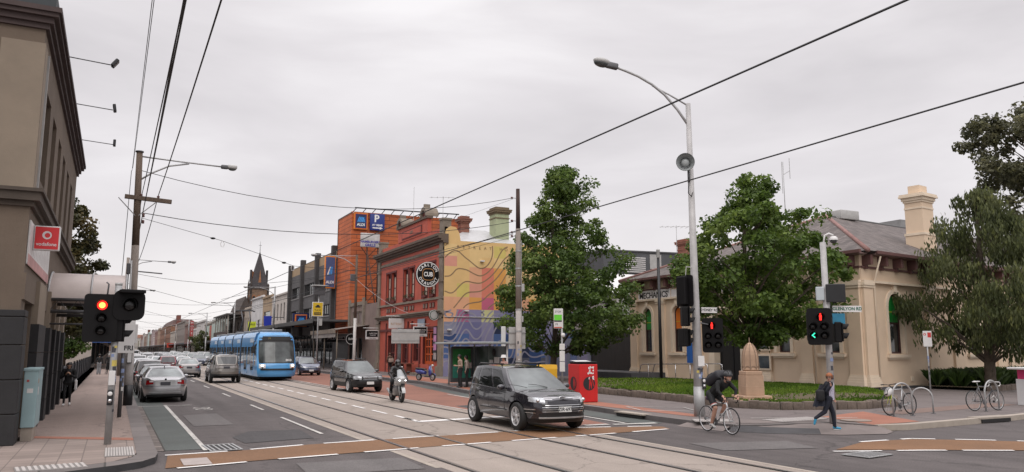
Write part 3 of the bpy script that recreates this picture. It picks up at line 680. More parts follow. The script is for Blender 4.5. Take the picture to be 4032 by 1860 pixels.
m = MB(); m.fbox(F, .1, HL - .1, 9.78, 9.86, 0, .09, M_hstone); m.fbox(F, .1, HL - .1, 9.862, 9.98, 0, .05, M_hstone)
for k in range(60): m.fbox(F, .2 + k * .27, .33 + k * .27, 9.70, 9.775, 0, .07, M_hstone)
m.wbuild('dentil_band', T)
m = MB(); m.fbox(F, 0, HL, 6.0, 6.1, 0, .16, M_hstone); m.fbox(F, 0, HL, 6.102, 6.2, 0, .09, M_hstone); m.wbuild('sill_course', T)
m = MB()
for z0, z1, d in [(4.78, 4.92, .1), (4.922, 5.05, .28), (5.052, 5.16, .42)]: m.fbox(F, -.1, HL + .1, z0, z1, 0, d, M_hstone)
m.wbuild('lower_cornice', T)
for a, b in [(1.5, 4.9), (6.2, 9.6), (11, 14.4)]:
 m = MB()
 for k in range(2):
  c = a + .35 + k * (b - a - .7) * .55
  for j in range(2): s = c + j * .62; m.fbox(F, s, s + .42, 5.4, 5.82, .005, .05, M_hredd); m.fbox(F, s + .07, s + .35, 5.46, 5.76, .052, .07, M_hstone)
 m.wbuild('panel_ornament', T)
for s0 in (.02, HL - .82):
 m = MB(); m.fbox(F, s0, s0 + .8, .9, 4.78, 0, .16, M_hstone); m.fbox(F, s0 - .08, s0 + .9, .12, .9, 0, .3, M_hstone)
 m.fbox(F, s0 + .08, s0 + .72, 5.17, 10.27, 0, .14, M_hstone); m.fbox(F, s0, s0 + .8, 9.2, 9.36, 0, .2, M_hstone); m.fbox(F, s0, s0 + .8, 5.17, 5.9, 0, .19, M_hstone); m.fbox(F, s0, s0 + .8, 7.3, 7.4, 0, .19, M_hstone)
 m.fbox(F, s0, s0 + .8, 4.5, 4.62, 0, .22, M_hstone); m.wbuild('pilaster', T)
# parapet with pediment, arched heads and end urn blocks
m = MB(); m.fbox(F, .1, HL - .1, 10.98, 11.55, -.3, -.05, M_hred); m.fbox(F, 3.7, 11.1, 11.55, 12.75, -.32, 0, M_hred); m.fbox(F, 5.0, 10, 11.7, 12.4, 0, .05, M_hredd); m.fbox(F, 5.15, 9.85, 11.8, 12.3, .051, .06, M_hred)
m.fbox(F, 3.5, 11.3, 12.75, 12.95, -.36, .14, M_hcorn); m.wbuild('parapet', T)
for c in (4.35, 10.35):
 m = MB(); n = 10; ro, ri = .75, .5
 for k in range(n):
  a, b = math.pi * k / n, math.pi * (k + 1) / n; q = lambda t, r: (c + r * math.cos(t), 12.95 + r * 1.05 * math.sin(t))
  m.fpoly(F, [q(a, ro), q(b, ro), q(b, ri), q(a, ri)], -.9, .2, M_hstone)
 m.fpoly(F, [(c + ri * math.cos(math.pi * k / n), 12.95 + ri * 1.05 * math.sin(math.pi * k / n)) for k in range(n + 1)], -.5, .02, M_hredd)
 m.fbox(F, c - .12, c + .12, 13.7, 14.0, -.4, .1, M_hstone); m.wbuild('arched_head', T)
for s in (.1, HL - .8): m = MB(); m.fbox(F, s, s + .7, 10.98, 12.1, -.6, .1, M_hstone); m.fbox(F, s - .06, s + .76, 12.1, 12.25, -.66, .16, M_hstone); m.wbuild('parapet_pier', T)
wtext('lettering', '1892', .42, M_hstone, T, F.p(7.4, 12.05, .07), -90)
# ground floor
def door_pair(F, par, s0, s1, z0, z1, d, m1):
 for a, b in ((s0, (s0 + s1) / 2 - .01), ((s0 + s1) / 2 + .01, s1)):
  o = win(F, par, a, b, z0, z1, d, m1, M_glass, 1, 4, .13, name='door'); q = MB(); q.fbox(F, a + .1, b - .1, z0 + .05, z0 + .6, d - .04, d + .01, m1); q.wbuild('kick_panel', o)
door_pair(F, T, 1.95, 4.35, .6, 3.55, -.2, M_horange)
win(F, T, 5.4, 6.6, 1.2, 3.3, -.2, M_hredd, M_glass, 1, 1, .09); win(F, T, 8.2, 9.4, .3, 3.3, -.2, M_hredd, M_glass, 1, 2, .1, name='door'); win(F, T, 11.4, 13.4, .3, 3.4, -.25, M_hredd, M_glass, 2, 1, .1)
m = MB()
for s in (5.0, 6.9, 7.9, 9.7, 10.8, 13.8): m.fbox(F, s - .12, s + .12, .12, 4.5, 0, .09, M_hredd)
m.fbox(F, .95, HL - .95, .12, 1.0, 0, .06, M_hred); m.fbox(F, .95, HL - .95, 3.75, 3.95, 0, .08, M_hredd)
m.wbuild('ground_floor_panelling', T)
m = MB(); m.fbox(F, 1.2, 4.9, .1, .34, 0, .9, M_hstone); m.fbox(F, 1.8, 4.5, .342, .58, 0, .5, M_hstone); m.wbuild('door_step', T)
# painted side wall towards the camera, with the mural
S = Fr((XR, 55.27), 0, -1); S.n = (0, -1)
m = MB(); top = [(0, 10.6), (.15, 11.35), (.5, 11.6), (.95, 11.55), (1.25, 11.1), (1.35, 10.5), (11.6, 10.6), (11.6, 0), (0, 0)]
MU = {k: pm('mural_' + k, tuple(q * .90 + .14 * (c[0] * .35 + c[1] * .5 + c[2] * .15) for q in c), .8, 0, .06, 1.2, .05, 40) for k, c in dict(ochre=(.66, .42, .14), gold=(.68, .46, .17), yellow=(.58, .46, .09), peach=(.66, .32, .16), salmon=(.62, .25, .17), coral=(.62, .16, .09), orange=(.66, .29, .03), pink=(.50, .085, .17), lilac=(.21, .195, .33), violet=(.13, .13, .27), blue=(.05, .105, .27), deep=(.020, .055, .17), navy=(.012, .022, .065), slate=(.19, .20, .28), cream=(.52, .50, .22), grey=(.085, .09, .12), magenta=(.36, .085, .20), sky=(.11, .155, .33)).items()}
m.fpoly(S, top, -.3, 0, MU['ochre']); m.add([S.p(11.6, 0, -.3), S.p(11.6, 0, -16), S.p(11.6, 10.4, -16), S.p(11.6, 10.4, -.3)], [(0, 1, 2, 3)], M_hredd); wallo = m.wbuild('mural_wall', T)
m = MB(); cw, zz = .98, [10.25, 9.3, 8.5, 7.2, 6.15, 5.2, 4.25, 3.35, 2.45, 1.5, .15]
rows = ['gold ochre gold gold yellow ochre yellow yellow gold gold gold', 'salmon ochre gold ochre gold gold gold yellow yellow gold ochre', 'ochre ochre peach coral orange ochre gold gold orange ochre gold',
  'ochre yellow salmon coral orange orange ochre ochre peach gold orange', 'peach peach orange pink orange ochre peach orange salmon gold ochre', 'peach magenta lilac cream lilac violet lilac magenta slate lilac violet', 'slate violet violet lilac navy lilac sky violet lilac slate blue',
  'deep blue violet lilac blue deep sky slate violet blue deep', 'blue sky lilac navy sky blue navy deep blue slate violet', 'lilac blue grey sky grey navy grey deep grey blue grey', 'slate deep violet grey navy grey grey blue grey violet deep']
for j in range(10):
 for i, nm in enumerate(rows[j + (0 if j else 0)].split()):
  m.fbox(S, i * 1.05 + .02, i * 1.05 + 1.07, zz[j + 1], zz[j], .0, .004 + .0004 * ((i + j) % 2), MU[nm])
for i, nm in enumerate(rows[10].split()): pass
m.wbuild('colour_squares', wallo)
def ribbon(F, pts, wd, d, mt, mb):
 """flat painted line following pts on the wall"""
 n = len(pts)
 if n < 2: return
 ps = []
 for i in range(n):
  a, b = pts[max(i - 1, 0)], pts[min(i + 1, n - 1)]; l = math.hypot(b[0] - a[0], b[1] - a[1]) or 1; nx, nz = -(b[1] - a[1]) / l * wd / 2, (b[0] - a[0]) / l * wd / 2
  ps.append([F.p(pts[i][0] - nx, pts[i][1] - nz, d), F.p(pts[i][0] + nx, pts[i][1] + nz, d)])
 mb.grid(ps, n, 2, mt, False)
m = MB(); mline = pm('mural_line_brown', (.25, .165, .09), .8, 0, .1, 2); mline2 = pm('mural_line_grey', (.26, .25, .31), .8, 0, .1, 2)
def hfield(s, z): return z * .85 - s * .55 + 1.1 * mnoise.noise((s * .33, z * .33, 1.7)) + 2.2 * math.exp(-((s - 3.4) ** 2 + (z - 9.2) ** 2) / 2.2) + 1.2 * mnoise.noise((s * .8 + 5, z * .4, 7)) * (1 if z < 5 else .35)
def contour(lev, zlo, zhi, st=.16):
 segs = []; ns, nz_ = int(11.4 / st), int((zhi - zlo) / st)
 for i in range(ns):
  for j in range(nz_):
   s0, z0 = .05 + i * st, zlo + j * st; q = [(s0, z0), (s0 + st, z0), (s0 + st, z0 + st), (s0, z0 + st)]; h = [hfield(*p) - lev for p in q]; x = []
   for k in range(4):
    a, b = h[k], h[(k + 1) % 4]
    if a * b < 0: t = a / (a - b); x.append((q[k][0] + (q[(k + 1) % 4][0] - q[k][0]) * t, q[k][1] + (q[(k + 1) % 4][1] - q[k][1]) * t))
   if len(x) >= 2: segs.append((x[0], x[1]))
 return segs
for lev in [q * 1.0 - 4.6 for q in range(15)]:
 for a, b in contour(lev, 5.3, 10.3): ribbon(S, [a, b], .095, .008, mline, m)
for lev in [q * .62 - 5.5 for q in range(17)]:
 for a, b in contour(lev, 1.0, 5.2): ribbon(S, [a, b], .12, .009, mline2, m)
m.wbuild('contour_lines', wallo)
for k, ch in enumerate('RETREAT HOTEL'):
 if ch != ' ': wtext('lettering', ch, .34, mline, wallo, S.p(1.15 + k * .46, 10.02, .012), 0)
m = MB()
for s, z in ((3.0, 8.95), (1.7, 5.05), (.3, 3.6)): m.fbox(S, s, s + .3, z, z + .1, .01, .25, M_signw)
m.wbuild('wall_light', wallo)
m = MB(); m.tube([S.p(0.05, 4.62, .05), S.p(6, 4.62, .05), S.p(11, 4.62, .05)], .035, M_steel, 6); m.wbuild('conduit', wallo)
# roof and chimneys behind the mural wall
T2 = thing('hotel_roof', 'pale metal hipped roof showing above the painted wall', 'roof', (26, 60, 10.4))
m = MB(); mt = pm('pale_roof_metal', (.46, .46, .46), .45, .2, .1, 2); b0 = [(23.3, 56.5, 10.3), (31, 56.5, 10.3), (31, 66, 10.3), (23.3, 66, 10.3)]; a0 = [(26.3, 61, 12.4), (28.3, 61, 12.4)]
m.add(b0 + a0, [(0, 1, 5, 4), (1, 2, 5), (2, 3, 4, 5), (3, 0, 4)], mt); m.wbuild('roof_sheet', T2)
def chimney(label, x, y, w_, d_, z0, z1, m1, m2, nm='chimney'):
 t = thing(nm, label, 'chimney', (x, y, z0)); m = MB(); m.box(x - w_ / 2, y - d_ / 2, z0, x + w_ / 2, y + d_ / 2, z1 - .5, m1); m.wbuild('stack', t)
 m = MB()
 for a, b, q in [(-.9, -.82, .05), (-.5, -.36, .08), (-.358, -.2, .18), (-.198, -.1, .22), (-.098, .1, .02)]: m.box(x - w_ / 2 - q, y - d_ / 2 - q, z1 + a, x + w_ / 2 + q, y + d_ / 2 + q, z1 + b, m2)
 m.wbuild('cap', t); return t
chimney('tall pale green chimney with brown moulded cap above the mural', 28.9, 59.5, 1.25, 1.25, 10.3, 14.1, pm('pale_green_render', (.36, .40, .25), .85, 0, .1, 1.5, .1, 30), pm('brown_cap', (.15, .11, .065), .85, 0, .2, 3))
M_brickr = courses('red_brick', (.24, .085, .055), (.20, .15, .12))
chimney('short red brick chimney between the pediment and the green chimney', 26.0, 60.5, .75, .75, 11.2, 13.3, M_brickr, M_brickr)
# signs of the hotel
def round_sign(label, P, r, ang, m1, dep=.18, cat='sign'):
 t = thing('round_sign', label, cat, P, R(ang)); Mz = Matrix.Rotation(R(90), 4, 'X'); m = MB(); m.lathe([(r, -dep / 2), (r, dep / 2)], m1, 36, Mz, smooth=False); m.build('sign_disc', t)
 m = MB(); m.lathe([(r * .985, dep / 2 - .01), (r * .985, dep / 2 + .02), (r * .91, dep / 2 + .02), (r * .91, dep / 2 + .002)], M_signw, 36, Mz, smooth=False, cap=False); m.build('rim', t); return t, Mz
t, Mz = round_sign('large round black and white beer sign projecting from the hotel front', (XR - 1.0, 56.1, 7.85), .98, 0, M_black)
def arc_text(body, r, a0, a1, size, par, dep, mt, flip=False, nm='lettering'):
 n = len(body)
 for k, ch in enumerate(body):
  a = R(a0 + (a1 - a0) * k / (n - 1)); x, z = r * math.cos(a), r * math.sin(a); rot = a - math.pi / 2 if not flip else a + math.pi / 2
  M = Matrix.Translation((x, -dep, z)) @ Matrix.Rotation(-rot, 4, 'Y') @ Matrix.Rotation(R(90), 4, 'X'); text(nm, ch, size, mt, par, M, .006, bold=.008)
arc_text('CARLTON', .72, 152, 28, .30, t, .1, M_whiteink); arc_text('DRAUGHT', .72, 208, 332, .30, t, .1, M_whiteink, True)
m = MB(); pts = []
for k in range(33):
 a = 2 * math.pi * k / 32; c, s_ = math.cos(a), math.sin(a); e4 = (abs(c) ** 3.2 + abs(s_) ** 3.2) ** (-1 / 3.2); pts.append((.46 * c * e4, .44 * s_ * e4))
FS = Fr((0, 0), 0, -1); FS.n = (0, -1); ribbon(FS, pts, .05, .105, pm('amber_ring', (.42, .21, .08), .5), m); m.build('emblem_frame', t)
text('emblem', 'CUB', .46, M_whiteink, t, Matrix.Translation((0, -.1, 0)) @ Matrix.Rotation(R(90), 4, 'X'), .008, sx=.8, bold=.012)
m = MB(); m.tube([(1.0, 0, .5), (.9, 0, .5)], .04, M_steeldk); m.tube([(1.0, 0, -.5), (.8, 0, -.5)], .04, M_steeldk); m.box(.92, -.05, -.6, .98, .05, .6, M_steeldk); m.build('bracket', t)
t, Mz = round_sign('small round grey sign on the hotel corner over the painted wall', (XR - .55, 55.9, 4.75), .4, 0, pm('dark_green_rim', (.02, .05, .03), .5))
m = MB(); m.lathe([(1e-4, .104), (.3, .104), (.3, .10)], M_signg, 28, Matrix.Rotation(R(90), 4, 'X'), smooth=False, cap=False); m.build('sign_face', t)
def hang_sign(label, s, z, wd, ht, d0, body_mat, words=(), strip=None):
 """box sign hung out over the footpath, faces towards the camera"""
 P = F.p(s, z, d0); t = thing('hanging_sign', label, 'hanging sign', P); m = MB(); m.bbox(-wd / 2, -.07, -ht / 2, wd / 2, .07, ht / 2, M_signw, .015); m.build('sign_box', t)
 m = MB(); m.box(-wd / 2 + .06, -.076, -ht / 2 + (.22 if strip else .06), wd / 2 - .06, -.072, ht / 2 - .06, body_mat); m.build('sign_face', t)
 m = MB(); m.tube([(-wd / 2 - .25, 0, ht / 2 + .2), (wd / 2 + .5, 0, ht / 2 + .2)], .03, M_signw, 6)
 for x in (-wd / 3, wd / 3): m.tube([(x, 0, ht / 2), (x, 0, ht / 2 + .2)], .015, M_steel, 5)
 m.build('bracket', t)
 for (wd_, sz, x, zz_, mt) in words: text('lettering', wd_, sz, mt, t, Matrix.Translation((x, -.078, zz_)) @ Matrix.Rotation(R(90), 4, 'X'), .003)
 return t
hang_sign('black and white hanging sign over the orange hotel doors', 3.0, 3.55, 1.15, .78, .75, M_black, [('CARLTON', .17, .08, .12, M_whiteink), ('DRAUGHT', .12, .08, -.04, M_whiteink), ('LIVE MUSIC', .13, 0, -.29, M_ink)], True)
hang_sign('black and white hanging sign at the far end of the hotel', 15.9, 3.5, 1.2, .85, .75, M_black, [('CARLTON', .17, .08, .12, M_whiteink), ('DRAUGHT', .12, .08, -.04, M_whiteink), ('PUBLIC BAR', .13, 0, -.32, M_ink)], True)
t = hang_sign('pale hanging sign with tan letters over the grey road sign', 9.0, 4.35, 1.35, .85, .7, M_signw, [('RETREAT', .26, 0, -.05, pm('tan_letter', (.42, .24, .10), .6))])
t = thing('menu_board', 'pale blue board with white letters on the hotel beside the doors', 'board', F.p(4.4, 3.6, .1)); m = MB(); m.fbox(F, 3.7, 5.3, 3.75, 4.6, .1, .15, pm('pale_blue_board', (.24, .29, .36), .6, 0, .15, 3)); m.wbuild('panel', t); wtext('lettering', 'LIVE MUSIC', .26, M_whiteink, t, F.p(4.5, 4.1, .16), -90)
t = thing('poster_frame', 'tall frame of bright posters on the hotel pilaster by the doors', 'poster', F.p(1.2, 1.6, .1)); m = MB(); m.fbox(F, .98, 1.72, 1.3, 3.9, .1, .14, M_blackm)
r_ = random.Random(9)
for z in (1.4, 2.1, 2.75, 3.35): m.fbox(F, 1.06, 1.64, z, z + .5, .141, .15, pm('poster_%d' % int(z * 10), (r_.uniform(.2, .5), r_.uniform(.2, .45), r_.uniform(.25, .5)), .6, 0, .5, 6))
m.wbuild('poster_panel', t)
t = thing('timber_bench', 'red brown timber bench along the hotel front', 'bench', F.p(6, .12, .8)); m = MB(); m.fbox(F, 5.0, 9.4, .98, 1.06, .5, 1.1, pm('bench_wood', (.16, .05, .03), .7, 0, .2, 3)); m.wbuild('table_top', t); m = MB()
for s in (5.3, 7.2, 9.1): m.fbox(F, s, s + .1, .12, .98, .6, 1.0, pm('bench_wood', (.1, .1, .1)))
m.fbox(F, 5.1, 9.3, .5, .56, 1.15, 1.4, pm('bench_wood', (.1, .1, .1))); m.wbuild('frame', t)

# ------------------------------------------------------------------ small shop next to the hotel
def awning(par, F, s0, s1, z, dep, m1, m2, posts=(), tilt=.25, t=.12, name='awning', fascia=.35):
 m = MB(); vs = [F.p(s0, z + tilt, 0), F.p(s1, z + tilt, 0), F.p(s1, z, dep), F.p(s0, z, dep)]; v2 = [(a, b, c - t) for a, b, c in vs]
 m.add(vs + v2, [(0, 1, 2, 3), (4, 5, 6, 7), (0, 1, 5, 4), (1, 2, 6, 5), (0, 3, 7, 4)], m1); m.fbox(F, s0, s1, z - fascia, z + .04, dep, dep + .06, m2)
 o = m.wbuild(name, par)
 for s in posts:
  q = MB(); q.tube([F.p(s, .14, dep - .25), F.p(s, z - .05, dep - .25)], .055, m2, 8); q.wbuild('awning_post', par)
 return o
F = Fr((XR, 71.95), 90, 1)
T = thing('small_shop', 'small pinkish grey shop with verandah between hotel and orange building', 'shop', (27, 77, 0))
M_pinkg = pm('pinkish_render', (.20, .145, .125), .85, 0, .15, 1, .15, 25)
m = MB(); m.wall(F, 0, 10.3, 0, 6.6, [(5.2, 8.8, 4.65, 6.0), (5.0, 6.4, .2, 3.3), (6.8, 9.8, .7, 3.3)], M_pinkg, .15, M_hstone); body(F, 10.3, 6.6, 8, M_pinkg, M_steeldk, m); m.wbuild('wall', T)
m = MB(); m.fbox(F, 4.6, 9.6, 6.6, 6.95, -.3, .14, M_hstone); m.fbox(F, 4.3, 4.7, 3.9, 7.3, 0, .2, M_hstone); m.fbox(F, 9.5, 9.9, 3.9, 7.3, 0, .2, M_hstone); m.fbox(F, 5.0, 9.0, 4.45, 4.6, 0, .1, M_hstone); m.wbuild('parapet', T)
win(F, T, 5.2, 8.8, 4.65, 6.0, -.08, M_hstone, pm('dusty_panel', (.16, .12, .11), .7, 0, .35, 1.5), 1, 0, .1)
win(F, T, 5.0, 6.4, .2, 3.3, -.1, M_blackm, M_glass, 0, 1, .08, name='door'); win(F, T, 6.8, 9.8, .7, 3.3, -.1, M_blackm, M_glass, 2, 0, .07, name='shop_window')
awning(T, F, 2.7, 13.2, 4.05, 3.3, pm('faded_awning_sheet', (.22, .19, .17), .6, .2, .2, 2), M_hstone, (3.0, 8, 12.8), .5, .05)
m = MB(); m.fbox(F, 3.0, 13, 3.3, 3.75, 3.2, 3.26, pm('white_valance', (.26, .24, .22), .7, 0, .3, 2)); m.wbuild('valance', T)
t, Mz = round_sign('round black sign with a thin white ring on the small shop', F.p(3.4, 3.15, 1.6), .52, 0, M_black)
text('lettering', 'BAR', .3, M_whiteink, t, Matrix.Translation((0, -.1, 0)) @ Matrix.Rotation(R(90), 4, 'X'), .004)
t = hang_sign('dark sign with white letters under the small shop verandah', 6.2, 3.3, 1.3, .4, 1.6, M_black, [('BODY SHOP', .2, 0, 0, M_whiteink)])
# burgers sign on a rusty steel frame over the shop roof
t = thing('billboard', 'old white grill billboard on rusty lattice legs above small shop', 'billboard', (23.6, 82, 6.6))
m = MB(); m.bbox(22.72, 80.4, 12.95, 24.8, 80.65, 14.45, pm('weathered_white_board', (.44, .42, .41), .7, 0, .25, 2), .04); m.wbuild('board', t)
mr2 = pm('rusty_steel', (.075, .04, .03), .8, .2, .3, 4); m = MB()
for x in (23.5, 24.7):
 m.tube([(x, 80.7, 6.4), (x, 80.7, 14)], .075, mr2, 6); m.tube([(x, 80.7, 12.5), (x, 77.2, 6.4)], .06, mr2, 6)
for z in (7, 8.6, 10.2, 11.8): m.tube([(23.5, 80.7, z), (24.7, 80.7, z + 1.3)], .045, mr2, 5); m.tube([(23.5, 80.7, z), (24.7, 80.7, z)], .045, mr2, 5); m.tube([(24.7, 80.7, z), (24.7, 79, z)], .04, mr2, 5)
m.tube([(23.5, 80.7, 12.1), (22.8, 80.5, 12.9)], .05, mr2, 5)
m.wbuild('lattice_frame', t)
mb_ = pm('faded_blue_letter', (.06, .05, .26), .7, 0, .2, 4); wtext('lettering', 'HAMBURGERS', .34, mb_, t, (23.76, 80.39, 13.5), 0, bold=.012); wtext('lettering', 'GRILLS', .38, mb_, t, (23.76, 80.39, 13.15), 0, bold=.015)

# ------------------------------------------------------------------ orange clad supermarket tower
M_or = courses('orange_cladding', (.44, .105, .030), (.17, .040, .014), 2.4, .44, .035, .10, 'XZ', .7, .5)
M_or2 = courses('orange_cladding_front', (.46, .112, .034), (.18, .045, .016), 2.4, .44, .03, .10, 'YZ', .7, .5)
T = thing('orange_building', 'orange plank clad supermarket tower behind the red hotel', 'building', (28, 86, 0))
F = Fr((XR, 82.3), 90, 1); SO = Fr((XR, 82.3), 0, -1); SO.n = (0, -1)
m = MB(); m.add([SO.p(0, 3, 0), SO.p(12.7, 3, 0), SO.p(12.7, 17.1, 0), SO.p(0, 16.85, 0)], [(0, 1, 2, 3)], M_or); m.add([F.p(0, 3.8, .0), F.p(5.6, 3.8, .0), F.p(5.6, 16.85, 0), F.p(0, 16.85, .0)], [(0, 1, 2, 3)], M_or2)
m.add([F.p(5.6, 3, 0), F.p(5.6, 3, -12), F.p(5.6, 16.85, -12), F.p(5.6, 16.85, 0)], [(0, 1, 2, 3)], M_or); m.add([(XR, 82.3, 16.8), (XR + 12.7, 82.3, 16.9), (XR + 12.7, 88, 16.9), (XR, 88, 16.8)], [(0, 1, 2, 3)], M_steeldk)
m.fbox(F, -.03, 5.63, 16.85, 16.95, -.1, .04, M_blackm); m.fbox(SO, -.03, 12.75, 16.9, 17.0, -.1, .04, M_or); m.fbox(F, 5.6, 5.7, 3, 16.9, -.1, .05, M_blackm); m.fbox(SO, 12.6, 12.72, 3, 17.05, 0, .06, M_blackm)
m.wbuild('wall', T)
m = MB(); m.fbox(F, 0, 5.6, 0, 3.8, -.3, .0, M_blackm); m.wbuild('shopfront', T)
m = MB()
for s in (3, 6, 9.3): m.fbox(SO, s, s + .03, 3, 16.9, 0, .02, M_hredd)
m.wbuild('joint_strip', T)
m = MB(); m.tube([SO.p(.2, 17.35, .5), SO.p(12.4, 17.55, .5)], .07, M_blackm, 6)
for k in range(12): s = .4 + k * 1.07; m.tube([SO.p(s, 17.35 + s * .016, .5), SO.p(s - .25, 17.0, 0)], .045, M_blackm, 5)
m.wbuild('lighting_rail', T)
M_navy = pm('navy_sign_face', (.010, .018, .085), .4, 0, .05, 3); M_orb = pm('orange_sign_border', (.62, .20, .02), .45, 0, .05, 3); M_rdb = pm('red_sign_border', (.45, .05, .02), .45, 0, .05, 3); M_cyan = pm('light_blue_mark', (.05, .30, .72), .45, 0, .05, 3); M_blue = pm('blue_sign_face', (.012, .03, .19), .4, 0, .06, 3)
def store_logo(t, Mx, w_, h_):
 """framed sign face: border rings, stripe emblem, lettering; Mx has x right, y up, z out"""
 m = MB(); m.bbox(-w_ / 2, -h_ / 2, -.3, w_ / 2, h_ / 2, 0, M_orb, .03, Mx); m.build('sign_box', t)
 m = MB(); m.box(-w_ * .44, -h_ * .45, .002, w_ * .44, h_ * .45, .012, M_rdb, Mx); m.build('border', t)
 m = MB(); m.box(-w_ * .40, -h_ * .42, .014, w_ * .40, h_ * .42, .022, M_navy, Mx); m.build('sign_face', t)
 m = MB(); q = w_ / 2
 for k in range(4):
  x0 = -.55 * q + k * .21 * q; m.add([tuple(Mx @ Vector(v)) for v in [(x0, -.05 * h_, .026), (x0 + .14 * q, -.05 * h_, .026), (x0 + .40 * q, .26 * h_ - k * .012 * h_, .026), (x0 + .27 * q, .26 * h_, .026)]], [(0, 1, 2, 3)], M_cyan)
 for k in range(3): m.add([tuple(Mx @ Vector(v)) for v in [((.22 + .05 * k) * q, (-.05 + .09 * (2 - k)) * h_, .027), (.62 * q, (-.05 + .07 * (2 - k)) * h_, .027), ((.60 - .03 * (2 - k)) * q, (-.005 + .07 * (2 - k)) * h_, .027), ((.24 + .05 * k) * q, (0 + .09 * (2 - k)) * h_, .027)]], [(0, 1, 2, 3)], M_cyan)
 m.build('emblem', t)
 text('lettering', 'ALDI', w_ * .27, M_whiteink, t, Mx @ Matrix.Translation((0, -.22 * h_, .024)), .004, bold=.012)
t = thing('store_sign', 'square store sign with orange border high on the orange wall beside the parking sign', 'store sign', (XR, 82.0, 15)); store_logo(t, Matrix.Translation((.95, -.02, .95)) @ Matrix.Rotation(R(90), 4, 'X'), 1.5, 1.8)
t = thing('parking_sign', 'blue parking sign with white arrow high on the orange wall', 'parking sign', (XR, 82, 15)); MX = Matrix.Translation((2.8, -.02, .97)) @ Matrix.Rotation(R(90), 4, 'X')
m = MB(); m.bbox(-.82, -.92, -.3, .82, .92, 0, M_blue, .04, MX); m.build('sign_box', t)
text('lettering', 'P', 1.1, M_whiteink, t, MX @ Matrix.Translation((-.1, .35, .01)), .004, bold=.03); text('lettering', 'AT REAR', .3, M_whiteink, t, MX @ Matrix.Translation((0, -.35, .01)), .004, bold=.01)
m = MB(); m.box(-.55, -.72, .004, .3, -.6, .014, M_whiteink, MX); m.add([tuple(MX @ Vector(v)) for v in [(.28, -.82, .012), (.62, -.66, .012), (.28, -.5, .012)]], [(0, 1, 2)], M_whiteink); m.build('arrow', t)
t = thing('store_sign', 'tall narrow store sign edge on to the orange front wall', 'store sign', (XR - .85, 87.6, 10.8)); MX = Matrix.Rotation(R(90), 4, 'X')
m = MB(); m.bbox(-.62, -1.85, -.35, .62, 1.85, 0, M_orb, .04, MX); m.build('sign_box', t); m = MB(); m.box(-.52, -1.7, .002, .52, 1.7, .012, pm('greyed_navy', (.06, .085, .20), .5, 0, .1, 3), MX); m.build('sign_face', t)
text('lettering', 'ALDI', .42, M_whiteink, t, MX @ Matrix.Translation((0, -1.15, .014)), .004, bold=.012); m = MB()
for k in range(3): m.add([tuple(MX @ Vector(v)) for v in [(-.35 + k * .2, -.3, .02), (-.22 + k * .2, -.3, .02), (.05 + k * .12, .6, .02), (-.05 + k * .12, .6, .02)]], [(0, 1, 2, 3)], M_whiteink if k < 1 else M_cyan)
m.build('emblem', t); m = MB(); m.box(.6, .2, -1.6, .9, .3, 1.6, M_steeldk); m.build('bracket', t)

# ------------------------------------------------------------------ long grey building with vertical fins
M_grey = courses('grey_blockwork', (.105, .10, .102), (.075, .07, .07), .5, .25, .012, .08, 'YZ', .9, .2)
M_fin = pm('dark_fin', (.052, .048, .048), .9, 0, .25, 2, .3, 15)
M_tan = None; M_tanp = pm('tan_parapet', (.34, .24, .145), .8, 0, .1, 1.5)
T = thing('grey_building', 'long grey block building with dark vertical fins beyond the orange tower', 'building', (28, 100, 0))
F = Fr((XR, 87.95), 90, 1); LG = 26.2
fins = [.6, 8.9, 17.4, 25.5]
bays = [(a + .9, b - .15) for a, b in zip(fins, fins[1:])]
m = MB(); m.wall(F, 0, LG, 0, 12.3, [(a, b, z0, z1) for a, b in bays for z0, z1 in ((9.1, 10.6), (6.1, 7.4))] + [(1, 25, .4, 4.0)], M_grey, .2); body(F, LG, 12.3, 14, M_grey, M_steeldk, m); m.wbuild('wall', T)
m = MB(); m.fbox(F, .2, LG, 12.3, 13.35, -.3, -.02, M_tanp); m.wbuild('parapet', T)
for s in fins: m = MB(); m.fbox(F, s, s + .75, 3.9, 14.0, -.2, .42, M_fin); m.wbuild('fin', T)
for a, b in bays:
 for z0, z1 in ((9.1, 10.6), (6.1, 7.4)):
  win(F, T, a, b, z0, z1, -.12, M_fin, M_glass, 7, 0, .07); q = MB(); q.fbox(F, a, b, z0 - .16, z0 - .02, 0, .08, pm('pale_sill', (.2, .19, .185), .8)); q.wbuild('sill', T)
win(F, T, 1, 12.8, .4, 4.0, -.15, M_blackm, M_glass, 5, 1, .08, name='shop_window'); win(F, T, 13, 25, .4, 4.0, -.15, M_blackm, M_glass, 5, 1, .08, name='shop_window')
awning(T, F, -5.5, 37, 5.3, 3.7, pm('dark_awning_sheet', (.075, .075, .078), .6, .2, .2, 1), M_blackm, (-4.6, 6.5, 16, 25.5), .0, .22, fascia=.4)
t = thing('store_sign', 'square store sign standing on the grey building awning', 'store sign', (21.0, 100.4, 5.3)); store_logo(t, Matrix.Translation((-.05, 0, .45)) @ Matrix.Rotation(R(90), 4, 'X'), 1.5, 1.5); m = MB(); m.box(-1.05, .25, -.4, 1.0, .5, 1.38, M_navy); m.build('back_box', t)
t = thing('store_sign', 'low black fascia sign over the supermarket entrance by the small shop', 'store sign', (XR - .6, 86.6, 3.4)); m = MB(); m.box(-1.2, 0, -.45, 1.2, .1, .45, M_blackm); m.build('panel', t); text('lettering', 'ALDI', .5, M_whiteink, t, Matrix.Translation((0, -.02, 0)) @ Matrix.Rotation(R(90), 4, 'X'), .004)

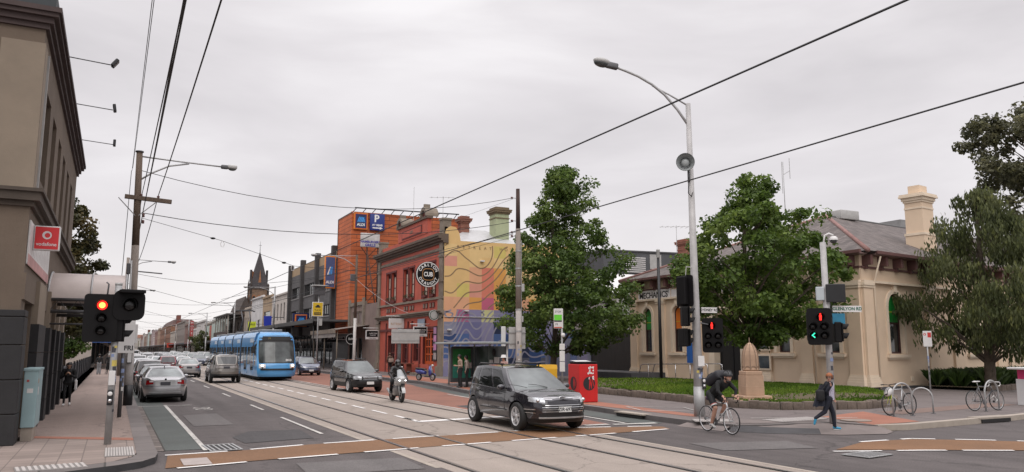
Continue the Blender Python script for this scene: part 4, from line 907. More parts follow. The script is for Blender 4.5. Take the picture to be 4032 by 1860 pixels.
# ------------------------------------------------------------------ the row beyond, one building after another
def row_house(label, nm, y0, y1, H, col, wins=(), par=.5, pcol=None, aw=True, awc=(.05, .05, .052), x=XR, wfr=(.2, .18, .17), cat='building', roof=None, side=1, wnz=None, mat=None):
 t = thing(nm, label, cat, (x + 5 * side, (y0 + y1) / 2, 0)); F = Fr((x, y0), 90, side); Ln = y1 - y0; mw = mat or pm('wall_%d' % int(y0 * 10 + side), col, .85, 0, .16, .8, .1, 20)
 ops = [(a, b, c, d) for a, b, c, d in wins]; m = MB(); m.wall(F, 0, Ln, 0, H, ops + [(.4, Ln - .4, .4, 3.3)], mw, .18); body(F, Ln, H, 12, mw, M_steeldk, m); m.wbuild('wall', t)
 for o in ops: win(F, t, *o, -.1, pm('sash_%d' % int(wfr[0] * 100), wfr, .7), M_glass, 0, 1, .07)
 win(F, t, .4, Ln - .4, .4, 3.3, -.12, M_blackm, M_glass, max(1, int(Ln / 3)), 0, .09, name='shop_window')
 if par:
  m = MB(); m.fbox(F, -.05, Ln + .05, H - .1, H + .1, -.3, .22, pm('trim_%d' % int(y0 * 10 + side), pcol or tuple(c * .7 for c in col), .8)); m.fbox(F, 0, Ln, H + .1, H + par, -.3, .0, mw); m.wbuild('parapet', t)
 if aw: awning(t, F, 0, Ln, 4.0, 3.2, pm('awning_%d' % int(awc[0] * 1000), awc, .7, .1, .2, 1), pm('fascia_%d' % int(awc[0] * 1000), tuple(min(1, c * 1.5) for c in awc), .7, 0, .3, .6), (), .25)
 return t, F
row_house('white two storey building with five tall narrow windows after grey building', 'white_building', 114.2, 128.6, 10.3, (.50, .45, .41), [(s, s + 1.1, 6.45, 9.0) for s in (1.0, 3.7, 6.2, 8.9, 11.4)], .25, (.42, .38, .35), True, (.06, .06, .06))
row_house('narrow tan and cream building beside the tall white gable', 'tan_building', 128.6, 137.3, 10.6, (.36, .26, .17), [(1.2, 7.5, 6.3, 8.3)], .3, (.28, .2, .13))
row_house('blank white rendered building left of the tan one', 'white_building', 137.3, 149.5, 11.0, (.56, .545, .54), [(2, 5, 5.2, 7.2)], .3, (.45, .43, .42))
row_house('narrow cream terrace with columned upper floor behind tram', 'terrace_building', 149.5, 158, 9.6, (.40, .34, .28), [(1, 2.2, 5.4, 8), (3.4, 4.6, 5.4, 8), (5.8, 7, 5.4, 8)], .4)
# verandahed corner building
t, F = row_house('brown two storey building with an open upper balcony and posts', 'balcony_building', 158, 180, 8.4, (.11, .085, .07), [(2, 4, 5, 7.6), (7, 9, 5, 7.6), (12, 14, 5, 7.6), (17, 19, 5, 7.6)], .2, None, False)
m = MB(); m.fbox(F, -.3, 22.3, 8.7, 8.95, -.2, 3.3, pm('balcony_roof', (.07, .06, .055), .7)); m.wbuild('balcony_roof', t)
m = MB(); m.fbox(F, -.1, 22.1, 4.2, 4.5, 0, 3.1, pm('balcony_deck', (.10, .085, .075), .8)); m.wbuild('balcony_deck', t)
m = MB(); m.fbox(F, -.1, 22.1, 4.5, 5.6, 3.0, 3.08, pm('balcony_panel', (.06, .042, .034), .8)); m.wbuild('balustrade', t)
for s in range(0, 23, 4): m = MB(); m.fbox(F, s, s + .2, .1, 8.7, 2.85, 3.05, pm('balcony_post', (.30, .27, .24), .7)); m.wbuild('post', t)
row_house('low pale green and white building past the balcony building', 'pale_building', 180, 205, 9.3, (.33, .36, .33), [(3, 7, 5, 7.6), (11, 15, 5, 7.6), (18, 22, 5, 7.6)], .5)
far = [(205, 214, 9.0, (.40, .38, .34), 'cream two storey shop row beside the pale green panels'), (214, 231, 8.6, (.30, .26, .22), 'low buff brick shop past the cream row'), (231, 256, 9.8, (.50, .48, .46), 'tall white shop block with dark upper windows far up the street'),
   (256, 276, 7.9, (.52, .50, .48), 'low white shop building just past the red vertical sign'), (276, 300, 10.2, (.19, .11, .09), 'dark red brick shop far beyond the red vertical sign'), (300, 340, 11.8, (.22, .19, .17), 'tall grey brown flat block beside the mansard building'), (340, 378, 9.0, (.42, .37, .32), 'low pale shop row in front of the mansard building')]
for i, (a, b, h, c, lab) in enumerate(far):
 row_house(lab, 'shop_building', a, b, h, c, [(2 + k * 4.5, 3.8 + k * 4.5, 5, 7.2) for k in range(int((b - a - 2) / 4.5))], .5, None, True, (.04 + .03 * (i % 3), .045, .05))
t, F = row_house('large brown brick building with mansard roof and chimney far up street', 'mansard_building', 378, 467, 12.4, (.22, .105, .062), [(2 + k * 8, 6 + k * 8, z, z + 2.2) for k in range(10) for z in (5, 8.8)], .3, (.34, .22, .12), True)
m = MB(); P_ = [F.p(0, 12.6, 0), F.p(89, 12.6, 0), F.p(89, 12.6, -12), F.p(0, 12.6, -12)]; Q_ = [F.p(10, 15.6, -2), F.p(80, 15.6, -2), F.p(80, 15.6, -9), F.p(10, 15.6, -9)]; m.add(P_ + Q_, [(0, 1, 5, 4), (1, 2, 6, 5), (2, 3, 7, 6), (3, 0, 4, 7), (4, 5, 6, 7)], pm('mansard_slate', (.085, .042, .034), .8, 0, .2, 1)); r0 = m.wbuild('roof', t)
m = MB(); m.fbox(F, 2, 9, 12.6, 17.2, -4.0, -2.4, pm('mansard_chimney', (.17, .06, .045), .8)); m.wbuild('chimney', r0)
r_ = random.Random(21); y = 467
cols = [(.30, .22, .17), (.24, .14, .10), (.40, .37, .34), (.33, .28, .23), (.20, .13, .10), (.45, .43, .41)]
nm_ = ['tan', 'brown', 'pale', 'buff', 'dark brick', 'white']
k = 0
while y < 860:
 wd = r_.uniform(22, 44); h = r_.uniform(8.5, 14.5); c = cols[k % 6]
 t, F = row_house('far %s building on the right, %s past the mansard roof' % (nm_[k % 6], ['first', 'second', 'third', 'fourth', 'fifth', 'sixth', 'seventh', 'eighth', 'ninth', 'tenth', 'eleventh', 'twelfth', 'thirteenth', 'fourteenth', 'fifteenth', 'sixteenth', 'seventeenth', 'eighteenth', 'nineteenth', 'twentieth'][k]), 'far_building', y, y + wd, h, tuple(q * r_.uniform(.85, 1.15) for q in c), [(2 + j * 6, 4.5 + j * 6, 5, 7.5) for j in range(int((wd - 3) / 6))], r_.uniform(.3, 1.2))
 if r_.random() < .75:
  m = MB(); s = r_.uniform(3, wd - 5); m.fbox(F, s, s + 2.2, h, h + r_.uniform(2.5, 5), -5, -3, pm('far_chimney', (.17, .08, .06), .8)); m.wbuild('chimney', t)
 y += wd; k += 1
# far end: the street bends, closing the view with small roofs on a rise
for i in range(16):
 x = -30 + i * 13 + r_.uniform(-3, 3); h = r_.uniform(9, 15) + (3 if i % 5 == 2 else 0); c = cols[(i * 5) % 6]; y = 900 + abs(i - 3) * 5
 t = thing('distant_house', 'tiny distant %s house closing the far end of the street, %s from the left' % (nm_[(i * 5) % 6], ['first', 'second', 'third', 'fourth', 'fifth', 'sixth', 'seventh', 'eighth', 'ninth', 'tenth', 'eleventh', 'twelfth', 'thirteenth', 'fourteenth', 'fifteenth', 'sixteenth'][i]), 'house', (x, y, 0))
 m = MB(); m.box(-6, 0, 0, 6, 12, h, pm('distant_wall_%d' % (i % 6), c, .9, 0, .15, .5)); m.build('wall', t); m = MB(); m.add([(-6.4, -.4, h), (6.4, -.4, h), (6.4, 12.4, h), (-6.4, 12.4, h), (-6.4, 6, h + 3.5), (6.4, 6, h + 3.5)], [(0, 1, 5, 4), (2, 3, 4, 5), (0, 3, 4), (1, 2, 5)], pm('distant_roof_%d' % (i % 3), [(.12, .09, .08), (.19, .09, .06), (.16, .15, .15)][i % 3], .9)); m.build('roof', t)
 m = MB(); m.box(-2, -.05, 2, 2, .0, 5, M_glass); m.build('window', t)

# ------------------------------------------------------------------ church tower behind the row
M_chs = pm('church_sandstone', (.19, .125, .085), .9, 0, .3, 1.2, .3, 12); M_chd = pm('church_dark_stone', (.07, .055, .048), .9, 0, .3, 1, .3, 12); M_chsl = pm('spire_slate', (.042, .036, .038), .75, 0, .25, 2, .2, 10); M_cho = pm('church_orange_brick', (.30, .135, .065), .85, 0, .2, 2)
cx_, cy_ = 27.6, 178
T = thing('church_tower', 'dark stone church tower with steep slate spire above the shops', 'church', (cx_, cy_, 0))
m = MB(); m.box(cx_ - 2.5, cy_ - 2.5, 0, cx_ + 2.5, cy_ + 2.5, 15.3, M_chs); m.box(cx_ - 2.7, cy_ - 2.7, 11.2, cx_ + 2.7, cy_ + 2.7, 11.5, M_chd); m.box(cx_ - 2.75, cy_ - 2.75, 15.1, cx_ + 2.75, cy_ + 2.75, 15.45, M_chd)
for sx in (-1, 1):
 for sy in (-1, 1): m.box(cx_ + sx * 2.5 - .3, cy_ + sy * 2.5 - .3, 0, cx_ + sx * 2.5 + .3, cy_ + sy * 2.5 + .3, 14, M_chd)
m.wbuild('tower_wall', T)
for ang, P0 in ((0, (cx_ - 2.5, cy_ - 2.5)), (90, (cx_ - 2.5, cy_ - 2.5))):
 FF = Fr(P0, ang, -1 if ang == 0 else 1)
 for s in (.25, 1.8, 3.35):
  m = MB(); A = [(s, 11.8), (s, 13.1)] + [(s + .7 - .7 * math.cos(math.pi * q / 8), 13.1 + .75 * math.sin(math.pi * q / 8)) for q in range(9)] + [(s + 1.4, 11.8)]
  m.fpoly(FF, A, 0, .06, M_cho); B_ = [(s + .25 + (a - s) * .64, 11.85 + (z - 11.8) * .86) for a, z in A]; m.fpoly(FF, B_, .061, .07, M_dark); m.wbuild('belfry_opening', T)
m = MB(); vs = [(cx_ + sx * 2.6, cy_ + sy * 2.6, 15.45) for sx, sy in ((-1, -1), (1, -1), (1, 1), (-1, 1))] + [(cx_ + sx * 1.42, cy_ + sy * 1.42, 19.2) for sx, sy in ((-1, -1), (1, -1), (1, 1), (-1, 1))] + [(cx_, cy_, 23.7)]
m.add(vs, [(0, 1, 5, 4), (1, 2, 6, 5), (2, 3, 7, 6), (3, 0, 4, 7), (4, 5, 8), (5, 6, 8), (6, 7, 8), (7, 4, 8)], M_chsl); sp_ = m.wbuild('spire', T); T.scale = (.72, .72, 1)
m = MB()
for sx, sy in ((0, -1), (-1, 0)):
 ux, uy = (1, 0) if sy else (0, 1); px, py = cx_ + sx * 2.25, cy_ + sy * 2.25
 m.add([(px - ux * .45, py - uy * .45, 16.3), (px + ux * .45, py + uy * .45, 16.3), (px, py, 19.4), (px - sx * 1.2, py - sy * 1.2, 18.6)], [(0, 1, 2), (0, 2, 3), (1, 2, 3)], M_cho)

for sx in (-1, 1): m.box(cx_ + sx * 2.35 - .25, cy_ - .6, 16.8, cx_ + sx * 2.35 + .25, cy_ + .6, 19.4, M_chsl)
m.wbuild('lucarne', sp_)
for q, (sx, sy) in enumerate(((-1, -1), (1, -1), (-1, 1), (1, 1))): m = MB(); m.lathe([(.3, 13.9), (.3, 15.9), (.36, 16.0), (1e-4, 17.6 if sx < 0 else 16.4)], M_chd, 8, None, (cx_ + sx * 2.5, cy_ + sy * 2.5, 0)); m.wbuild('pinnacle', T)
m = MB(); m.tube([(cx_, cy_, 23.5), (cx_, cy_, 25.8)], [.09, .03], M_steeldk, 6); m.tube([(cx_ - .45, cy_, 24.9), (cx_ + .45, cy_, 24.9)], .04, M_steeldk, 5); m.wbuild('finial', sp_)
t = thing('church_hall', 'dark gabled church roof at the foot of the spire', 'church', (cx_ - 4, cy_ + 8, 0)); m = MB(); m.box(cx_ - 3.6, cy_ - 1, 0, cx_ - 1.9, cy_ + 12, 10.6, M_chs); m.wbuild('wall', t); m = MB(); m.prism([(0, 0), (2.4, 0), (1.2, 3)], 0, 15, M_chd, Matrix.Translation((cx_ - 4.0, cy_ + 13, 10.5)) @ Matrix.Rotation(R(90), 4, 'X')); m.wbuild('roof', t)

# ------------------------------------------------------------------ signs along the row
t = thing('vertical_sign', 'tall red vertical banner sign far up the street', 'sign', (19.8, 243, 7.6)); m = MB(); m.box(-.42, 0, -2.5, .42, .2, 2.6, pm('red_banner', (.30, .03, .028), .6, 0, .2, 1)); m.build('banner', t); m = MB(); m.box(.42, .05, 1, 2.4, .15, 1.15, M_steeldk); m.build('bracket', t)
for q, ch in enumerate('HOTEL'): text('lettering', ch, .85, M_whiteink, t, Matrix.Translation((0, -.02, 2 - q * 1.0)) @ Matrix.Rotation(R(90), 4, 'X'), .01)
t = thing('yellow_sign', 'lime yellow sign above the tram pantograph on the cream terrace', 'sign', (19.6, 131, 5.8)); m = MB(); m.box(-.6, 0, -.75, .6, .15, .75, pm('lime_yellow_face', (.52, .60, .03), .5, 0, .08, 1)); m.build('panel', t); text('lettering', 'SALE', .4, M_ink, t, Matrix.Translation((0, -.02, .3)) @ Matrix.Rotation(R(90), 4, 'X'), .01); m = MB(); m.box(.6, .02, .3, 2.6, .1, .4, M_steeldk); m.build('bracket', t)
t = thing('blue_sign', 'plain deep blue sign panel hanging beside the white building', 'sign', (19.7, 117.5, 6.1)); m = MB(); m.prism([(-.55, .8), (-.5, -.45), (-.35, -.7), (.4, -.8), (.55, -.6), (.55, .85)], 0, .2, pm('deep_blue_face', (.012, .03, .34), .5, 0, .06, 1), Matrix.Rotation(R(90), 4, 'X')); m.build('panel', t); m = MB(); m.box(.5, .0, .6, 2.4, .08, .7, M_steeldk); m.build('bracket', t)
for q, (y, y1, z0, z1, c, lab) in enumerate([(175, 184, 5.0, 7.9, (.40, .46, .42), 'nearest pale green panel above the awnings past the balcony building'), (185.5, 197.5, 4.1, 7.9, (.38, .44, .40), 'middle pale green panel past the balcony building'), (198, 202, 4.0, 7.7, (.42, .10, .07), 'narrow red panel between two pale green ones'), (202.5, 211, 4.1, 7.8, (.40, .47, .42), 'farthest pale green panel past the balcony building')]):
 t = thing('banner_panel', lab, 'banner', (20.5, y, z0)); m = MB(); m.box(-.1, 0, 0, .1, y1 - y, z1 - z0, pm('banner_face_%d' % q, c, .7, 0, .15, .5)); m.build('panel', t); m = MB()
 for yy in (.5, y1 - y - .6): m.box(.1, yy, 1, XR - 20.5, yy + .1, 1.12, M_steeldk)
 m.build('bracket', t)
t = thing('red_awning_sign', 'square red sign over a shop far up the street', 'sign', (19.6, 332, 3.4)); m = MB(); m.box(-1.2, 0, -.7, 1.2, .3, 1.0, pm('far_red_face', (.50, .055, .03), .6, 0, .15, .3)); m.build('panel', t); m = MB(); m.box(1.2, .1, .2, 2.6, .2, .35, M_steeldk); m.build('bracket', t)

# ------------------------------------------------------------------ cream institute on the right
M_cream = pm('cream_render', (.67, .52, .38), .85, 0, .07, .8, .12, 30); M_creaml = pm('cream_trim', (.70, .585, .455), .8, 0, .08, 1.5, .1, 30); M_plum = pm('plum_timber', (.13, .062, .057), .7, 0, .15, 2)
M_blue = MATS['blue_sign_face']; M_base = pm('bluestone_base', (.075, .075, .08), .9, 0, .2, 1.5, .3, 20)
A_ = (33.7, 27.3); AN = 9.0
T = thing('institute_building', 'cream rendered single storey institute with arched windows and slate hip roof', 'building', (44, 37, 0))
FF = Fr(A_, 90, 1); FS_ = Fr(A_, AN, -1)
M_greenp = pm('green_window_poster', (.012, .22, .035), .4, 0, .1, 1); M_orp = pm('orange_window_poster', (.62, .155, .02), .4, 0, .08, 1)
M_sash = pm('dark_red_sash', (.055, .02, .018), .5, 0, .15, 2)
fw_ = [(1.5, 2.45), (4.85, 5.8), (14.15, 15.1), (17.45, 18.4)]
sw_ = [(2.45, 3.85), (11.3, 12.7), (17.5, 18.9)]
m = MB()
m.wall(FF, 0, 20, 0, 7.1, [(a, b, 2.0, 5.05) for a, b in fw_] + [(8.6, 10.9, .2, 4.3)], M_cream, .3, M_creaml, (0, 1, 2, 3))
m.wall(FS_, 0, 30, 0, 7.1, [(a, b, 1.95, 5.1) for a, b in sw_], M_cream, .3, M_creaml, (0, 1, 2))
m.add([FF.p(20, 0, 0), FF.p(20, 7.1, 0), (58, 47.3, 7.1), (58, 47.3, 0)], [(0, 1, 2, 3)], M_cream)
m.wbuild('wall', T)
def surround(F, a, b, z0, z1, par):
 m = MB(); c = (a + b) / 2; r0 = (b - a) / 2 + .02; r1 = r0 + .22; sp = z1 - (b - a) / 2; n = 14
 for k in range(n):
  t0, t1 = math.pi * k / n, math.pi * (k + 1) / n; q = lambda t, r: (c + r * math.cos(t), sp + r * math.sin(t)); m.fpoly(F, [q(t0, r1), q(t1, r1), q(t1, r0), q(t0, r0)], 0, .07, M_creaml)
 m.fbox(F, a - .24, a - .02, z0, sp, 0, .06, M_creaml); m.fbox(F, b + .02, b + .24, z0, sp, 0, .06, M_creaml); m.fbox(F, c - .13, c + .13, z1 + .1, z1 + .55, .0, .12, M_creaml)
 m.fbox(F, a - .4, b + .4, z0 - .2, z0 - .04, 0, .16, M_creaml); m.fbox(F, a - .3, b + .3, z0 - .3, z0 - .2, 0, .09, M_creaml); m.wbuild('window_surround', par)
def poster(F, o, a, b, z0, z1, mt, d=-.19):
 rad = (b - a) / 2 - .1; sp = z1 - (b - a) / 2; c = (a + b) / 2; m = MB(); P_ = [(c - rad, z0)] + [(c - rad * math.cos(math.pi * t / 12), sp + rad * math.sin(math.pi * t / 12)) for t in range(13)] + [(c + rad, z0)]
 m.add([F.p(x, z, d) for x, z in P_], [tuple(range(len(P_)))], mt); m.wbuild('poster_panel', o)
 m = MB(); m.fbox(F, c - rad, c + rad, z0 + .52, z0 + .56, d, d + .01, pm('yellow_strip', (.5, .42, .03), .5)); m.wbuild('poster_line', o)
for k, (a, b) in enumerate(fw_):
 o = win(FF, T, a, b, 2.0, 5.05, -.17, M_sash, M_glass, 0, 1, .08, True); surround(FF, a, b, 2.0, 5.05, T)
 if k == 3: poster(FF, o, a, b, 3.5, 5.05, M_greenp)
 if k == 2: poster(FF, o, a, b, 3.5, 5.05, M_orp)
for k, (a, b) in enumerate(sw_):
 o = win(FS_, T, a, b, 1.95, 5.1, -.17, M_sash, M_glass, 0, 1, .09, True); surround(FS_, a, b, 1.95, 5.1, T)
 if k == 0: poster(FS_, o, a, b, 3.6, 5.1, M_greenp)
def pilaster(F, s, wd, par):
 m = MB(); m.fbox(F, s, s + wd, .9, 5.55, 0, .13, M_cream); m.fbox(F, s - .12, s + wd + .12, .3, .55, 0, .27, M_creaml); m.fbox(F, s - .09, s + wd + .09, .552, .68, 0, .23, M_creaml); m.fbox(F, s - .05, s + wd + .05, .682, .8, 0, .2, M_creaml); m.fbox(F, s - .02, s + wd + .02, .802, .9, 0, .16, M_creaml)
 m.fbox(F, s - .05, s + wd + .05, 5.3, 5.42, 0, .18, M_creaml); m.fbox(F, s - .08, s + wd + .08, 5.422, 5.56, 0, .22, M_creaml); m.wbuild('pilaster', par)
for s in (.05, 3.2, 6.3, 12.1, 15.9, 19.1): pilaster(FF, s, .8, T)
for s in (.05, 6.3, 9.2, 14.6, 20): pilaster(FS_, s, .85, T)
for F, Ln in ((FF, 20), (FS_, 30)):
 m = MB(); m.fbox(F, -.05 if F is FF else .02, Ln, 5.56, 5.68, 0, .2, M_creaml); m.fbox(F, -.03 if F is FF else .02, Ln, 5.682, 6.3, .0, .05, M_cream); m.wbuild('frieze', T)
 m = MB(); m.fbox(F, -.1 if F is FF else .06, Ln, .0, .28, 0, .11, M_base); m.wbuild('stone_base', T)
 s = .25
 while s < Ln: m = MB(); m.fbox(F, s, s + .22, 6.45, 6.95, 0, .48, M_plum); m.fbox(F, s + .03, s + .19, 6.25, 6.45, 0, .22, M_plum); m.wbuild('eave_bracket', T); s += 1.5
 m = MB(); m.fbox(F, -.06 if F is FF else .03, Ln, 6.3, 6.4, 0, .12, M_plum); m.fbox(F, -.5 if F is FF else .52, Ln + .3, 6.96, 7.02, 0, .62, pm('eave_lining', (.20, .13, .12), .8)); m.wbuild('eave_board', T)
 m = MB(); m.fbox(F, -.62 if F is FF else .56, Ln + .3, 7.0, 7.16, .56, .70, M_plum); m.wbuild('gutter', T)
M_slate = courses('grey_slate_roof', (.125, .105, .098), (.055, .045, .042), .32, .17, .01, .3, 'XZ', .8, .4)
c0 = FF.p(-.65, 7.12, .65); c1 = FF.p(20.5, 7.12, .65); c2 = FS_.p(31, 7.12, .65); c3_ = (64, 48, 7.12); r0_ = (43.2, 37.4, 11.25); r1_ = (64, 40.0, 11.25)
M_slatef = courses('grey_slate_front', (.125, .105, .098), (.055, .045, .042), .32, .17, .01, .3, 'YZ', .8, .4)
m = MB(); c0s = FS_.p(-.3, 7.12, .68)
m.add([c0s, c1, r0_], [(0, 1, 2)], M_slatef); m.add([c0s, c2, r1_, r0_], [(0, 1, 2, 3)], M_slate); m.add([c1, c3_, r1_, r0_], [(0, 1, 2, 3)], M_slate); ro = m.wbuild('roof', T)
m = MB(); mt_ = pm('ridge_tile', (.24, .13, .115), .8, 0, .2, 2); m.tube([c0s, r0_], .13, mt_, 6); m.tube([c1, r0_], .13, mt_, 6); m.tube([r0_, r1_], .1, pm('ridge_lead', (.10, .10, .10), .7), 6); m.wbuild('ridge_capping', ro)
m = MB(); m.bbox(44.2, 37.0, 11.1, 46.0, 38.6, 11.75, M_signg, .05); m.wbuild('roof_vent', ro)
m = MB(); m.box(53, 39, 11.1, 58, 41, 12.0, pm('vent_cowl', (.25, .25, .25), .6, .2)); m.wbuild('roof_cowl', ro)
def skyl(s, d, ln, wd):
 # glazed panel lying on the side slope
 p = Vector(FS_.p(s, 7.12, .65)); slope = (Vector(r0_) + (Vector(r1_) - Vector(r0_)) * .3 - p); slope = Vector((-FS_.n[0] * .92, -FS_.n[1] * .92, .39)).normalized(); u = Vector((FS_.u[0], FS_.u[1], 0)); o = p + slope * d + Vector((0, 0, .10)); q = MB(); q.add([o, o + u * ln, o + u * ln + slope * wd, o + slope * wd], [(0, 1, 2, 3)], M_signg); q.wbuild('skylight', ro)
skyl(4.6, 2.6, 2.2, .8)
# tall chimney on the side slope
p0 = FS_.p(9.55, 7.2, -1.5); ch = MB(); CM = Matrix.Translation((p0[0], p0[1], 0)) @ Matrix.Rotation(R(AN), 4, 'Z') @ Matrix.Diagonal((.56, .56, 1, 1))
ch.box(-1.25, -1.0, 7.2, 1.25, 1.0, 8.9, M_cream, CM); ch.box(-1.32, -1.07, 8.9, 1.32, 1.07, 9.05, M_creaml, CM); ch.box(-1.18, -.93, 9.05, 1.18, .93, 10.9, M_cream, CM); ch.box(-1.24, -.99, 10.5, 1.24, .99, 10.6, M_creaml, CM)
for z0, z1, q in [(10.9, 11.02, .1), (11.022, 11.2, .22), (11.202, 11.32, .42), (11.322, 11.42, .36)]: ch.box(-1.18 - q, -.93 - q, z0, 1.18 + q, .93 + q, z1, M_creaml, CM)
for k in range(7): ch.box(-1.3 + k * .4, -1.17, 11.05, -1.16 + k * .4, -1.03, 11.2, M_creaml, CM)
ch.box(-.85, -.6, 11.42, .85, .6, 11.95, M_cream, CM); ch.wbuild('chimney', ro)
# sign board, door, downpipes
m = MB(); m.fbox(FF, 15.2, 18.8, 5.6, 6.28, .06, .12, pm('sign_board_grey', (.74, .71, .71), .6, 0, .06, 2)); so = m.wbuild('name_board', T); wtext('lettering', "MECHANICS'", .58, M_ink, so, FF.p(17.0, 5.92, .126), -90, bold=.012)
m = MB(); m.fbox(FF, 8.0, 15.1, 5.7, 6.2, .06, .1, MATS['sign_board_grey']); so = m.wbuild('name_board', T); wtext('lettering', 'INSTITUTE', .5, M_ink, so, FF.p(11.4, 5.95, .11), -90, bold=.012)
win(FF, T, 8.6, 10.9, .2, 4.3, -.28, M_blackm, M_dark, 1, 0, .1, name='door')
m = MB(); m.fbox(FF, 8.1, 8.6, .2, 4.6, 0, .2, M_creaml); m.fbox(FF, 10.9, 11.4, .2, 4.6, 0, .2, M_creaml); m.fbox(FF, 8.0, 11.5, 4.6, 5.0, 0, .3, M_creaml); m.wbuild('door_surround', T)
for F, s in ((FS_, 1.0), (FS_, 16.2), (FF, 3.0)): m = MB(); m.tube([F.p(s, .2, .16), F.p(s, 5.5, .16), F.p(s, 5.9, .26), F.p(s, 6.9, .6)], .05, M_creaml, 6); m.wbuild('downpipe', T)
m = MB(); m.fbox(FS_, 4.3, 4.6, .5, .75, .0, .03, M_creaml); m.wbuild('air_vent', T)
t = thing('notice_case', 'pale framed notice cases on the institute wall behind the stone monument', 'notice board', FF.p(6.9, 2, .1)); m = MB()
for z0, z1 in ((1.0, 1.9), (2.1, 3.6)): m.fbox(FF, 6.2, 7.6, z0, z1, .14, .2, M_creaml); m.fbox(FF, 6.3, 7.5, z0 + .1, z1 - .1, .201, .21, M_glassg)
m.wbuild('case', t)
t = thing('blue_banner', 'tall blue banner on the institute wall behind the lamp pole', 'banner', FF.p(13.4, 2, .1)); m = MB(); m.fbox(FF, 13.0, 13.55, 1.3, 2.75, .15, .18, pm('blue_banner_cloth', (.02, .11, .38), .7, 0, .1, 2)); m.wbuild('cloth', t)
# stainless handrails at the ramp
t = thing('handrail', 'stainless steel ramp handrail in front of the institute wall', 'handrail', (31.9, 40, .15)); m = MB()
for x in (31.4, 32.5):
 m.tube([(x, 43.4, .15), (x, 43.0, 1.12), (x, 42.8, 1.2), (x, 36.6, 1.32), (x, 36.4, 1.25), (x, 36.4, .2)], .03, M_chrome, 6); m.tube([(x, 43.2, .3), (x, 36.4, .35)], .02, M_chrome, 6)
m.wbuild('rail', t)
for y in (42.2, 40.8, 39.4, 38.0):
 m = MB(); m.tube([(31.4, y, .15), (31.4, y, 1.25)], .028, M_chrome, 6); m.wbuild('post', t)
# ant aerials
def aerial(label, P, h, bars, rz=0):
 t = thing('roof_aerial', label, 'aerial', P, rz); m = MB(); m.tube([(0, 0, 0), (0, 0, h)], .025, M_steel, 6); m.build('mast', t); m = MB()
 for (a, b) in bars: m.tube([a, b], .018, M_steel, 5)
 m.build('elements', t)
pA = FS_.p(3.4, 0, -6.5)
aerial('tall thin aerial with one upright element on the institute roof', (pA[0], pA[1], 9.4), 4.2, [((0, 0, 3.4), (.55, 0, 3.7)), ((.55, 0, 3.2), (.55, 0, 4.5)), ((-.12, 0, 2.2), (-.1, 0, 4.2))])
aerial('flat comb aerial above the red brick chimney by the institute', (46, 57, 10), 3.6, [((-1.6, 0, 3.4), (1.4, 0, 3.5))] + [((-1.4 + k * .5, -.4 - .05 * k, 3.43), (-1.4 + k * .5, .4 + .05 * k, 3.43)) for k in range(6)], R(-20))
aerial('thin whip aerial over the orange building roof', (27.0, 76, 10.4), 8.6, [])
aerial('small comb aerial beside the red brick chimney over the mural', (25.1, 63, 11.5), 4.0, [((-1.2, 0, 3.9), (1.0, 0, 3.95))] + [((-1 + k * .5, -.3, 3.92), (-1 + k * .5, .3, 3.92)) for k in range(4)], R(-20))
# dark louvred building and brick chimney behind
T = thing('louvre_building', 'dark grey flat roofed building with white louvres behind the trees', 'building', (53, 76, 0)); SL = Fr((46.5, 70), -8, -1); SL.n = (0, -1); m = MB(); mdg = pm('dark_cladding', (.085, .088, .094), .7, .1, .12, .6)
m.fbox(SL, 0, 11, 0, 12.7, -9, 0, mdg); m.fbox(SL, -.1, 11.1, 12.7, 12.85, -9, .12, M_steeldk); m.wbuild('wall', T)
m = MB()
for k in range(8): m.fbox(SL, 2.6, 5.0, 10.45 + k * .22, 10.56 + k * .22, .02, .14, M_signw)
m.wbuild('louvre', T); m = MB(); m.fbox(SL, -.2, 11, 9.3, 10.0, 0, .1, pm('tan_band', (.30, .24, .18), .8)); m.wbuild('tan_band', T)
m = MB(); m.fbox(SL, 5.6, 7.0, 10.9, 12.5, .02, .06, M_signg); m.wbuild('window', T)
t = thing('white_shed_roof', 'white metal shed roof under the louvred building', 'roof', (44, 62, 7)); m = MB(); m.add([(40, 58, 7.0), (49, 58, 7.0), (49, 66, 9.8), (40, 66, 9.8)], [(0, 1, 2, 3)], M_signw); m.box(40, 58.2, 0, 49, 66, 6.9, M_signg); m.wbuild('roof_sheet', t)
chimney('worn red brick chimney beside the flat aerial above the slate roof', 47.5, 57, 1.9, 1.2, 7, 12.2, M_brickr, M_brickr)
# black boarded wall and low planter behind the stop
t = thing('black_wall', 'black boarded wall between the mural and the cream institute', 'wall', (35, 51, .15)); m = MB(); m.box(33.5, 52.2, 0, 38.5, 52.5, 3.6, pm('black_boarding', (.022, .021, .022), .8, 0, .3, 1.5, .2, 12, sx=(6, 6, .4))); m.wbuild('boarding', t); m = MB(); m.box(30.6, 43, .1, 33.4, 51, .62, M_base); m.wbuild('stone_ledge', t)
t = thing('blue_hoarding', 'low grey blue painted wall continuing the mural behind the plane tree', 'wall', (32, 53, .15)); m = MB(); m.box(29.5, 52.4, .1, 33.5, 52.6, 3.0, MU['slate']); m.wbuild('painted_panel', t); m = MB()
for k in range(4): m.box(29.7 + k * .95, 52.38, .9, 30.3 + k * .95, 52.398, 2.6, MU['lilac' if k % 2 else 'sky'])
m.wbuild('poster_patch', t)

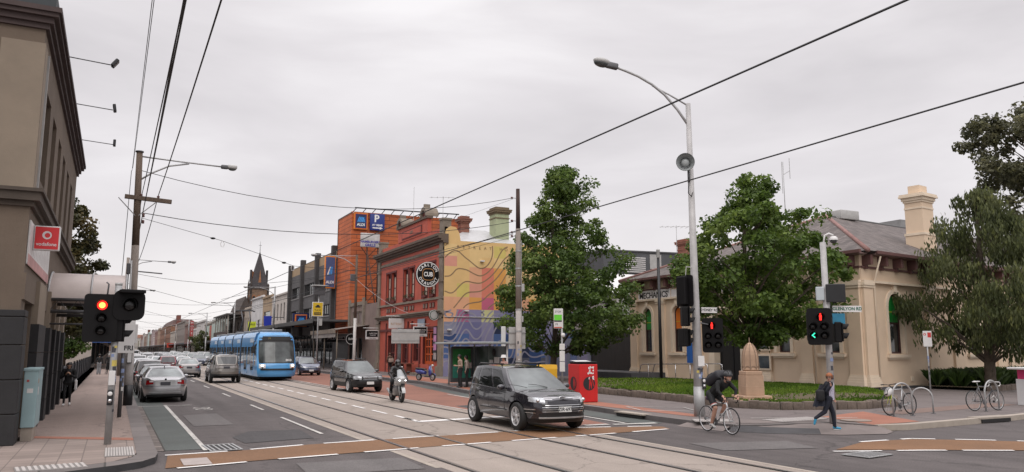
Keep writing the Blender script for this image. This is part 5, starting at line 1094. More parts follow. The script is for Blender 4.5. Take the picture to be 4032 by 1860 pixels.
# stone monument on the lawn
M_mon = pm('monument_sandstone', (.40, .27, .185), .88, 0, .16, 1.6, .25, 22); M_mond = pm('monument_stain', (.27, .19, .135), .9, 0, .25, 1.2, .25, 22)
T = thing('stone_monument', 'small sandstone memorial with a domed gothic cap on the lawn', 'monument', (20.75, 21.75, .42), R(-20)); T.scale = (.72, .72, .88)
def ring_loft(m, prof, mt, n=4, rot=math.pi / 4, smooth=False):
 vs = []; fs = []
 for r, z in prof:
  for k in range(n): a = rot + 2 * math.pi * k / n; vs.append((r * math.cos(a), r * math.sin(a), z))
 for i in range(len(prof) - 1):
  for k in range(n): fs.append((i * n + k, i * n + (k + 1) % n, (i + 1) * n + (k + 1) % n, (i + 1) * n + k))
 fs.append(tuple(range(len(vs) - n, len(vs)))); m.add(vs, fs, mt, smooth)
q2 = math.sqrt(2)
m = MB(); m.bbox(-1.05, -1.05, -.35, 1.05, 1.05, .0, M_mon, .03); m.bbox(-.75, -.75, 0, .75, .75, .14, M_mon, .03); m.build('steps', T)
m = MB(); m.bbox(-.48, -.48, .14, .48, .48, .52, M_mon, .02); ring_loft(m, [(.475 * q2, .52), (.455 * q2, .95), (.43 * q2, .955)], M_mon); m.bbox(-.44, -.44, .955, .44, .44, 1.12, M_mon, .03); m.build('pedestal', T)
m = MB(); ring_loft(m, [(.36, 1.12), (.42, 1.18), (.385, 1.24), (.385, 1.62), (.37, 1.78), (.32, 1.95), (.24, 2.1), (.13, 2.22), (.04, 2.28)], M_mon, 8, math.pi / 8)
for k in range(8): a = math.pi / 8 + 2 * math.pi * k / 8; m.tube([(r * math.cos(a), r * math.sin(a), z) for r, z in [(.42, 1.2), (.40, 1.62), (.385, 1.78), (.335, 1.95), (.25, 2.1), (.13, 2.23)]], .022, M_mond, 5)
for k in range(8):
 a = 2 * math.pi * k / 8; ux, uy = -math.sin(a), math.cos(a); cx2, cy2 = .37 * math.cos(a), .37 * math.sin(a)
 m.tube([(cx2 + ux * .13 * math.cos(t), cy2 + uy * .13 * math.cos(t), 1.2 + .12 * math.sin(t)) for t in [math.pi * q / 8 for q in range(9)]], .018, M_mond, 5)
m.build('domed_cap', T); m = MB(); m.tube([(0, 0, 2.2), (0, 0, 2.5)], [.035, .01], M_mond, 6); m.build('finial', T)
# grass tussock bed by the side wall
t = thing('tussock_bed', 'bed of tall dark green tussock grass against the institute side wall', 'grass bed', (39, 25, .15)); m = MB(); r_ = random.Random(8); mts = leafmat('tussock_leaves', (.018, .036, .008), (.035, .065, .014), (.06, .10, .024), .6, .2)
tu, tn = FS_.u, FS_.n
for k in range(420):
 s = r_.uniform(4.6, 26); d = r_.uniform(.5, 3.6); b = FS_.p(s, .3, d)
 for q in range(26):
  a = r_.uniform(0, 6.28); l = r_.uniform(.6, 1.05); sp_r = r_.uniform(.05, .38); wd = .014
  m.add([(b[0] - wd, b[1], .2), (b[0] + wd, b[1], .2), (b[0] + math.cos(a) * sp_r + wd * .5, b[1] + math.sin(a) * sp_r, .25 + l * .75), (b[0] + math.cos(a) * sp_r * 1.9, b[1] + math.sin(a) * sp_r * 1.9, .2 + l * .98)], [(0, 1, 2), (0, 2, 3)], mts)
o = m.wbuild('tussock_grass', t); o['kind'] = 'stuff'
m = MB(); FSe = FS_;
for k in range(42): s = 4.2 + k * .55; z = .42 + r_.uniform(-.03, .03); P = FS_.p(s, 0, 4.0); m.bbox(-.26, -.12, .1, .26, .14, z, M_stone, .03, Matrix.Translation((P[0], P[1], 0)) @ Matrix.Rotation(R(AN), 4, 'Z'))
m.wbuild('bed_edging', t); m = MB(); m.add([FS_.p(4, .3, .3), FS_.p(28, .3, .3), FS_.p(28, .3, 3.95), FS_.p(4, .3, 3.95)], [(0, 1, 2, 3)], M_soil); m.wbuild('bed_soil', t)

# ------------------------------------------------------------------ trees
def tree(name, label, base, trunk, prof, nleaf, lsize, mat, seed, limbs=12, clumpr=(.5, .95), squash=(1, 1), lean=(0, 0), bark=None, ncl=150, fill=.55, off=lambda z: (0, 0), droop=0, group=None):
 """trunk: [(z, r)]; prof: [(z, radius)] crown outline. Leaves are small folded cards gathered in clumps through the volume."""
 rr = random.Random(seed); t = thing(name, label, 'tree', base, 0, group); bk = bark or pm('tree_bark', (.085, .066, .05), .95, 0, .35, 4, .6, 14)
 def rad(z):
  if z <= prof[0][0] or z >= prof[-1][0]: return 0
  for (a, ra), (b, rb) in zip(prof, prof[1:]):
   if a <= z <= b: return ra + (rb - ra) * (z - a) / (b - a)
  return 0
 z0, z1 = prof[0][0], prof[-1][0]; cl = []
 while len(cl) < ncl:
  z = rr.uniform(z0, z1); R0 = rad(z)
  if rr.random() > (R0 / max(p[1] for p in prof)) ** 1.2 + .08: continue
  a = rr.uniform(0, 2 * math.pi); k = rr.random() ** fill; lump = 1 + .22 * mnoise.noise((math.cos(a) * 1.3, math.sin(a) * 1.3, z * .55 + seed))
  o = off(z); x, y = o[0] + math.cos(a) * R0 * k * lump * squash[0] + lean[0] * z, o[1] + math.sin(a) * R0 * k * lump * squash[1] + lean[1] * z
  cl.append((x, y, z, rr.uniform(*clumpr) * (.7 + .3 * min(1, R0 / 2))))
 tm = MB(); zt = trunk[-1][0]
 tm.tube([(lean[0] * z + .06 * math.sin(z * 1.3 + seed), lean[1] * z + .06 * math.cos(z * 1.1), z) for z, r in trunk], [r for z, r in trunk], bk, 10); tm.build('trunk', t)
 br = MB(); picks = rr.sample(cl, min(len(cl), limbs * 3))
 for i, (x, y, z, r) in enumerate(picks):
  zs = max(trunk[0][0] + 1.0, min(zt - .1, z - abs(math.hypot(x, y)) * .75 - rr.uniform(.2, .8))) if z > prof[0][0] else zt; zs = max(zs, prof[0][0] * .75)
  rb = (.085 if i < limbs else .045); p0 = Vector((lean[0] * zs + .06 * math.sin(zs * 1.3 + seed), lean[1] * zs + .06 * math.cos(zs * 1.1), zs)); p3 = Vector((x, y, z)); md = p0.lerp(p3, .5) + Vector((rr.uniform(-.25, .25), rr.uniform(-.25, .25), rr.uniform(.0, .35)))
  br.tube([p0, p0.lerp(md, .5), md, p3], [rb, rb * .8, rb * .55, rb * .2], bk, 5)
 br.build('limbs', t)
 lm = MB(); per = max(4, nleaf // len(cl))
 vs = []; fs = []
 for (x, y, z, r) in cl:
  dens = rr.uniform(.55, 1.35)
  for q in range(int(per * dens)):
   d = Vector((rr.gauss(0, 1), rr.gauss(0, 1), rr.gauss(0, 1))).normalized() * (r * rr.random() ** .45); d.z *= .72
   p = Vector((x, y, z)) + d - Vector((0, 0, droop * rr.random() * 1.0)); s = lsize * rr.uniform(.6, 1.35)
   nrm = (d.normalized() * .5 + Vector((rr.gauss(0, .6), rr.gauss(0, .6), rr.gauss(.35, .6)))).normalized(); u = nrm.orthogonal().normalized(); u.rotate(Matrix.Rotation(rr.uniform(0, 6.28), 3, nrm)); v = nrm.cross(u)
   if droop: u = (u * .35 + Vector((0, 0, -1))).normalized(); v = u.cross(nrm).normalized()
   k = len(vs); w_ = s * (.42 if not droop else .2); f_ = nrm * s * .12
   vs += [tuple(p - u * s * .55), tuple(p + v * w_ + f_), tuple(p + u * s * .6), tuple(p - v * w_ + f_)]; fs.append((k, k + 1, k + 2, k + 3))
 lm.add(vs, fs, mat); lm.build('crown', t); return t
M_plane = leafmat('plane_leaves', (.042, .078, .016), (.082, .135, .028), (.15, .21, .052), .5, .38)
M_plane2 = leafmat('plane_leaves_light', (.050, .092, .016), (.098, .158, .030), (.175, .24, .060), .45, .42)
M_gum = leafmat('gum_leaves', (.046, .062, .022), (.085, .102, .038), (.15, .165, .07), .5, .36)
M_gumd = leafmat('distant_gum_leaves', (.06, .066, .032), (.105, .108, .058), (.17, .165, .10), .35, .36)
tree('plane_tree', 'tall dense green plane tree in front of the mural', (26.4, 45.9, .15), [(-.1, .30), (.6, .22), (3, .17), (7, .11), (11.5, .03)], [(1.9, 1.2), (2.6, 3.6), (3.6, 4.7), (5.0, 4.9), (6.2, 4.3), (7.2, 4.25), (8.4, 3.7), (9.4, 3.4), (10.2, 2.6), (11.2, 2.4), (12.4, 2.2), (13.3, 1.7), (14.3, .3)], 40000, .20, M_plane, 4, 16, (.5, .95), ncl=260, off=lambda z: (.85 + max(0, z - 6) * -.04, -.45))
tree('plane_tree', 'broad bright green plane tree behind the stone monument', (27.9, 29.2, .4), [(-.1, .26), (.5, .2), (2.5, .17), (6, .11), (10, .03)], [(2.1, 1.3), (2.8, 2.7), (3.8, 3.7), (5.0, 4.2), (6.2, 4.2), (7.2, 3.6), (8.1, 3.2), (8.9, 2.3), (9.7, 1.3), (10.4, .3)], 33000, .185, M_plane2, 9, 18, (.42, .85), ncl=210, fill=.6, off=lambda z: (.55, -.3))
tree('street_tree', 'loose olive green tree with hanging foliage beside the no stopping sign', (39.15, 24.4, .2), [(-.1, .34), (.6, .26), (3, .22), (7, .13), (10, .04)], [(1.6, 1.4), (2.6, 2.8), (3.8, 3.7), (5.0, 4.2), (6.2, 3.9), (7.4, 2.9), (8.4, 2.2), (9.3, 1.4), (10.2, .3)], 26000, .22, M_gum, 15, 16, (.45, .9), ncl=170, fill=.6, droop=.5)
tree('gum_tree', 'large dark gum tree rising behind the street tree at top right', (67.5, 36.5, 0), [(0, .6), (6, .45), (14, .3), (20, .08)], [(8.5, 2.5), (11, 4.2), (14, 5.4), (16.5, 5.2), (18, 6.2), (20, 5.8), (22, 3.8), (23.4, .5)], 22000, .30, M_gumd, 23, 22, (.7, 1.3), ncl=120, fill=.5)
M_autumn = leafmat('bronzed_leaves', (.024, .032, .010), (.050, .050, .016), (.115, .078, .026), .6, .25)
tree('bronze_tree', 'bronze and dark green street tree behind the brown corner building', (-3.2, 53, .1), [(-.1, .25), (3, .2), (8, .06)], [(2.6, .8), (3.6, 2.0), (5.5, 2.6), (7.5, 2.7), (9, 2.3), (10.2, 1.2), (10.9, .3)], 22000, .20, M_autumn, 31, 12, (.45, .85), ncl=120)
tree('small_street_tree', 'low dark green tree over the left footpath fence', (-3.1, 64, .1), [(-.1, .16), (3, .1)], [(1.6, .8), (2.6, 1.8), (4, 2.0), (5.2, 1.4), (6, .3)], 8000, .18, MATS['plane_leaves'], 33, 8, (.4, .7), ncl=60)
tree('small_street_tree', 'small far street tree beside the red vertical sign', (18.6, 200, .15), [(-.1, .16), (4, .08)], [(1.5, .8), (2.6, 2.2), (4, 2.6), (5.4, 1.8), (6.4, .3)], 2600, .34, MATS['gum_leaves'], 37, 6, (.6, .9), ncl=40)

# ------------------------------------------------------------------ traffic signals
M_redlit = emit('lit_red_lens', (1.0, .025, .018), 1.6); M_redhot = emit('lit_red_core', (1.0, .46, .09), 2.2); M_greenlit = emit('lit_green_arrow', (.04, .80, .50), 1.4)
def lamp_lens(m, x, z, r, mt, y=-.012): m.lathe([(1e-4, -.03), (r * .6, -.022), (r, 0)], mt, 16, Matrix.Translation((x, y, z)) @ Matrix.Rotation(R(-90), 4, 'X'))
def visor(m, x, z, r, ln=.2, side=0):
 n = 14; P = []
 for i in range(2): P.append([(x + r * math.cos(a) + side * i * .0, -.01 - ln * i * (.62 + .38 * math.sin(a)), z + r * math.sin(a)) for a in [R(-28 + 236 * k / n) for k in range(n + 1)]])
 m.grid(P, 2, n + 1, M_black)
def signal_head(t, pos, rz, w_, h_, lenses, bd=.03, board=True, rnd_=.08):
 """black board with lenses, visors and the lantern box behind; front faces -y before turning by rz"""
 h = MB(); T_ = Matrix.Translation(pos) @ Matrix.Rotation(R(rz), 4, 'Z'); pts = []
 for cx_, cz_, a0 in ((w_ / 2 - rnd_, h_ / 2 - rnd_, 0), (-w_ / 2 + rnd_, h_ / 2 - rnd_, 90), (-w_ / 2 + rnd_, -h_ / 2 + rnd_, 180), (w_ / 2 - rnd_, -h_ / 2 + rnd_, 270)):
  pts += [(cx_ + rnd_ * math.cos(R(a0 + q * 22.5)), cz_ + rnd_ * math.sin(R(a0 + q * 22.5))) for q in range(5)]
 n = len(pts); h.add([(a, 0, b) for a, b in pts] + [(a, bd, b) for a, b in pts], [tuple(range(n - 1, -1, -1)), tuple(range(n, 2 * n))] + [(i, (i + 1) % n, n + (i + 1) % n, n + i) for i in range(n)], M_black)
 xs = [l[0] for l in lenses]; zs = [l[1] for l in lenses]; h.bbox(min(xs) - .15, bd, min(zs) - .16, max(xs) + .15, bd + .2, max(zs) + .16, M_black, .03)
 o = h.build('signal_head', t); o.matrix_local = T_
 for (x, z, r, mt) in lenses:
  v = MB(); visor(v, x, z, r * 1.12); v.build('visor', o); v = MB(); lamp_lens(v, x, z, r, M_lens if mt in ('man', 'arrow') else mt); v.build('lens', o)
  if mt == M_redlit: v = MB(); v.lathe([(1e-4, -.032), (r * .62, -.026), (r * .62, -.02)], M_redhot, 14, Matrix.Translation((x, -.016, z)) @ Matrix.Rotation(R(-90), 4, 'X'), cap=False); v.build('glow_core', o)
  if mt == 'man':
   v = MB(); y = -.05
   v.ell((x, y, z + .075), (.024, .01, .026), M_redlit, 8, 6); v.bbox(x - .034, y - .008, z - .02, x + .034, y + .008, z + .05, M_redlit, .008); v.box(x - .028, y - .007, z - .10, x - .004, y + .007, z - .022, M_redlit); v.box(x + .004, y - .007, z - .10, x + .028, y + .007, z - .022, M_redlit); v.build('red_man', o)
  if mt == 'arrow':
   v = MB(); y = -.05; v.add([(x - .05, y, z), (x + .03, y, z + .075), (x + .055, y, z + .055), (x - .012, y, z), (x + .055, y, z - .055), (x + .03, y, z - .075)], [(0, 1, 2, 3), (0, 3, 4, 5)], M_greenlit); v.build('green_arrow', o)
 return o
def stickers(t, rad, zs, seed, x=0, y=0):
 r_ = random.Random(seed); m = MB()
 for z in zs:
  a0 = r_.uniform(-2.6, -.9); wd = r_.uniform(.05, .12); ht = r_.uniform(.05, .14); mt = pm('sticker_%d' % r_.randint(0, 5), [(.55, .53, .5), (.5, .12, .06), (.05, .05, .06), (.2, .25, .4), (.5, .4, .1), (.55, .54, .52)][r_.randint(0, 5)], .7, 0, .25, 12); n = 4; da = wd / rad; P = [[(x + (rad + .003) * math.cos(a0 + da * i / n), y + (rad + .003) * math.sin(a0 + da * i / n), z + j * ht) for j in range(2)] for i in range(n + 1)]; m.grid(P, n + 1, 2, mt)
 return m.build('stickers', t)
def button_box(t, P, rz):
 b = MB(); b.bbox(-.06, -.09, -.17, .06, 0, .17, M_blackm, .02); b.lathe([(.045, 0), (.05, .02), (.03, .03), (1e-4, .03)], M_signw, 12, Matrix.Translation((0, -.09, .08)) @ Matrix.Rotation(R(90), 4, 'X')); b.lathe([(.04, 0), (.045, .015), (1e-4, .02)], M_chrome, 12, Matrix.Translation((0, -.09, -.07)) @ Matrix.Rotation(R(90), 4, 'X')); o = b.build('push_button', t); o.matrix_local = Matrix.Translation(P) @ Matrix.Rotation(R(rz), 4, 'Z'); return o
# left signal, red lit
T = thing('traffic_light', 'traffic signal with lit red lamp on the left kerb corner', 'traffic light', (.02, 19.77, .12))
m = MB(); m.tube([(0, 0, 0), (0, 0, 3.5)], .075, M_steel, 14); m.lathe([(.075, 3.5), (.08, 3.56), (1e-4, 3.57)], M_signg, 14); m.build('pole', T)
signal_head(T, (-.32, -.16, 2.76), -2, .68, 1.06, [(.02, .28, .105, M_redlit), (.02, 0, .10, M_lens), (.02, -.28, .10, M_lens)])
signal_head(T, (.24, -.14, 3.06), 12, .66, .68, [(.0, .0, .14, M_lens)], rnd_=.17)
m = MB(); m.bbox(-.26, -.2, .26, .26, .02, .34, M_black, .02, Matrix.Translation((.27, -.16, 3.06)) @ Matrix.Rotation(R(12), 4, 'Z')); m.build('sun_shade', T)
o = signal_head(T, (.16, .05, 2.55), 100, .3, .62, [(0, .15, .09, M_lens), (0, -.15, .09, M_lens)], rnd_=.03)
m = MB(); m.tube([(-.22, -.1, 3.2), (-.2, -.1, 3.52), (-.25, -.1, 3.56)], .018, M_steeldk, 6); m.build('bracket', T)
button_box(T, (-.01, -.075, 1.02), -5); stickers(T, .075, [.7, 1.3, 1.36, 1.5, 1.62, 1.7, 1.9, 2.0], 2)
m = MB(); m.bbox(-.07, -.1, 1.28, .06, -.076, 1.6, M_signw, .01); m.build('notice_plate', T); stickers(T, .078, [2.05, 2.1], 3)
# parking sign behind it
T = thing('parking_sign', 'white parking sign on a stickered pole behind the red signal', 'parking sign', (.29, 27.3, .12))
m = MB(); m.tube([(0, 0, 0), (0, 0, 2.7)], .06, M_steeldk, 10); m.build('post', T); m = MB(); m.bbox(-.35, -.09, 1.95, .28, -.07, 2.95, M_signw, .01); p_ = m.build('sign_plate', T); text('lettering', 'FRI', .2, M_ink, p_, Matrix.Translation((.13, -.093, 2.1)) @ Matrix.Rotation(R(90), 4, 'X'), .002, bold=.006)
stickers(T, .06, [.8, .95, 1.1, 1.2, 1.35, 1.5, 1.65], 5)
# timber power pole with street lamp, left
def street_lamp(T, x, y, z, ln, dirx, drop=.7, hl=.62):
 """bracket arm with a tie and a cobra head, along x"""
 m = MB(); m.tube([(x, y, z), (x + dirx * ln * .5, y, z - .06), (x + dirx * ln, y, z - .1)], .032, M_steel, 8); m.tube([(x, y, z - drop), (x + dirx * ln * .16, y, z - drop * .62), (x + dirx * ln * .36, y, z - drop * .28), (x + dirx * ln * .6, y, z - .11)], .035, M_steel, 8); a = m.build('lamp_arm', T)
 h = MB(); c = x + dirx * ln; d = dirx; h.bbox(min(c, c + d * hl * .45), y - .09, z - .18, max(c, c + d * hl * .45), y + .09, z - .02, M_steeldk, .04); h.bbox(min(c + d * hl * .4, c + d * hl), y - .13, z - .16, max(c + d * hl * .4, c + d * hl), y + .13, z, M_signg, .05); h.build('lamp_head', T)
 g_ = MB(); g_.ell((c + d * hl * .7, y, z - .16), (hl * .25, .11, .07), M_glassg, 12, 6); g_.build('lamp_bowl', T)
T = thing('power_pole', 'tall timber power pole with crossarm and lamp on the left kerb', 'power pole', (.6, 32.9, .12))
m = MB(); m.tube([(0, 0, 0), (-.04, 0, 2.3)], [.16, .15], pm('pole_base_paint', (.30, .28, .27), .8, 0, .3, 2), 12); m.tube([(0, 0, .0), (0, 0, .75)], .168, M_blackm, 12); m.build('pole_base', T)
m = MB(); m.tube([(-.04, 0, 2.3), (-.1, 0, 6.0)], [.15, .14], M_woodgr, 12); m.tube([(-.1, 0, 6.0), (-.18, 0, 9.65)], [.14, .115], M_wood, 12); m.lathe([(.15, 9.65), (.15, 9.7), (1e-4, 9.72)], M_steeldk, 10, None, (-.18, 0, 0)); m.build('pole_shaft', T)
m = MB(); m.bbox(-1.0, -.16, 7.74, .66, -.02, 7.9, M_wood, .01, Matrix.Rotation(R(3), 4, 'Y')); m.tube([(-.8, -.09, 7.8), (-.15, -.1, 7.1)], .02, M_steel, 5); m.tube([(.5, -.09, 7.7), (-.12, -.1, 7.1)], .02, M_steel, 5); m.build('crossarm', T)
M_ins = pm('brown_insulator', (.10, .035, .03), .3)
for x, z, in ((-.02, 7.86), (.58, 7.84), (.1, 7.1), (.1, 6.85)):
 m = MB(); m.lathe([(.03, 0), (.06, .03), (.035, .06), (.06, .1), (.03, .14), (1e-4, .15)], M_ins, 10, None, (x, -.09, z)); m.build('insulator', T)
m = MB(); m.tube([(-.27, -.03, .3), (-.3, -.03, 5.2)], .045, M_steeldk, 6); m.tube([(-.13, -.16, 2.3), (-.2, -.16, 5.4)], .035, M_steel, 6); m.bbox(-.35, -.1, 4.9, -.2, .05, 5.3, M_steeldk, .02); m.tube([(.05, -.1, 5.0), (.9, -.1, 4.95)], .025, M_steeldk, 5); m.build('conduit', T)
street_lamp(T, -.18, 0, 9.5, 3.0, 1, 1.0)
m = MB(); m.bbox(-.13, -.19, 1.55, .05, -.17, 1.95, M_blackm, .01); m.bbox(-.11, -.195, 1.58, .03, -.19, 1.92, M_signw, .005); m.bbox(-.02, -.2, 2.3, .18, -.18, 3.0, M_signw, .01); m.bbox(-.015, -.205, 2.7, .07, -.2, 2.95, M_redink, .005); m.build('pole_notices', T)
# more poles up the left side
ord_ = ['second', 'third', 'fourth', 'fifth', 'sixth', 'seventh', 'eighth']
for k, y in enumerate((69, 104, 139, 176, 216)):
 T = thing('lamp_pole', 'far lamp pole on the left kerb, %s up the street from the corner' % ord_[k], 'lamp pole', (.5, y, .12), 0, 'far lamp poles along the left kerb'); m = MB(); m.tube([(0, 0, 0), (.1, 0, 9.3)], [.15, .11], M_woodgr, 8); m.build('pole_shaft', T); street_lamp(T, .1, 0, 9.2, 2.9, 1, .9)
# lamp poles up the right side, arms over the road
for k, (y, lean) in enumerate(((64.6, 0), (102.5, 0), (139.6, 0), (184, 0), (230, 0), (280, 0), (340, 0))):
 T = thing('lamp_pole', 'street lamp with arm over the road, %s on the right past the shelter' % (['first'] + ord_)[k], 'lamp pole', (17.95, y, .15), 0, 'lamp poles along the right kerb')
 m = MB(); m.tube([(0, 0, 0), (0, 0, 4.6)], .13, M_steel if k else pm('white_pole_paint', (.5, .48, .46), .7), 8); m.tube([(0, 0, 4.6), (0, 0, 9.95)], [.12, .1], M_wood if k == 0 else M_steel, 8); m.build('pole_shaft', T); street_lamp(T, 0, 0, 9.85, 3.1, -1, 1.0, .75)
 if k == 0: m = MB(); m.bbox(-.5, -.12, 7.7, -.1, .12, 8.3, M_steeldk, .03); m.tube([(-.9, 0, 7.6), (.1, 0, 7.5)], .03, M_steeldk, 5); m.build('switch_box', T)
# far crossarm pole on right
# timber pole by the stop
T = thing('power_pole', 'timber topped power pole in front of the bus shelter beside the mural', 'power pole', (18.3, 35.4, .15))
m = MB(); m.tube([(.02, 0, 0), (0, 0, 4)], [.15, .145], pm('grey_pole_concrete', (.36, .33, .31), .85, 0, .2, 2), 12); m.tube([(0, 0, 4), (-.02, 0, 8.2)], [.145, .13], M_woodgr, 12); m.tube([(-.02, 0, 8.2), (-.03, 0, 10.3)], [.12, .10], pm('dark_stained_timber', (.045, .024, .02), .85, 0, .3, 4), 12); m.build('pole_shaft', T)
for z in (9.8, 8.6, 8.0, 7.8):
 m = MB(); m.tube([(-.1, 0, z), (-.35, 0, z)], .02, M_steel, 5); m.ell((-.38, 0, z), (.07, .06, .06), M_ins, 8, 6); m.build('insulator', T)
m = MB()
for z in (1.4, 2.9, 4.0, 5.2, 6.1, 7.0): m.lathe([(.158, z), (.158, z + .07)], M_steel, 12, cap=False)
m.tube([(.15, -.05, .3), (.14, -.05, 7.6)], .02, M_steel, 5); m.bbox(.13, -.1, 4.95, .3, .06, 5.35, M_signg, .02); m.bbox(.13, -.1, 3.4, .24, .06, 3.7, M_signg, .02); m.build('pole_bands', T); stickers(T, .156, [1.5, 1.7, 1.85, 2.0, 2.15, 2.3], 8)
T = thing('road_sign', 'grey back of a square road sign on the timber topped pole', 'road sign', (18.3, 35.4, 2.2)); m = MB(); m.bbox(-.45, .2, 0, .5, .23, 1.1, M_signg, .01); m.build('sign_plate', T); m = MB(); m.box(-.45, .16, .25, .5, .2, .3, M_steel); m.box(-.45, .16, .8, .5, .2, .85, M_steel); m.build('sign_rails', T)

# ------------------------------------------------------------------ overhead wires
def wire(label, pts, r, sag=0, cat='wire', n=14, m_=None, nm='power_line'):
 P = [Vector(p) for p in pts]; out = []
 for a, b in zip(P, P[1:]):
  for k in range(n if sag else 2):
   t = k / ((n if sag else 2) - 1); q = a.lerp(b, t); q.z -= sag * 4 * t * (1 - t); out.append(q)
 m = MB(); m.tube(out, r, m_ or M_cable, 5, False); return tag(m.build(nm), label, cat, 'overhead wires')
M_cable = pm('black_cable', (.014, .014, .015), .6)
wire('tram contact wire over the near left track', [(6.75, -10, 5.6), (6.75, 420, 5.6)], .014, nm='contact_wire'); wire('tram contact wire over the right track', [(10.25, -10, 5.6), (10.25, 420, 5.6)], .014, nm='contact_wire')
wire('thick black cable from the right end of the left crossarm overhead', [(1.18, -14, 8.0), (1.18, 32.8, 8.12)], .016, .35)
wire('black cable from the middle insulator of the left crossarm overhead', [(.72, -14, 8.05), (.60, 32.8, 8.1)], .014, .35)
wire('thick bundled cable from below the left crossarm overhead', [(.60, -14, 8.2), (.66, 32.8, 7.3)], .016, .3)
wire('thin cable beside the bundled one below the left crossarm', [(.55, -14, 8.25), (.64, 32.8, 7.1)], .010, .25)
wire('thin wire running from the left pole top out of the picture', [(.37, -14, 9.3), (.22, 32.8, 9.1)], .008, .15); wire('second thin wire beside the one at the left pole top', [(.30, -14, 9.2), (.2, 32.8, 9.0)], .008, .15)
wire('thin wire dropping along the left face of the timber pole', [(.18, 32.8, 9.0), (.1, 32.7, 4.5)], .012)
wire('black cable sagging from the left crossarm to the second pole', [(1.18, 32.8, 8.12), (.7, 69, 8.4)], .016, 1.1); wire('cable from the middle insulator to the second pole', [(.6, 32.8, 7.95), (.6, 69, 8.6)], .012, .7); wire('bundled cable from the left pole to the second pole', [(.66, 32.8, 7.2), (.55, 69, 8.0)], .016, .6)
wire('top span wire across the street between the two timber poles', [(.55, 32.9, 9.05), (18.0, 35.4, 9.95)], .013, 1.0)
wire('middle span wire across the street between the two timber poles', [(.65, 32.9, 7.4), (18.0, 35.4, 8.7)], .015, .75)
wire('low span wire from the left timber pole to the tram wires', [(.65, 32.9, 7.2), (3.65, 33.3, 6.55), (6.75, 34.2, 5.75), (10.25, 34.8, 5.7), (18.0, 35.4, 8.1)], .009, nm='span_wire')
wire('slanted wire from the right timber pole toward the hotel corner', [(18.0, 35.4, 7.9), (10.25, 55, 5.75)], .010); wire('second slanted wire from the right timber pole up the street', [(18.0, 35.4, 8.05), (6.75, 60, 5.75)], .012)
wire('service wire from the right timber pole to the hotel parapet', [(18.0, 35.4, 9.9), (24, 62, 12.6)], .007); wire('sagging pale service wire from first lamp pole to the hotel front', [(17.9, 64.6, 8.1), (20.5, 58.6, 5.0)], .012, .3, m_=M_signg)
wire('thin wire running from lamp pole along the hotel windows', [(17.9, 64.6, 8.0), (22.0, 55.6, 7.6)], .006)
for k, y in enumerate((69, 104, 139, 176, 216, 262)):
 nmn = (['second'] + ord_[1:])[k]
 wire('high span wire across the street at the %s left pole' % nmn, [(.5, y, 8.3), (17.9, y - 2, 9.0)], .016, 1.1); wire('low span wire carrying the tram wires at the %s left pole' % nmn, [(.5, y, 7.4), (6.75, y, 5.8), (10.25, y, 5.75), (17.9, y - 2, 7.8)], .014, nm='span_wire')
# small insulators strung on the low span wire
for lab, P in (('small black insulator strung on the low span wire', (3.3, 33.25, 6.62)), ('second small insulator on the low span wire near the tram wire', (6.3, 34.1, 5.86))):
 t = thing('wire_insulator', lab, 'insulator', P); m = MB(); m.ell((0, 0, 0), (.10, .045, .045), M_black, 8, 6); m.build('bobbin', t); m = MB(); m.tube([(.35, 0, -.08), (.30, 0, -.2), (.33, 0, -.32), (.42, 0, -.32), (.45, 0, -.2), (.38, 0, -.08)], .012, M_signw, 5); m.build('wire_clip', t)

# ------------------------------------------------------------------ tall galvanised lamp pole with signals, right
T = thing('lamp_pole', 'tall galvanised lamp pole with siren horn and signal heads behind cyclist', 'lamp pole', (16.22, 19.25, .15))
m = MB(); m.tube([(0, 0, -.03), (-.02, 0, 3.2), (-.05, 0, 9.95)], [.155, .125, .08], pm('pale_galvanised', (.40, .39, .385), .6, .2, .22, 2.5), 14); m.tube([(0, 0, 0), (0, 0, .9)], [.175, .16], M_steel, 14); m.build('pole_shaft', T)
hd = Vector((-.894, .452, 0)); mk = lambda d, z: tuple(Vector((-.05, 0, 0)) + hd * d + Vector((0, 0, z)))
m = MB(); m.tube([mk(.0, 9.2), mk(.35, 9.75), mk(.75, 10.25), mk(1.15, 10.6), mk(1.6, 10.88), mk(2.0, 11.06), mk(2.35, 11.2)], .042, M_steel, 8); m.tube([mk(0, 9.88), mk(.6, 10.25), mk(1.15, 10.56)], .028, M_steel, 6); m.build('lamp_arm', T)
HM = Matrix.Translation(mk(2.3, 11.2)) @ Matrix.Rotation(math.atan2(hd.y, hd.x), 4, 'Z') @ Matrix.Rotation(R(-14), 4, 'Y')
m = MB(); m.bbox(-.05, -.1, -.1, .36, .1, .1, M_steeldk, .05, HM, 3); m.ell((.5, 0, .06), (.30, .19, .12), M_signg, 14, 8, HM); m.build('lamp_head', T); m = MB(); m.ell((.5, 0, -.0), (.27, .17, .13), M_glassg, 14, 8, HM); m.build('lamp_bowl', T)
m = MB(); HR = Matrix.Translation((-.34, -.12, 7.92)) @ Matrix.Scale(1.2, 4) @ Matrix.Rotation(R(-38), 4, 'Z') @ Matrix.Rotation(R(90), 4, 'X'); mg = pm('grey_horn', (.30, .32, .32), .5, .1, .12, 3)
m.lathe([(.24, .12), (.245, .1), (.19, .02), (.11, -.12), (.08, -.2)], mg, 24, HR, cap=False); m.lathe([(1e-4, .04), (.07, .045), (.11, .0), (.11, -.1)], mg, 18, HR, cap=False); m.tube([(-.25, 0, 7.92), (.1, 0, 7.92)], .03, M_steeldk, 6); m.build('siren_horn', T)
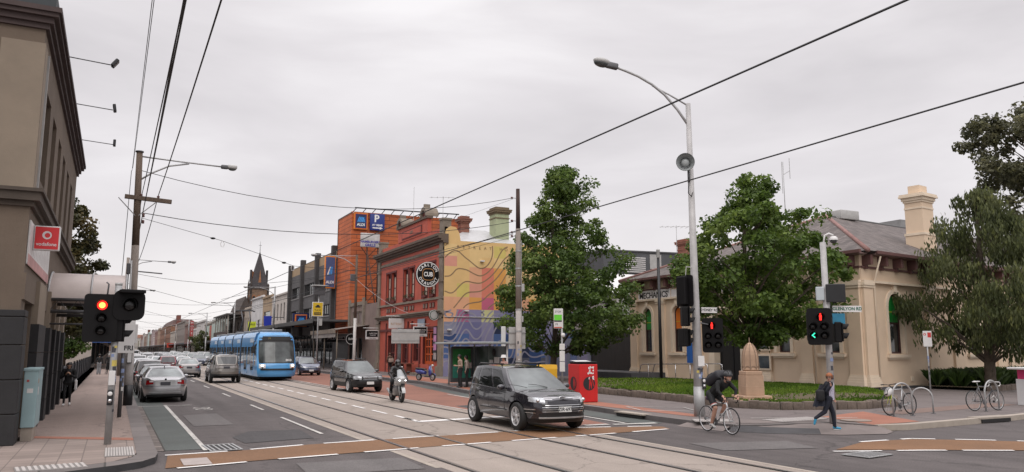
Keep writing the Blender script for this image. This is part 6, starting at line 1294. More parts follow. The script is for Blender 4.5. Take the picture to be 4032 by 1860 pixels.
m = MB(); m.tube([(-.2, -.1, 7.7), (-.2, -.1, 7.3)], .045, M_steeldk, 6); m.tube([(-.2, -.1, 7.3), (-.24, -.1, 6.95), (-.12, -.1, 6.85), (-.03, -.08, 7.05)], .015, M_black, 5); m.build('cable_drop', T)
signal_head(T, (-.33, .1, 3.85), 105, .62, .98, [(0, .28, .10, M_lens), (0, 0, .10, M_lens), (0, -.28, .10, M_lens)])
signal_head(T, (-.36, -.06, 3.05), 65, .42, .60, [(0, .14, .10, M_lens), (0, -.14, .10, M_lens)], rnd_=.05)
signal_head(T, (-.36, .04, 2.4), 85, .42, .52, [(0, .12, .10, M_lens), (0, -.12, .10, M_lens)], rnd_=.05)
signal_head(T, (.42, -.24, 2.47), -38, .64, 1.07, [(-.02, .30, .10, 'man'), (-.14, -.02, .10, M_lens), (.16, -.02, .10, M_lens), (-.14, -.3, .10, M_lens), (.16, -.3, .10, M_lens)])
m = MB(); m.tube([(-.3, 0, 3.3), (.1, -.06, 3.3)], .02, M_steeldk, 5); m.tube([(-.1, 0, 2.9), (.3, -.18, 2.8)], .02, M_steeldk, 5); m.tube([(-.3, .1, 4.3), (-.34, 0, 4.6), (-.05, 0, 4.6)], .014, M_signw, 5); m.build('bracket', T)
m = MB(); NM = Matrix.Translation((.0, -.135, 3.25)) @ Matrix.Rotation(R(-12), 4, 'Z'); m.box(.08, -.01, -.085, .62, .01, .085, M_signw, NM); o = m.build('street_name_sign', T); text('lettering', 'SYDNEY RD', .115, M_ink, o, NM @ Matrix.Translation((.35, -.013, 0)) @ Matrix.Rotation(R(90), 4, 'X'), .001, bold=.003)
m = MB(); PMt = Matrix.Translation((0, -.155, 1.68)) @ Matrix.Rotation(R(-22), 4, 'Z'); m.box(-.1, -.012, -.16, .1, 0, .16, M_signw, PMt); m.build('paper_notice', T); button_box(T, (.09, -.13, 1.0), -30); stickers(T, .15, [1.25, 1.32, 1.42, 1.5, 1.56, 1.3], 12); stickers(T, .152, [1.15, 1.2, 1.4, 1.35], 13)
# right signal pole
T = thing('traffic_light', 'signal pole with red man, green arrow and dome camera behind crossing woman', 'traffic light', (18.13, 15.88, .15))
m = MB(); m.tube([(0, 0, 0), (0, 0, 5.1)], [.095, .085], MATS['pale_galvanised'], 14); m.build('pole', T)
signal_head(T, (-.34, -.02, 2.68), -42, .66, 1.04, [(.03, .27, .10, 'man'), (-.18, 0, .10, M_lens), (.12, 0, .10, M_lens), (-.18, -.25, .10, 'arrow'), (.12, -.25, .10, M_lens)])
o = signal_head(T, (.36, -.16, 2.52), 60, .34, .52, [(0, .13, .10, M_lens), (0, -.13, .10, M_lens)], rnd_=.04)
m = MB(); KM = Matrix.Translation((.02, -.2, 3.62)) @ Matrix.Rotation(R(-42), 4, 'Z'); m.bbox(-.16, -.03, -.26, .36, .03, .26, M_blackm, .015, KM); m.build('blank_panel', T); m = MB(); m.bbox(-.42, 0, -.2, -.2, .16, .19, pm('pale_box_enamel', (.42, .46, .48), .5, 0, .08, 3), .02, KM); m.build('control_box', T)
m = MB(); m.tube([(0, 0, 4.95), (.05, -.04, 5.3), (.15, -.1, 5.36), (.25, -.17, 5.3)], .03, M_signw, 6); m.lathe([(1e-4, .06), (.07, .05), (.12, 0), (.12, -.06)], M_signw, 16, Matrix.Translation((.25, -.17, 5.22)), cap=False); m.ell((.25, -.17, 5.15), (.1, .1, .09), M_glassg, 12, 8); m.build('dome_camera', T)
m = MB(); NM = Matrix.Translation((.02, -.1, 3.18)) @ Matrix.Rotation(R(-24), 4, 'Z'); m.box(.08, -.01, -.09, .92, .01, .09, M_signw, NM); o = m.build('street_name_sign', T); text('lettering', 'GLENLYON RD', .125, pm('green_letter', (.02, .12, .08), .6), o, NM @ Matrix.Translation((.50, -.013, 0)) @ Matrix.Rotation(R(90), 4, 'X'), .001, bold=.004)
m = MB(); m.box(.06, -.01, -.42, .42, .01, -.13, pm('blue_plate', (.02, .17, .28), .6, 0, .15, 4), NM); m.build('blue_plate', T); stickers(T, .098, [.8, 1.0, 1.2, 1.45, 1.7, 1.9], 15)
# no stopping sign
P = (32.6, 23.1, .15); T = thing('parking_sign', 'white no stopping sign on a thin stickered post by the institute', 'parking sign', P, R(-50)); m = MB(); m.tube([(0, 0, 0), (0, 0, 2.85)], .035, M_steel, 10); m.build('post', T); m = MB(); m.bbox(-.15, -.05, 2.15, .2, -.036, 2.85, M_signw, .01); o = m.build('sign_plate', T); m = MB(); m.box(.04, -.053, 2.56, .18, -.05, 2.78, M_redink); m.lathe([(.055, 0), (.055, .003), (.03, .003), (.03, 0)], M_redink, 14, Matrix.Translation((-.07, -.05, 2.7)) @ Matrix.Rotation(R(90), 4, 'X'), cap=False); m.build('symbols', o); stickers(T, .037, [.9, 1.1, 1.2, 1.45, 1.6], 17)
# black slim lamp pole
T = thing('lamp_pole', 'slim black lamp pole with pale cap in front of institute', 'lamp pole', (30.47, 39.64, .15)); m = MB(); m.tube([(0, 0, 0), (0, 0, 7.75)], [.11, .09], M_blackm, 10); m.build('pole_shaft', T); m = MB(); m.lathe([(.09, 7.75), (.11, 7.8), (.11, 8.2), (.12, 8.22), (.12, 8.3), (1e-4, 8.34)], M_signg, 12); m.build('lamp_head', T)
# tram stop pole
T = thing('stop_sign', 'tram stop flag on a pole with timetable plates beside the red bin', 'stop sign', (19.65, 33.36, .15), R(-27)); m = MB(); m.tube([(0, 0, 0), (0, 0, 4.0)], .045, M_steel, 10); m.build('post', T)
m = MB(); m.bbox(-.40, -.06, 3.05, .06, .0, 4.02, M_signw, .015); o = m.build('flag', T); m = MB(); m.box(-.38, -.064, 3.45, .0, -.061, 3.72, pm('lime_panel', (.12, .55, .03), .5)); m.box(-.38, -.064, 3.37, .0, -.061, 3.44, M_ink); m.box(-.38, -.064, 3.07, .0, -.061, 3.12, M_rdb); m.build('colour_bands', o)
text('lettering', '19', .16, M_ink, o, Matrix.Translation((-.28, -.064, 3.24)) @ Matrix.Rotation(R(90), 4, 'X'), .001); text('lettering', 'STOP', .13, M_ink, o, Matrix.Translation((-.19, -.064, 3.86)) @ Matrix.Rotation(R(90), 4, 'X'), .001)
m = MB()
for z0, z1 in ((.95, 1.42), (1.45, 1.95), (2.0, 2.3)): m.bbox(-.13, -.08, z0, .13, -.05, z1, M_signw, .01)
m.build('timetable_plates', T); m = MB(); m.lathe([(.11, -.01), (.11, .01)], M_signw, 18, Matrix.Translation((.05, -.06, 2.72)) @ Matrix.Rotation(R(90), 4, 'X')); m.build('round_plate', T)
# bins
M_bin = pm('red_bin_steel', (.52, .012, .012), .45, 0, .10, 1.5); M_bind = pm('red_bin_perforation', (.26, .006, .006), .6)
T = thing('litter_bin', 'red perforated steel bin enclosure with black round M emblems', 'bin', (16.55, 26.5, .15), R(-4)); m = MB(); m.bbox(-.42, -.5, .02, .38, .45, 1.46, M_bin, .02); m.box(-.4, -.48, 0, .36, .43, .03, M_black); m.build('bin_body', T)
m = MB(); m.box(-.36, -.44, 1.46, .34, .4, 1.52, M_black); m.add([(-.36, -.44, 1.53), (.34, -.44, 1.53), (.34, .4, 1.6), (-.36, .4, 1.6)], [(0, 1, 2, 3)], M_signw); m.bbox(-.4, -.46, 1.52, .38, .42, 1.56, M_blackm, .01); m.build('lid', T)
def emblem(par, Mx, r):
 q = MB(); q.lathe([(1e-4, .003), (r, .003), (r, 0)], M_ink, 28, Mx, smooth=False, cap=False); o = q.build('emblem', par); q = MB()
 for pts in ([(-.05, -.85), (.02, -.85), (.22, .35), (.05, .9)], [(.05, .9), (.28, .6), (.42, -.75), (.30, -.75)], [(.30, -.75), (.42, -.75), (.55, .75), (.46, .8)], [(.46, .8), (.55, .75), (.86, -.35), (.76, -.5)]): q.add([tuple(Mx @ Vector((a * r, b * r, .006))) for a, b in pts], [(0, 1, 2, 3)], M_bin)
 q.build('emblem_letter', o)
emblem(T, Matrix.Translation((.0, -.503, .72)) @ Matrix.Rotation(R(90), 4, 'X'), .26); emblem(T, Matrix.Translation((-.423, .0, .72)) @ Matrix.Rotation(R(-90), 4, 'Z') @ Matrix.Rotation(R(90), 4, 'X'), .26)
m = MB(); r_ = random.Random(2); FB = Matrix.Translation((.05, -.503, 1.15)) @ Matrix.Rotation(R(90), 4, 'X')
for k in range(16): x, y = r_.uniform(-.12, .12), r_.uniform(-.28, .17); m.add([tuple(FB @ Vector((x + a, y + b, .004))) for a, b in ((0, 0), (r_.uniform(.03, .08), r_.uniform(-.03, .02)), (r_.uniform(.02, .07), r_.uniform(.04, .1)), (-.01, r_.uniform(.03, .08)))], [(0, 1, 2, 3)], M_whiteink)
m.build('torn_sticker', T); m = MB()
for i in range(9):
 for j in range(16):
  if abs(i - 4) * .085 > .0: m.box(-.36 + i * .085 - .006, -.5015, .12 + j * .083, -.36 + i * .085 + .006, -.4995, .132 + j * .083, M_bind)
m.build('perforations', T)
T = thing('yellow_bin', 'yellow topped bin partly hidden behind the dark grey SUV', 'bin', (18.0, 32.2, .15), R(-10)); m = MB(); my = pm('yellow_bin_paint', (.60, .33, .012), .5, 0, .08, 2); m.bbox(-.5, -.4, 0, .5, .4, 1.15, my, .03); m.add([(-.5, -.4, 1.13), (.5, -.4, 1.13), (.5, .4, 1.13), (-.5, .4, 1.13), (-.2, -.35, 1.32), (.5, -.35, 1.32), (.5, .35, 1.32), (-.2, .35, 1.32)], [(0, 1, 5, 4), (1, 2, 6, 5), (2, 3, 7, 6), (3, 0, 4, 7), (4, 5, 6, 7)], my); m.build('bin_body', T); m = MB(); m.box(-.5, -.405, .5, .5, -.402, .53, M_ink); m.build('seam', T)
# grey board in front of the hotel (back of a road sign on a painted pole)
T = thing('road_sign', 'wide grey back of a road sign on a patterned post before the hotel', 'road sign', (17.75, 52.4, .15)); m = MB(); m.tube([(0, 0, 0), (0, 0, 3.5)], .13, pm('patterned_post', (.10, .10, .10), .8, 0, .9, 6), 10); m.build('post', T); m = MB(); m.bbox(-.65, -.2, 2.42, 1.4, -.16, 3.4, M_signg, .02); m.box(-.62, -.22, 2.6, 1.37, -.2, 2.65, M_steel); m.box(-.62, -.22, 3.18, 1.37, -.2, 3.23, M_steel); m.build('sign_plate', T)
# taxi sign and solar panel
T = thing('taxi_sign', 'yellow and black taxi rank sign with solar panel on a grey pole', 'taxi sign', (17.7, 77, .15)); m = MB(); m.tube([(0, 0, 0), (0, 0, 8.2)], .07, M_steel, 8); m.build('post', T); m = MB(); m.bbox(-.62, -.1, 5.2, .45, .0, 6.6, M_signw, .02); o = m.build('sign_box', T); m = MB(); m.box(-.56, -.104, 5.26, .39, -.101, 6.54, pm('taxi_yellow', (.62, .42, .02), .5)); m.box(-.42, -.107, 5.34, .26, -.105, 5.6, M_ink); m.bbox(-.32, -.112, 6.05, .16, -.104, 6.2, M_ink, .003); m.box(-.22, -.110, 6.2, .06, -.105, 6.32, M_ink); m.build('sign_face', o); text('lettering', 'TAXI', .3, M_ink, o, Matrix.Translation((-.08, -.106, 5.78)) @ Matrix.Rotation(R(90), 4, 'X'), .002); text('lettering', 'ZONE', .2, MATS['taxi_yellow'], o, Matrix.Translation((-.08, -.109, 5.47)) @ Matrix.Rotation(R(90), 4, 'X'), .002)
m = MB(); m.bbox(-.55, -.3, 7.3, .55, .3, 8.2, M_steeldk, .02, Matrix.Translation((0, 0, 0))); m.bbox(-.7, -.6, 8.15, .8, .5, 8.25, M_signg, .02); m.build('solar_panel', T); m = MB(); m.bbox(.1, -.1, 4.3, .4, .1, 5.0, M_signg, .02); m.build('box', T)
# shelter
T = thing('bus_shelter', 'glass tram shelter with green advert panel in front of the mural', 'shelter', (18.2, 41.5, .15))
m = MB(); m.bbox(16.75, 37.6, 2.46, 19.6, 43.1, 2.58, pm('shelter_roof', (.30, .32, .32), .5, .1, .12, 1), .03); m.wbuild('roof', T)
for k, (x, y) in enumerate(((17.35, 42.3), (18.95, 42.3), (18.95, 40.2), (18.95, 38.0))):
 m = MB(); m.tube([(x, y, .15), (x, y, 2.5)], .055, M_signw if k else M_signg, 8); m.wbuild('post', T)
m = MB(); m.box(18.9, 38.1, .4, 18.94, 42.2, 2.35, glass('shelter_glass', (.10, .12, .13), .1)); m.box(17.5, 42.26, .4, 18.9, 42.3, 2.35, MATS['shelter_glass']); m.wbuild('glass_panel', T)
m = MB(); m.bbox(17.38, 42.1, .3, 18.75, 42.24, 2.3, M_steeldk, .03); o = m.wbuild('advert_panel', T); m = MB(); m.box(17.5, 42.09, .95, 18.62, 42.098, 2.2, pm('advert_green', (.03, .22, .05), .4, 0, .5, 2)); m.box(17.5, 42.086, .55, 18.62, 42.094, 1.25, pm('advert_teal', (.04, .26, .19), .4, 0, .3, 3)); m.wbuild('advert_print', o)
m = MB(); m.box(18.84, 38.8, 1.0, 18.88, 39.4, 1.75, M_signw); m.box(18.84, 39.6, 1.0, 18.88, 40.0, 1.6, M_signw); m.lathe([(.2, 0), (.2, .02)], M_ink, 16, Matrix.Translation((18.86, 39.5, 2.0)) @ Matrix.Rotation(R(-90), 4, 'Y')); m.wbuild('notices', T)
m = MB(); m.bbox(18.4, 38.6, .55, 18.8, 41.6, .62, M_steel, .01)
for y in (38.9, 41.3): m.box(18.55, y, .15, 18.65, y + .08, .55, M_steel)
m.wbuild('bench', T)
T = thing('ticket_pillar', 'tall pale pillar standing behind the shelter roof', 'pillar', (20.3, 41.2, .15)); m = MB(); m.bbox(-.13, -.06, 0, .13, .06, 3.35, M_signw, .03); m.build('pillar_body', T); m = MB(); m.box(-.1, -.065, 1.0, .1, -.061, 1.8, M_ink); m.build('panel', T)
# bike hoops
def hoop(label, P, rz, ln=.75, h=.85):
 t = thing('bike_hoop', label, 'bike hoop', P, R(rz)); n = 14; m = MB(); m.tube([(-ln / 2, 0, 0), (-ln / 2, 0, h - ln / 2)] + [(-ln / 2 * math.cos(math.pi * k / n), 0, h - ln / 2 + ln / 2 * math.sin(math.pi * k / n)) for k in range(1, n)] + [(ln / 2, 0, h - ln / 2), (ln / 2, 0, 0)], .027, M_steel, 10); m.build('hoop_tube', t); m = MB()
 for s in (-1, 1): m.lathe([(.07, 0), (.07, .012), (.03, .014)], M_steeldk, 12, None, (s * ln / 2, 0, 0))
 m.build('foot_flange', t)
hoop('steel bike hoop with the white helmeted bicycle leaning on it', (21.85, 16.45, .15), -8, .75, 1.0); hoop('steel bike hoop holding the drop bar bicycle at right', (26.4, 16.5, .15), 5, .85, 1.0); hoop('empty low steel hoop behind the post of the no stopping sign', (23.4, 16.9, .15), -60, .6, .8)
# pink and white stall at right edge
T = thing('counter_box', 'white box with pink and orange top cut by the right edge', 'box', (30.2, 17.1, .15), R(-20)); m = MB(); m.bbox(-.5, -.4, 0, .6, .5, .95, pm('white_box', (.60, .60, .60), .5, 0, .06, 2), .02); m.build('box_body', T); m = MB(); m.box(-.42, -.405, .72, .5, -.401, 1.3, pm('pink_panel', (.62, .035, .16), .5, 0, .1, 2)); m.box(-.42, -.42, .62, .5, -.3, .75, M_orb); m.box(-.45, -.4, .95, .55, .45, 1.3, MATS['pink_panel']); m.bbox(-.75, -.5, 1.3, .7, .6, 1.38, M_signw, .02); m.build('pink_top', T)
# fence and dim facades beyond the brown corner building
T = thing('dark_fence', 'dark boarded fence along the left footpath beyond the brown building', 'fence', (-2, 60, .12)); m = MB(); m.box(-2.1, 38.4, .1, -1.95, 92, 1.35, pm('dark_fence_board', (.026, .026, .03), .8, 0, .3, 2, sx=(1, 5, .4))); m.wbuild('boards', T); m = MB()

for y in range(40, 92, 4): m = MB(); m.box(-2.0, y, .1, -1.9, y + .12, 1.5, M_blackm); m.wbuild('post', T); m = MB(); m.box(-1.95, 38.4, .1, -1.6, 92, .3, M_stone); m.wbuild('fence_plinth', T)
def row_left(lab, nm, y0, y1, H, col, **k): return row_house(lab, nm, y0, y1, H, col, x=-2.0, side=-1, **k)
T = thing('shop_awning', 'blue and white shop awning over the far left footpath', 'awning', (-1.2, 92, 3)); m = MB(); m.box(-2, 92, 3.3, .3, 99, 3.45, M_signw); m.box(-2, 91.95, 2.85, .3, 92, 3.3, pm('blue_fascia', (.03, .09, .30), .6)); m.wbuild('awning_roof', T); m = MB(); m.tube([(.2, 92.2, .1), (.2, 92.2, 3.3)], .05, M_signw, 6); m.wbuild('post', T)
for i, (a, b, h, c, lab) in enumerate([(92, 116, 8.5, (.34, .30, .27), 'buff building on the left past the dark fence'), (116, 150, 7.5, (.22, .15, .12), 'brown building on the left, second past the dark fence'), (150, 210, 9.5, (.36, .33, .30), 'pale building on the left, third past the dark fence'), (210, 300, 8.0, (.28, .2, .16), 'tan building on the left, fourth past the fence'), (300, 480, 9.0, (.35, .31, .28), 'long far building on the left of the street')]): row_left(lab, 'shop_building', a, b, h, c, wins=[(2 + j * 6, 4 + j * 6, 4.8, 6.8) for j in range(int((b - a - 2) / 6))])

# ------------------------------------------------------------------ vehicles
M_cglass = glass('car_glass', (.018, .021, .022), .03, .7); M_cglassl = glass('windscreen_glass', (.10, .115, .115), .04, .7)
M_under = pm('car_underbody', (.008, .008, .008), .9); M_trim = pm('black_trim', (.011, .011, .012), .5, 0, .15, 4)
M_hl = pm('headlamp_glass', (.48, .50, .52), .08, .35, .25, 14); M_tail = pm('tail_lamp_red', (.24, .008, .010), .12, 0, .2, 6); M_tailw = pm('tail_lamp_clear', (.55, .5, .5), .12, 0, .1, 6)
M_alloy = pm('alloy_wheel', (.55, .55, .56), .35, .35, .08, 5); M_plate = pm('number_plate', (.62, .63, .62), .5, 0, .03, 3); M_ambl = pm('amber_lamp', (.6, .2, .02), .2)
def lerp_pts(P, x):
 if x <= P[0][0]: return P[0][1]
 for (a, va), (b, vb) in zip(P, P[1:]):
  if x <= b: t = (x - a) / (b - a); t = t * t * (3 - 2 * t) if len(P) > 3 else t; return va + (vb - va) * t
 return P[-1][1]
class Shell:
 """car body: x forward, plan outline a superellipse, sides tucked in towards sill and shoulder"""
 def __init__(s, d):
  s.d = d; s.L, s.W, s.n = d['L'], d['W'], d.get('n', 4.6); s.edge = d['edge']; L2, W2 = s.L / 2, s.W / 2
  xs = .93 * L2; ys = W2 * (1 - .93 ** s.n) ** (1 / s.n); pts = []
  for k in range(9): y = ys * k / 9; pts.append((L2 * (1 - (y / W2) ** s.n) ** (1 / s.n), y))
  for k in range(65): x = xs - 2 * xs * k / 64; pts.append((x, W2 * (1 - abs(x / L2) ** s.n) ** (1 / s.n)))
  for k in range(8, -1, -1): y = ys * k / 9; pts.append((-L2 * (1 - (y / W2) ** s.n) ** (1 / s.n), y))
  s.pts = pts; s.cum = [0]
  for a, b in zip(pts, pts[1:]): s.cum.append(s.cum[-1] + math.hypot(b[0] - a[0], b[1] - a[1]))
  s.S = s.cum[-1]
 def base(s, u):
  u = max(0, min(s.S, u)); k = 0
  lo, hi = 0, len(s.cum) - 1
  while hi - lo > 1:
   m = (lo + hi) // 2
   if s.cum[m] <= u: lo = m
   else: hi = m
  t = (u - s.cum[lo]) / (s.cum[lo + 1] - s.cum[lo] or 1); a, b = s.pts[lo], s.pts[lo + 1]
  tx, ty = b[0] - a[0], b[1] - a[1]; l = math.hypot(tx, ty) or 1
  return a[0] + tx * t, a[1] + ty * t, -ty / l * -1, tx / l * -1
 def u_x(s, x):
  return next(s.cum[i] for i in range(len(s.pts)) if s.pts[i][0] <= x)
 def u_yf(s, y): return next(s.cum[i] for i in range(len(s.pts)) if s.pts[i][1] >= y)
 def u_yr(s, y): return next(s.cum[i] for i in range(len(s.pts) - 1, -1, -1) if s.pts[i][1] >= y)
 def top(s, x): return lerp_pts(s.edge, x)
 def bottom(s, x, y):
  d = s.d; zb = lerp_pts(d['sill'], x)
  if y > s.W * .36:
   for xw in d['wheels']:
    ra = d['r'] * 1.17
    if abs(x - xw) < ra: zb = max(zb, d['r'] + math.sqrt(ra * ra - (x - xw) ** 2) - .02)
  return zb
 def p(s, u, z, off=0, side=1):
  x, y, nx, ny = s.base(u); nx, ny = abs(nx) * (1 if x > 0 else -1), abs(ny); ie = lerp_pts(s.d['front' if x > 0 else 'rear'], z); isd = lerp_pts(s.d['side'], z)
  X_ = x - nx * ie + nx * off; Y_ = max(0, y - ny * isd) + ny * off
  return (X_, side * Y_, z)
 def patch(s, u0, u1, z0, z1, mt, off=.006, side=0, nu=8, nz=4, mb=None):
  m = mb or MB(); f0 = z0 if callable(z0) else (lambda t: z0); f1 = z1 if callable(z1) else (lambda t: z1)
  for sd in ((1, -1) if side == 0 else (side,)):
   P = [[s.p(u0 + (u1 - u0) * i / nu, f0(i / nu) + (f1(i / nu) - f0(i / nu)) * j / nz, off, sd) for j in range(nz + 1)] for i in range(nu + 1)]; m.grid(P, nu + 1, nz + 1, mt)
  return m
def wheel(t, x, y, r, wdt, spokes=5, detail=True, rimm=None, twin=False):
 T_ = Matrix.Translation((x, y, r)) @ Matrix.Rotation(R(90 if y < 0 else -90), 4, 'X'); h = wdt / 2; m = MB(); rr = r * .66
 m.lathe([(rr, -h * .9), (r * .9, -h), (r * .985, -h * .72), (r, -h * .3), (r, h * .3), (r * .985, h * .72), (r * .9, h), (rr, h * .9)], M_rub, 28, cap=False); m.lathe([(1e-4, -h * .7), (rr, -h * .8)], M_under, 20, cap=False)
 w = m.build('wheel', t); w.matrix_local = T_; m = MB(); rm = rimm or M_alloy; m.lathe([(rr * 1.02, h * .95), (rr * .95, h * .98), (rr * .9, h * .7), (rr * .88, h * .1)], rm, 28, cap=False); m.lathe([(rr * .88, h * .1), (1e-4, h * .05)], pm('wheel_shadow_grey', (.05, .05, .05), .6), 20, cap=False)
 m.lathe([(.07, h * .5), (.06, h * .82), (1e-4, h * .86)], rm, 12, cap=False)
 for k in range(spokes):
  a = 2 * math.pi * k / spokes + .3
  for da in ((-.14, .14) if twin else (0,)):
   c, s_ = math.cos(a + da), math.sin(a + da); q = MB; wd = .020 if twin else .046
   m.add([(c * .05 - s_ * wd, s_ * .05 + c * wd, h * .8), (c * .05 + s_ * wd, s_ * .05 - c * wd, h * .8), (c * rr * .93 + s_ * wd * .7, s_ * rr * .93 - c * wd * .7, h * .86), (c * rr * .93 - s_ * wd * .7, s_ * rr * .93 + c * wd * .7, h * .86),
         (c * .05 - s_ * wd, s_ * .05 + c * wd, h * .3), (c * .05 + s_ * wd, s_ * .05 - c * wd, h * .3), (c * rr * .93 + s_ * wd * .7, s_ * rr * .93 - c * wd * .7, h * .4), (c * rr * .93 - s_ * wd * .7, s_ * rr * .93 + c * wd * .7, h * .4)], [(0, 1, 2, 3), (0, 1, 5, 4), (2, 3, 7, 6), (1, 2, 6, 5), (0, 3, 7, 4)], rm)
 m.build('rim', w); return w
def car(label, loc, rz, d, mp, detail=2, nm='car', cat='car', group=None, plate=None, glassm=None, lower=None, rail=False):
 """d: dimensions. detail 0 far, 1 middle, 2 near"""
 t = thing(nm, label, cat, (*loc, .012), R(rz), group); S = Shell(d); L2, W2 = S.L / 2, S.W / 2; m = MB(); NZ = 8; gm = glassm or M_cglass; n = len(S.pts)
 for sd in (1, -1):
  P = []
  for i, (x, y) in enumerate(S.pts):
   zb, zt = S.bottom(x, y), S.top(x); P.append([S.p(S.cum[i], zb + (zt - zb) * j / NZ, 0, sd) for j in range(NZ + 1)])
  m.grid(P, n, NZ + 1, mp)
  # bonnet, shoulder and boot: ring inwards from the top edge, gently crowned
  Q = []
  for i, (x, y) in enumerate(S.pts):
   e_ = P[i][NZ]; row = []
   for j in range(7): f = 1 - j / 6; row.append((e_[0], e_[1] * f, e_[2] + d.get('crown', .045) * (1 - f ** 2.4)))
   Q.append(row)
  m.grid(Q, n, 7, mp)
 bo = m.build('body', t)
 m = MB(); zs = d['sill'][len(d['sill']) // 2][1]; m.box(-L2 + .42, -W2 + .26, zs - .02, L2 - .42, W2 - .26, zs + .28, M_under); m.box(-L2 + .5, -W2 + .34, zs - .02, L2 - .5, W2 - .34, .72, M_under); m.build('underbody', t)
 # cabin
 b1, b2, r1, r2, zr = d['ws'], d['bl'], d['rf'], d['rr'], d['roof']; yb = lambda x: W2 * (1 - abs(x / L2) ** S.n) ** (1 / S.n) - lerp_pts(d['side'], S.top(x)) - .03; yr = d.get('yr', W2 * .74)
 zr_ = lambda x: zr - d.get('arc', .05) * ((x - (r1 + r2) / 2) / ((r1 - r2) / 2)) ** 2; hb = lambda x: S.top(x) - .01
 def G(ta, h, off=0, sd=1):
  xb, xr = b1 + (b2 - b1) * ta, r1 + (r2 - r1) * ta; k = min(ta, 1 - ta); yt = yr - .05 * (1 - min(1, k * 8))
  a = Vector((xb, yb(xb), hb(xb))); b = Vector((xr, yt, zr_(xr))); q = a.lerp(b, h); q.y += .035 * math.sin(math.pi * h) + off; return (q.x, sd * q.y, q.z)
 m = MB(); NT, NH = 26, 6
 for sd in (1, -1): m.grid([[G(i / NT, j / NH, 0, sd) for j in range(NH + 1)] for i in range(NT + 1)], NT + 1, NH + 1, mp)
 RF = [[(r1 + (r2 - r1) * i / 16, G(i / 16, 1)[1] * f, zr_(r1 + (r2 - r1) * i / 16) + .035 * (1 - abs(f) ** 2.2)) for f in [k / 5 for k in range(-5, 6)]] for i in range(17)]; m.grid(RF, 17, 11, mp)
 def screen(ta, f, h, off=0):
  a = G(ta, h); sg = 1 if ta < .5 else -1; bul = .16 * (1 - abs(f) ** 2) * sg * (1 - .55 * h); return (a[0] + bul + off * sg * .8, a[1] * f, a[2] + off * .6 + (.02 * (1 - f * f) * (1 - h)))
 for ta in (0, 1): m.grid([[screen(ta, f, j / NH) for j in range(NH + 1)] for f in [k / 6 for k in range(-6, 7)]], 13, NH + 1, mp)
 cab = m.build('cabin', t)
 for ta, nm_, fr in ((0, 'windscreen', .93), (1, 'rear_window', d.get('rwf', .90))):
  m = MB(); h0, h1 = (.03, .95) if ta == 0 else d.get('rwh', (.08, .92)); m.grid([[screen(ta, f * fr, h0 + (h1 - h0) * j / NH, .008) for j in range(NH + 1)] for f in [k / 6 for k in range(-6, 7)]], 13, NH + 1, M_cglassl if ta == 0 else d.get('rgl', gm)); m.build(nm_, t)
 for k, (t0, t1) in enumerate(d['wins']):
  for sd in (1, -1):
   m = MB(); m.grid([[G(t0 + (t1 - t0) * i / 6, .05 + .83 * j / NH, .006, sd) for j in range(NH + 1)] for i in range(7)], 7, NH + 1, gm); o = m.build('side_window', t)
   if detail > 1:
    m = MB(); pts = [G(t0 + (t1 - t0) * i / 6, .025, .012, sd) for i in range(7)]; m.tube(pts, .008, M_chrome, 4); m.build('window_trim', o)
 if detail > 0:
  for sd in (1, -1):
   m = MB(); a = G(.12, .03, 0, sd); m.ell((a[0] + .02, a[1] + sd * .15, a[2] + .06), (.075, .115, .075), mp, 10, 8); m.box(a[0], min(a[1], a[1] + sd * .1), a[2] + .0, a[0] + .05, max(a[1], a[1] + sd * .1), a[2] + .05, M_trim); m.build('mirror', t)
   m = MB()
   for ta in d.get('doors', ()):
    x = b1 + (b2 - b1) * ta; u = S.u_x(x); S.patch(u - .006, u + .006, S.d['r'] * 1.05 + .12, S.top(x) - .02, M_trim, .003, sd, 1, 6, m)
   if d.get('doors'): m.build('door_line', t)
   for ta in d.get('handles', ()):
    x = b1 + (b2 - b1) * ta; q = S.p(S.u_x(x), S.top(x) - .13, .02, sd); m = MB(); m.bbox(q[0] - .09, q[1] - .02, q[2] - .015, q[0] + .09, q[1] + .02, q[2] + .018, M_chrome if d.get('chrome_handles') else mp, .008); m.build('door_handle', t)
 # lamps, grille, bumpers, plates
 for sd in (1, -1):
  if 'hl' in d: u0, u1, z0, z1 = d['hl']; m = S.patch(S.u_yf(u0), S.u_x(L2 - u1), z0, z1, M_hl, .008, sd, 10, 4); m.build('headlight', t)
  if 'tl' in d:
   u0, u1, z0, z1 = d['tl']; m = S.patch(S.u_x(-L2 + u1), S.u_yr(u0), z0, z1, M_tail, .008, sd, 10, 4)
   if 'tlw' in d: S.patch(S.u_yr(u0 + .16), S.u_yr(u0), (z0(1) if callable(z0) else z0) + .07, z1 if not callable(z1) else z1(1), M_tailw, .012, sd, 4, 3, m)
   m.build('tail_light', t)
 for (nm_, a, b, z0, z1, mt, off, rear) in d.get('patches', ()):
  uu = S.u_yr if rear else S.u_yf; m = S.patch(uu(max(b, .001)), uu(a) if a > 0 else (0 if not rear else S.S), z0, z1, MATS.get(mt, M_trim) if isinstance(mt, str) else mt, off, 0, 10, 3); m.build(nm_, t)
 if detail > 0:
  for rear in ((0, 1) if d.get('plates', 1) else ()):
   z = d['pz'][rear]; x = (S.p(0, z, .02)[0] if not rear else S.p(S.S, z, .02)[0]); sg = 1 if not rear else -1; m = MB(); m.bbox(min(x, x + sg * .012), -.19, z - .07, max(x, x + sg * .012), .19, z + .07, M_plate, .004); o = m.build('number_plate', t)
   if plate: text('lettering', plate, .125, M_ink, o, Matrix.Translation((x + sg * .014, 0, z - .002)) @ Matrix.Rotation(R(90 * sg), 4, 'Z') @ Matrix.Rotation(R(90), 4, 'X'), .001, bold=.003)
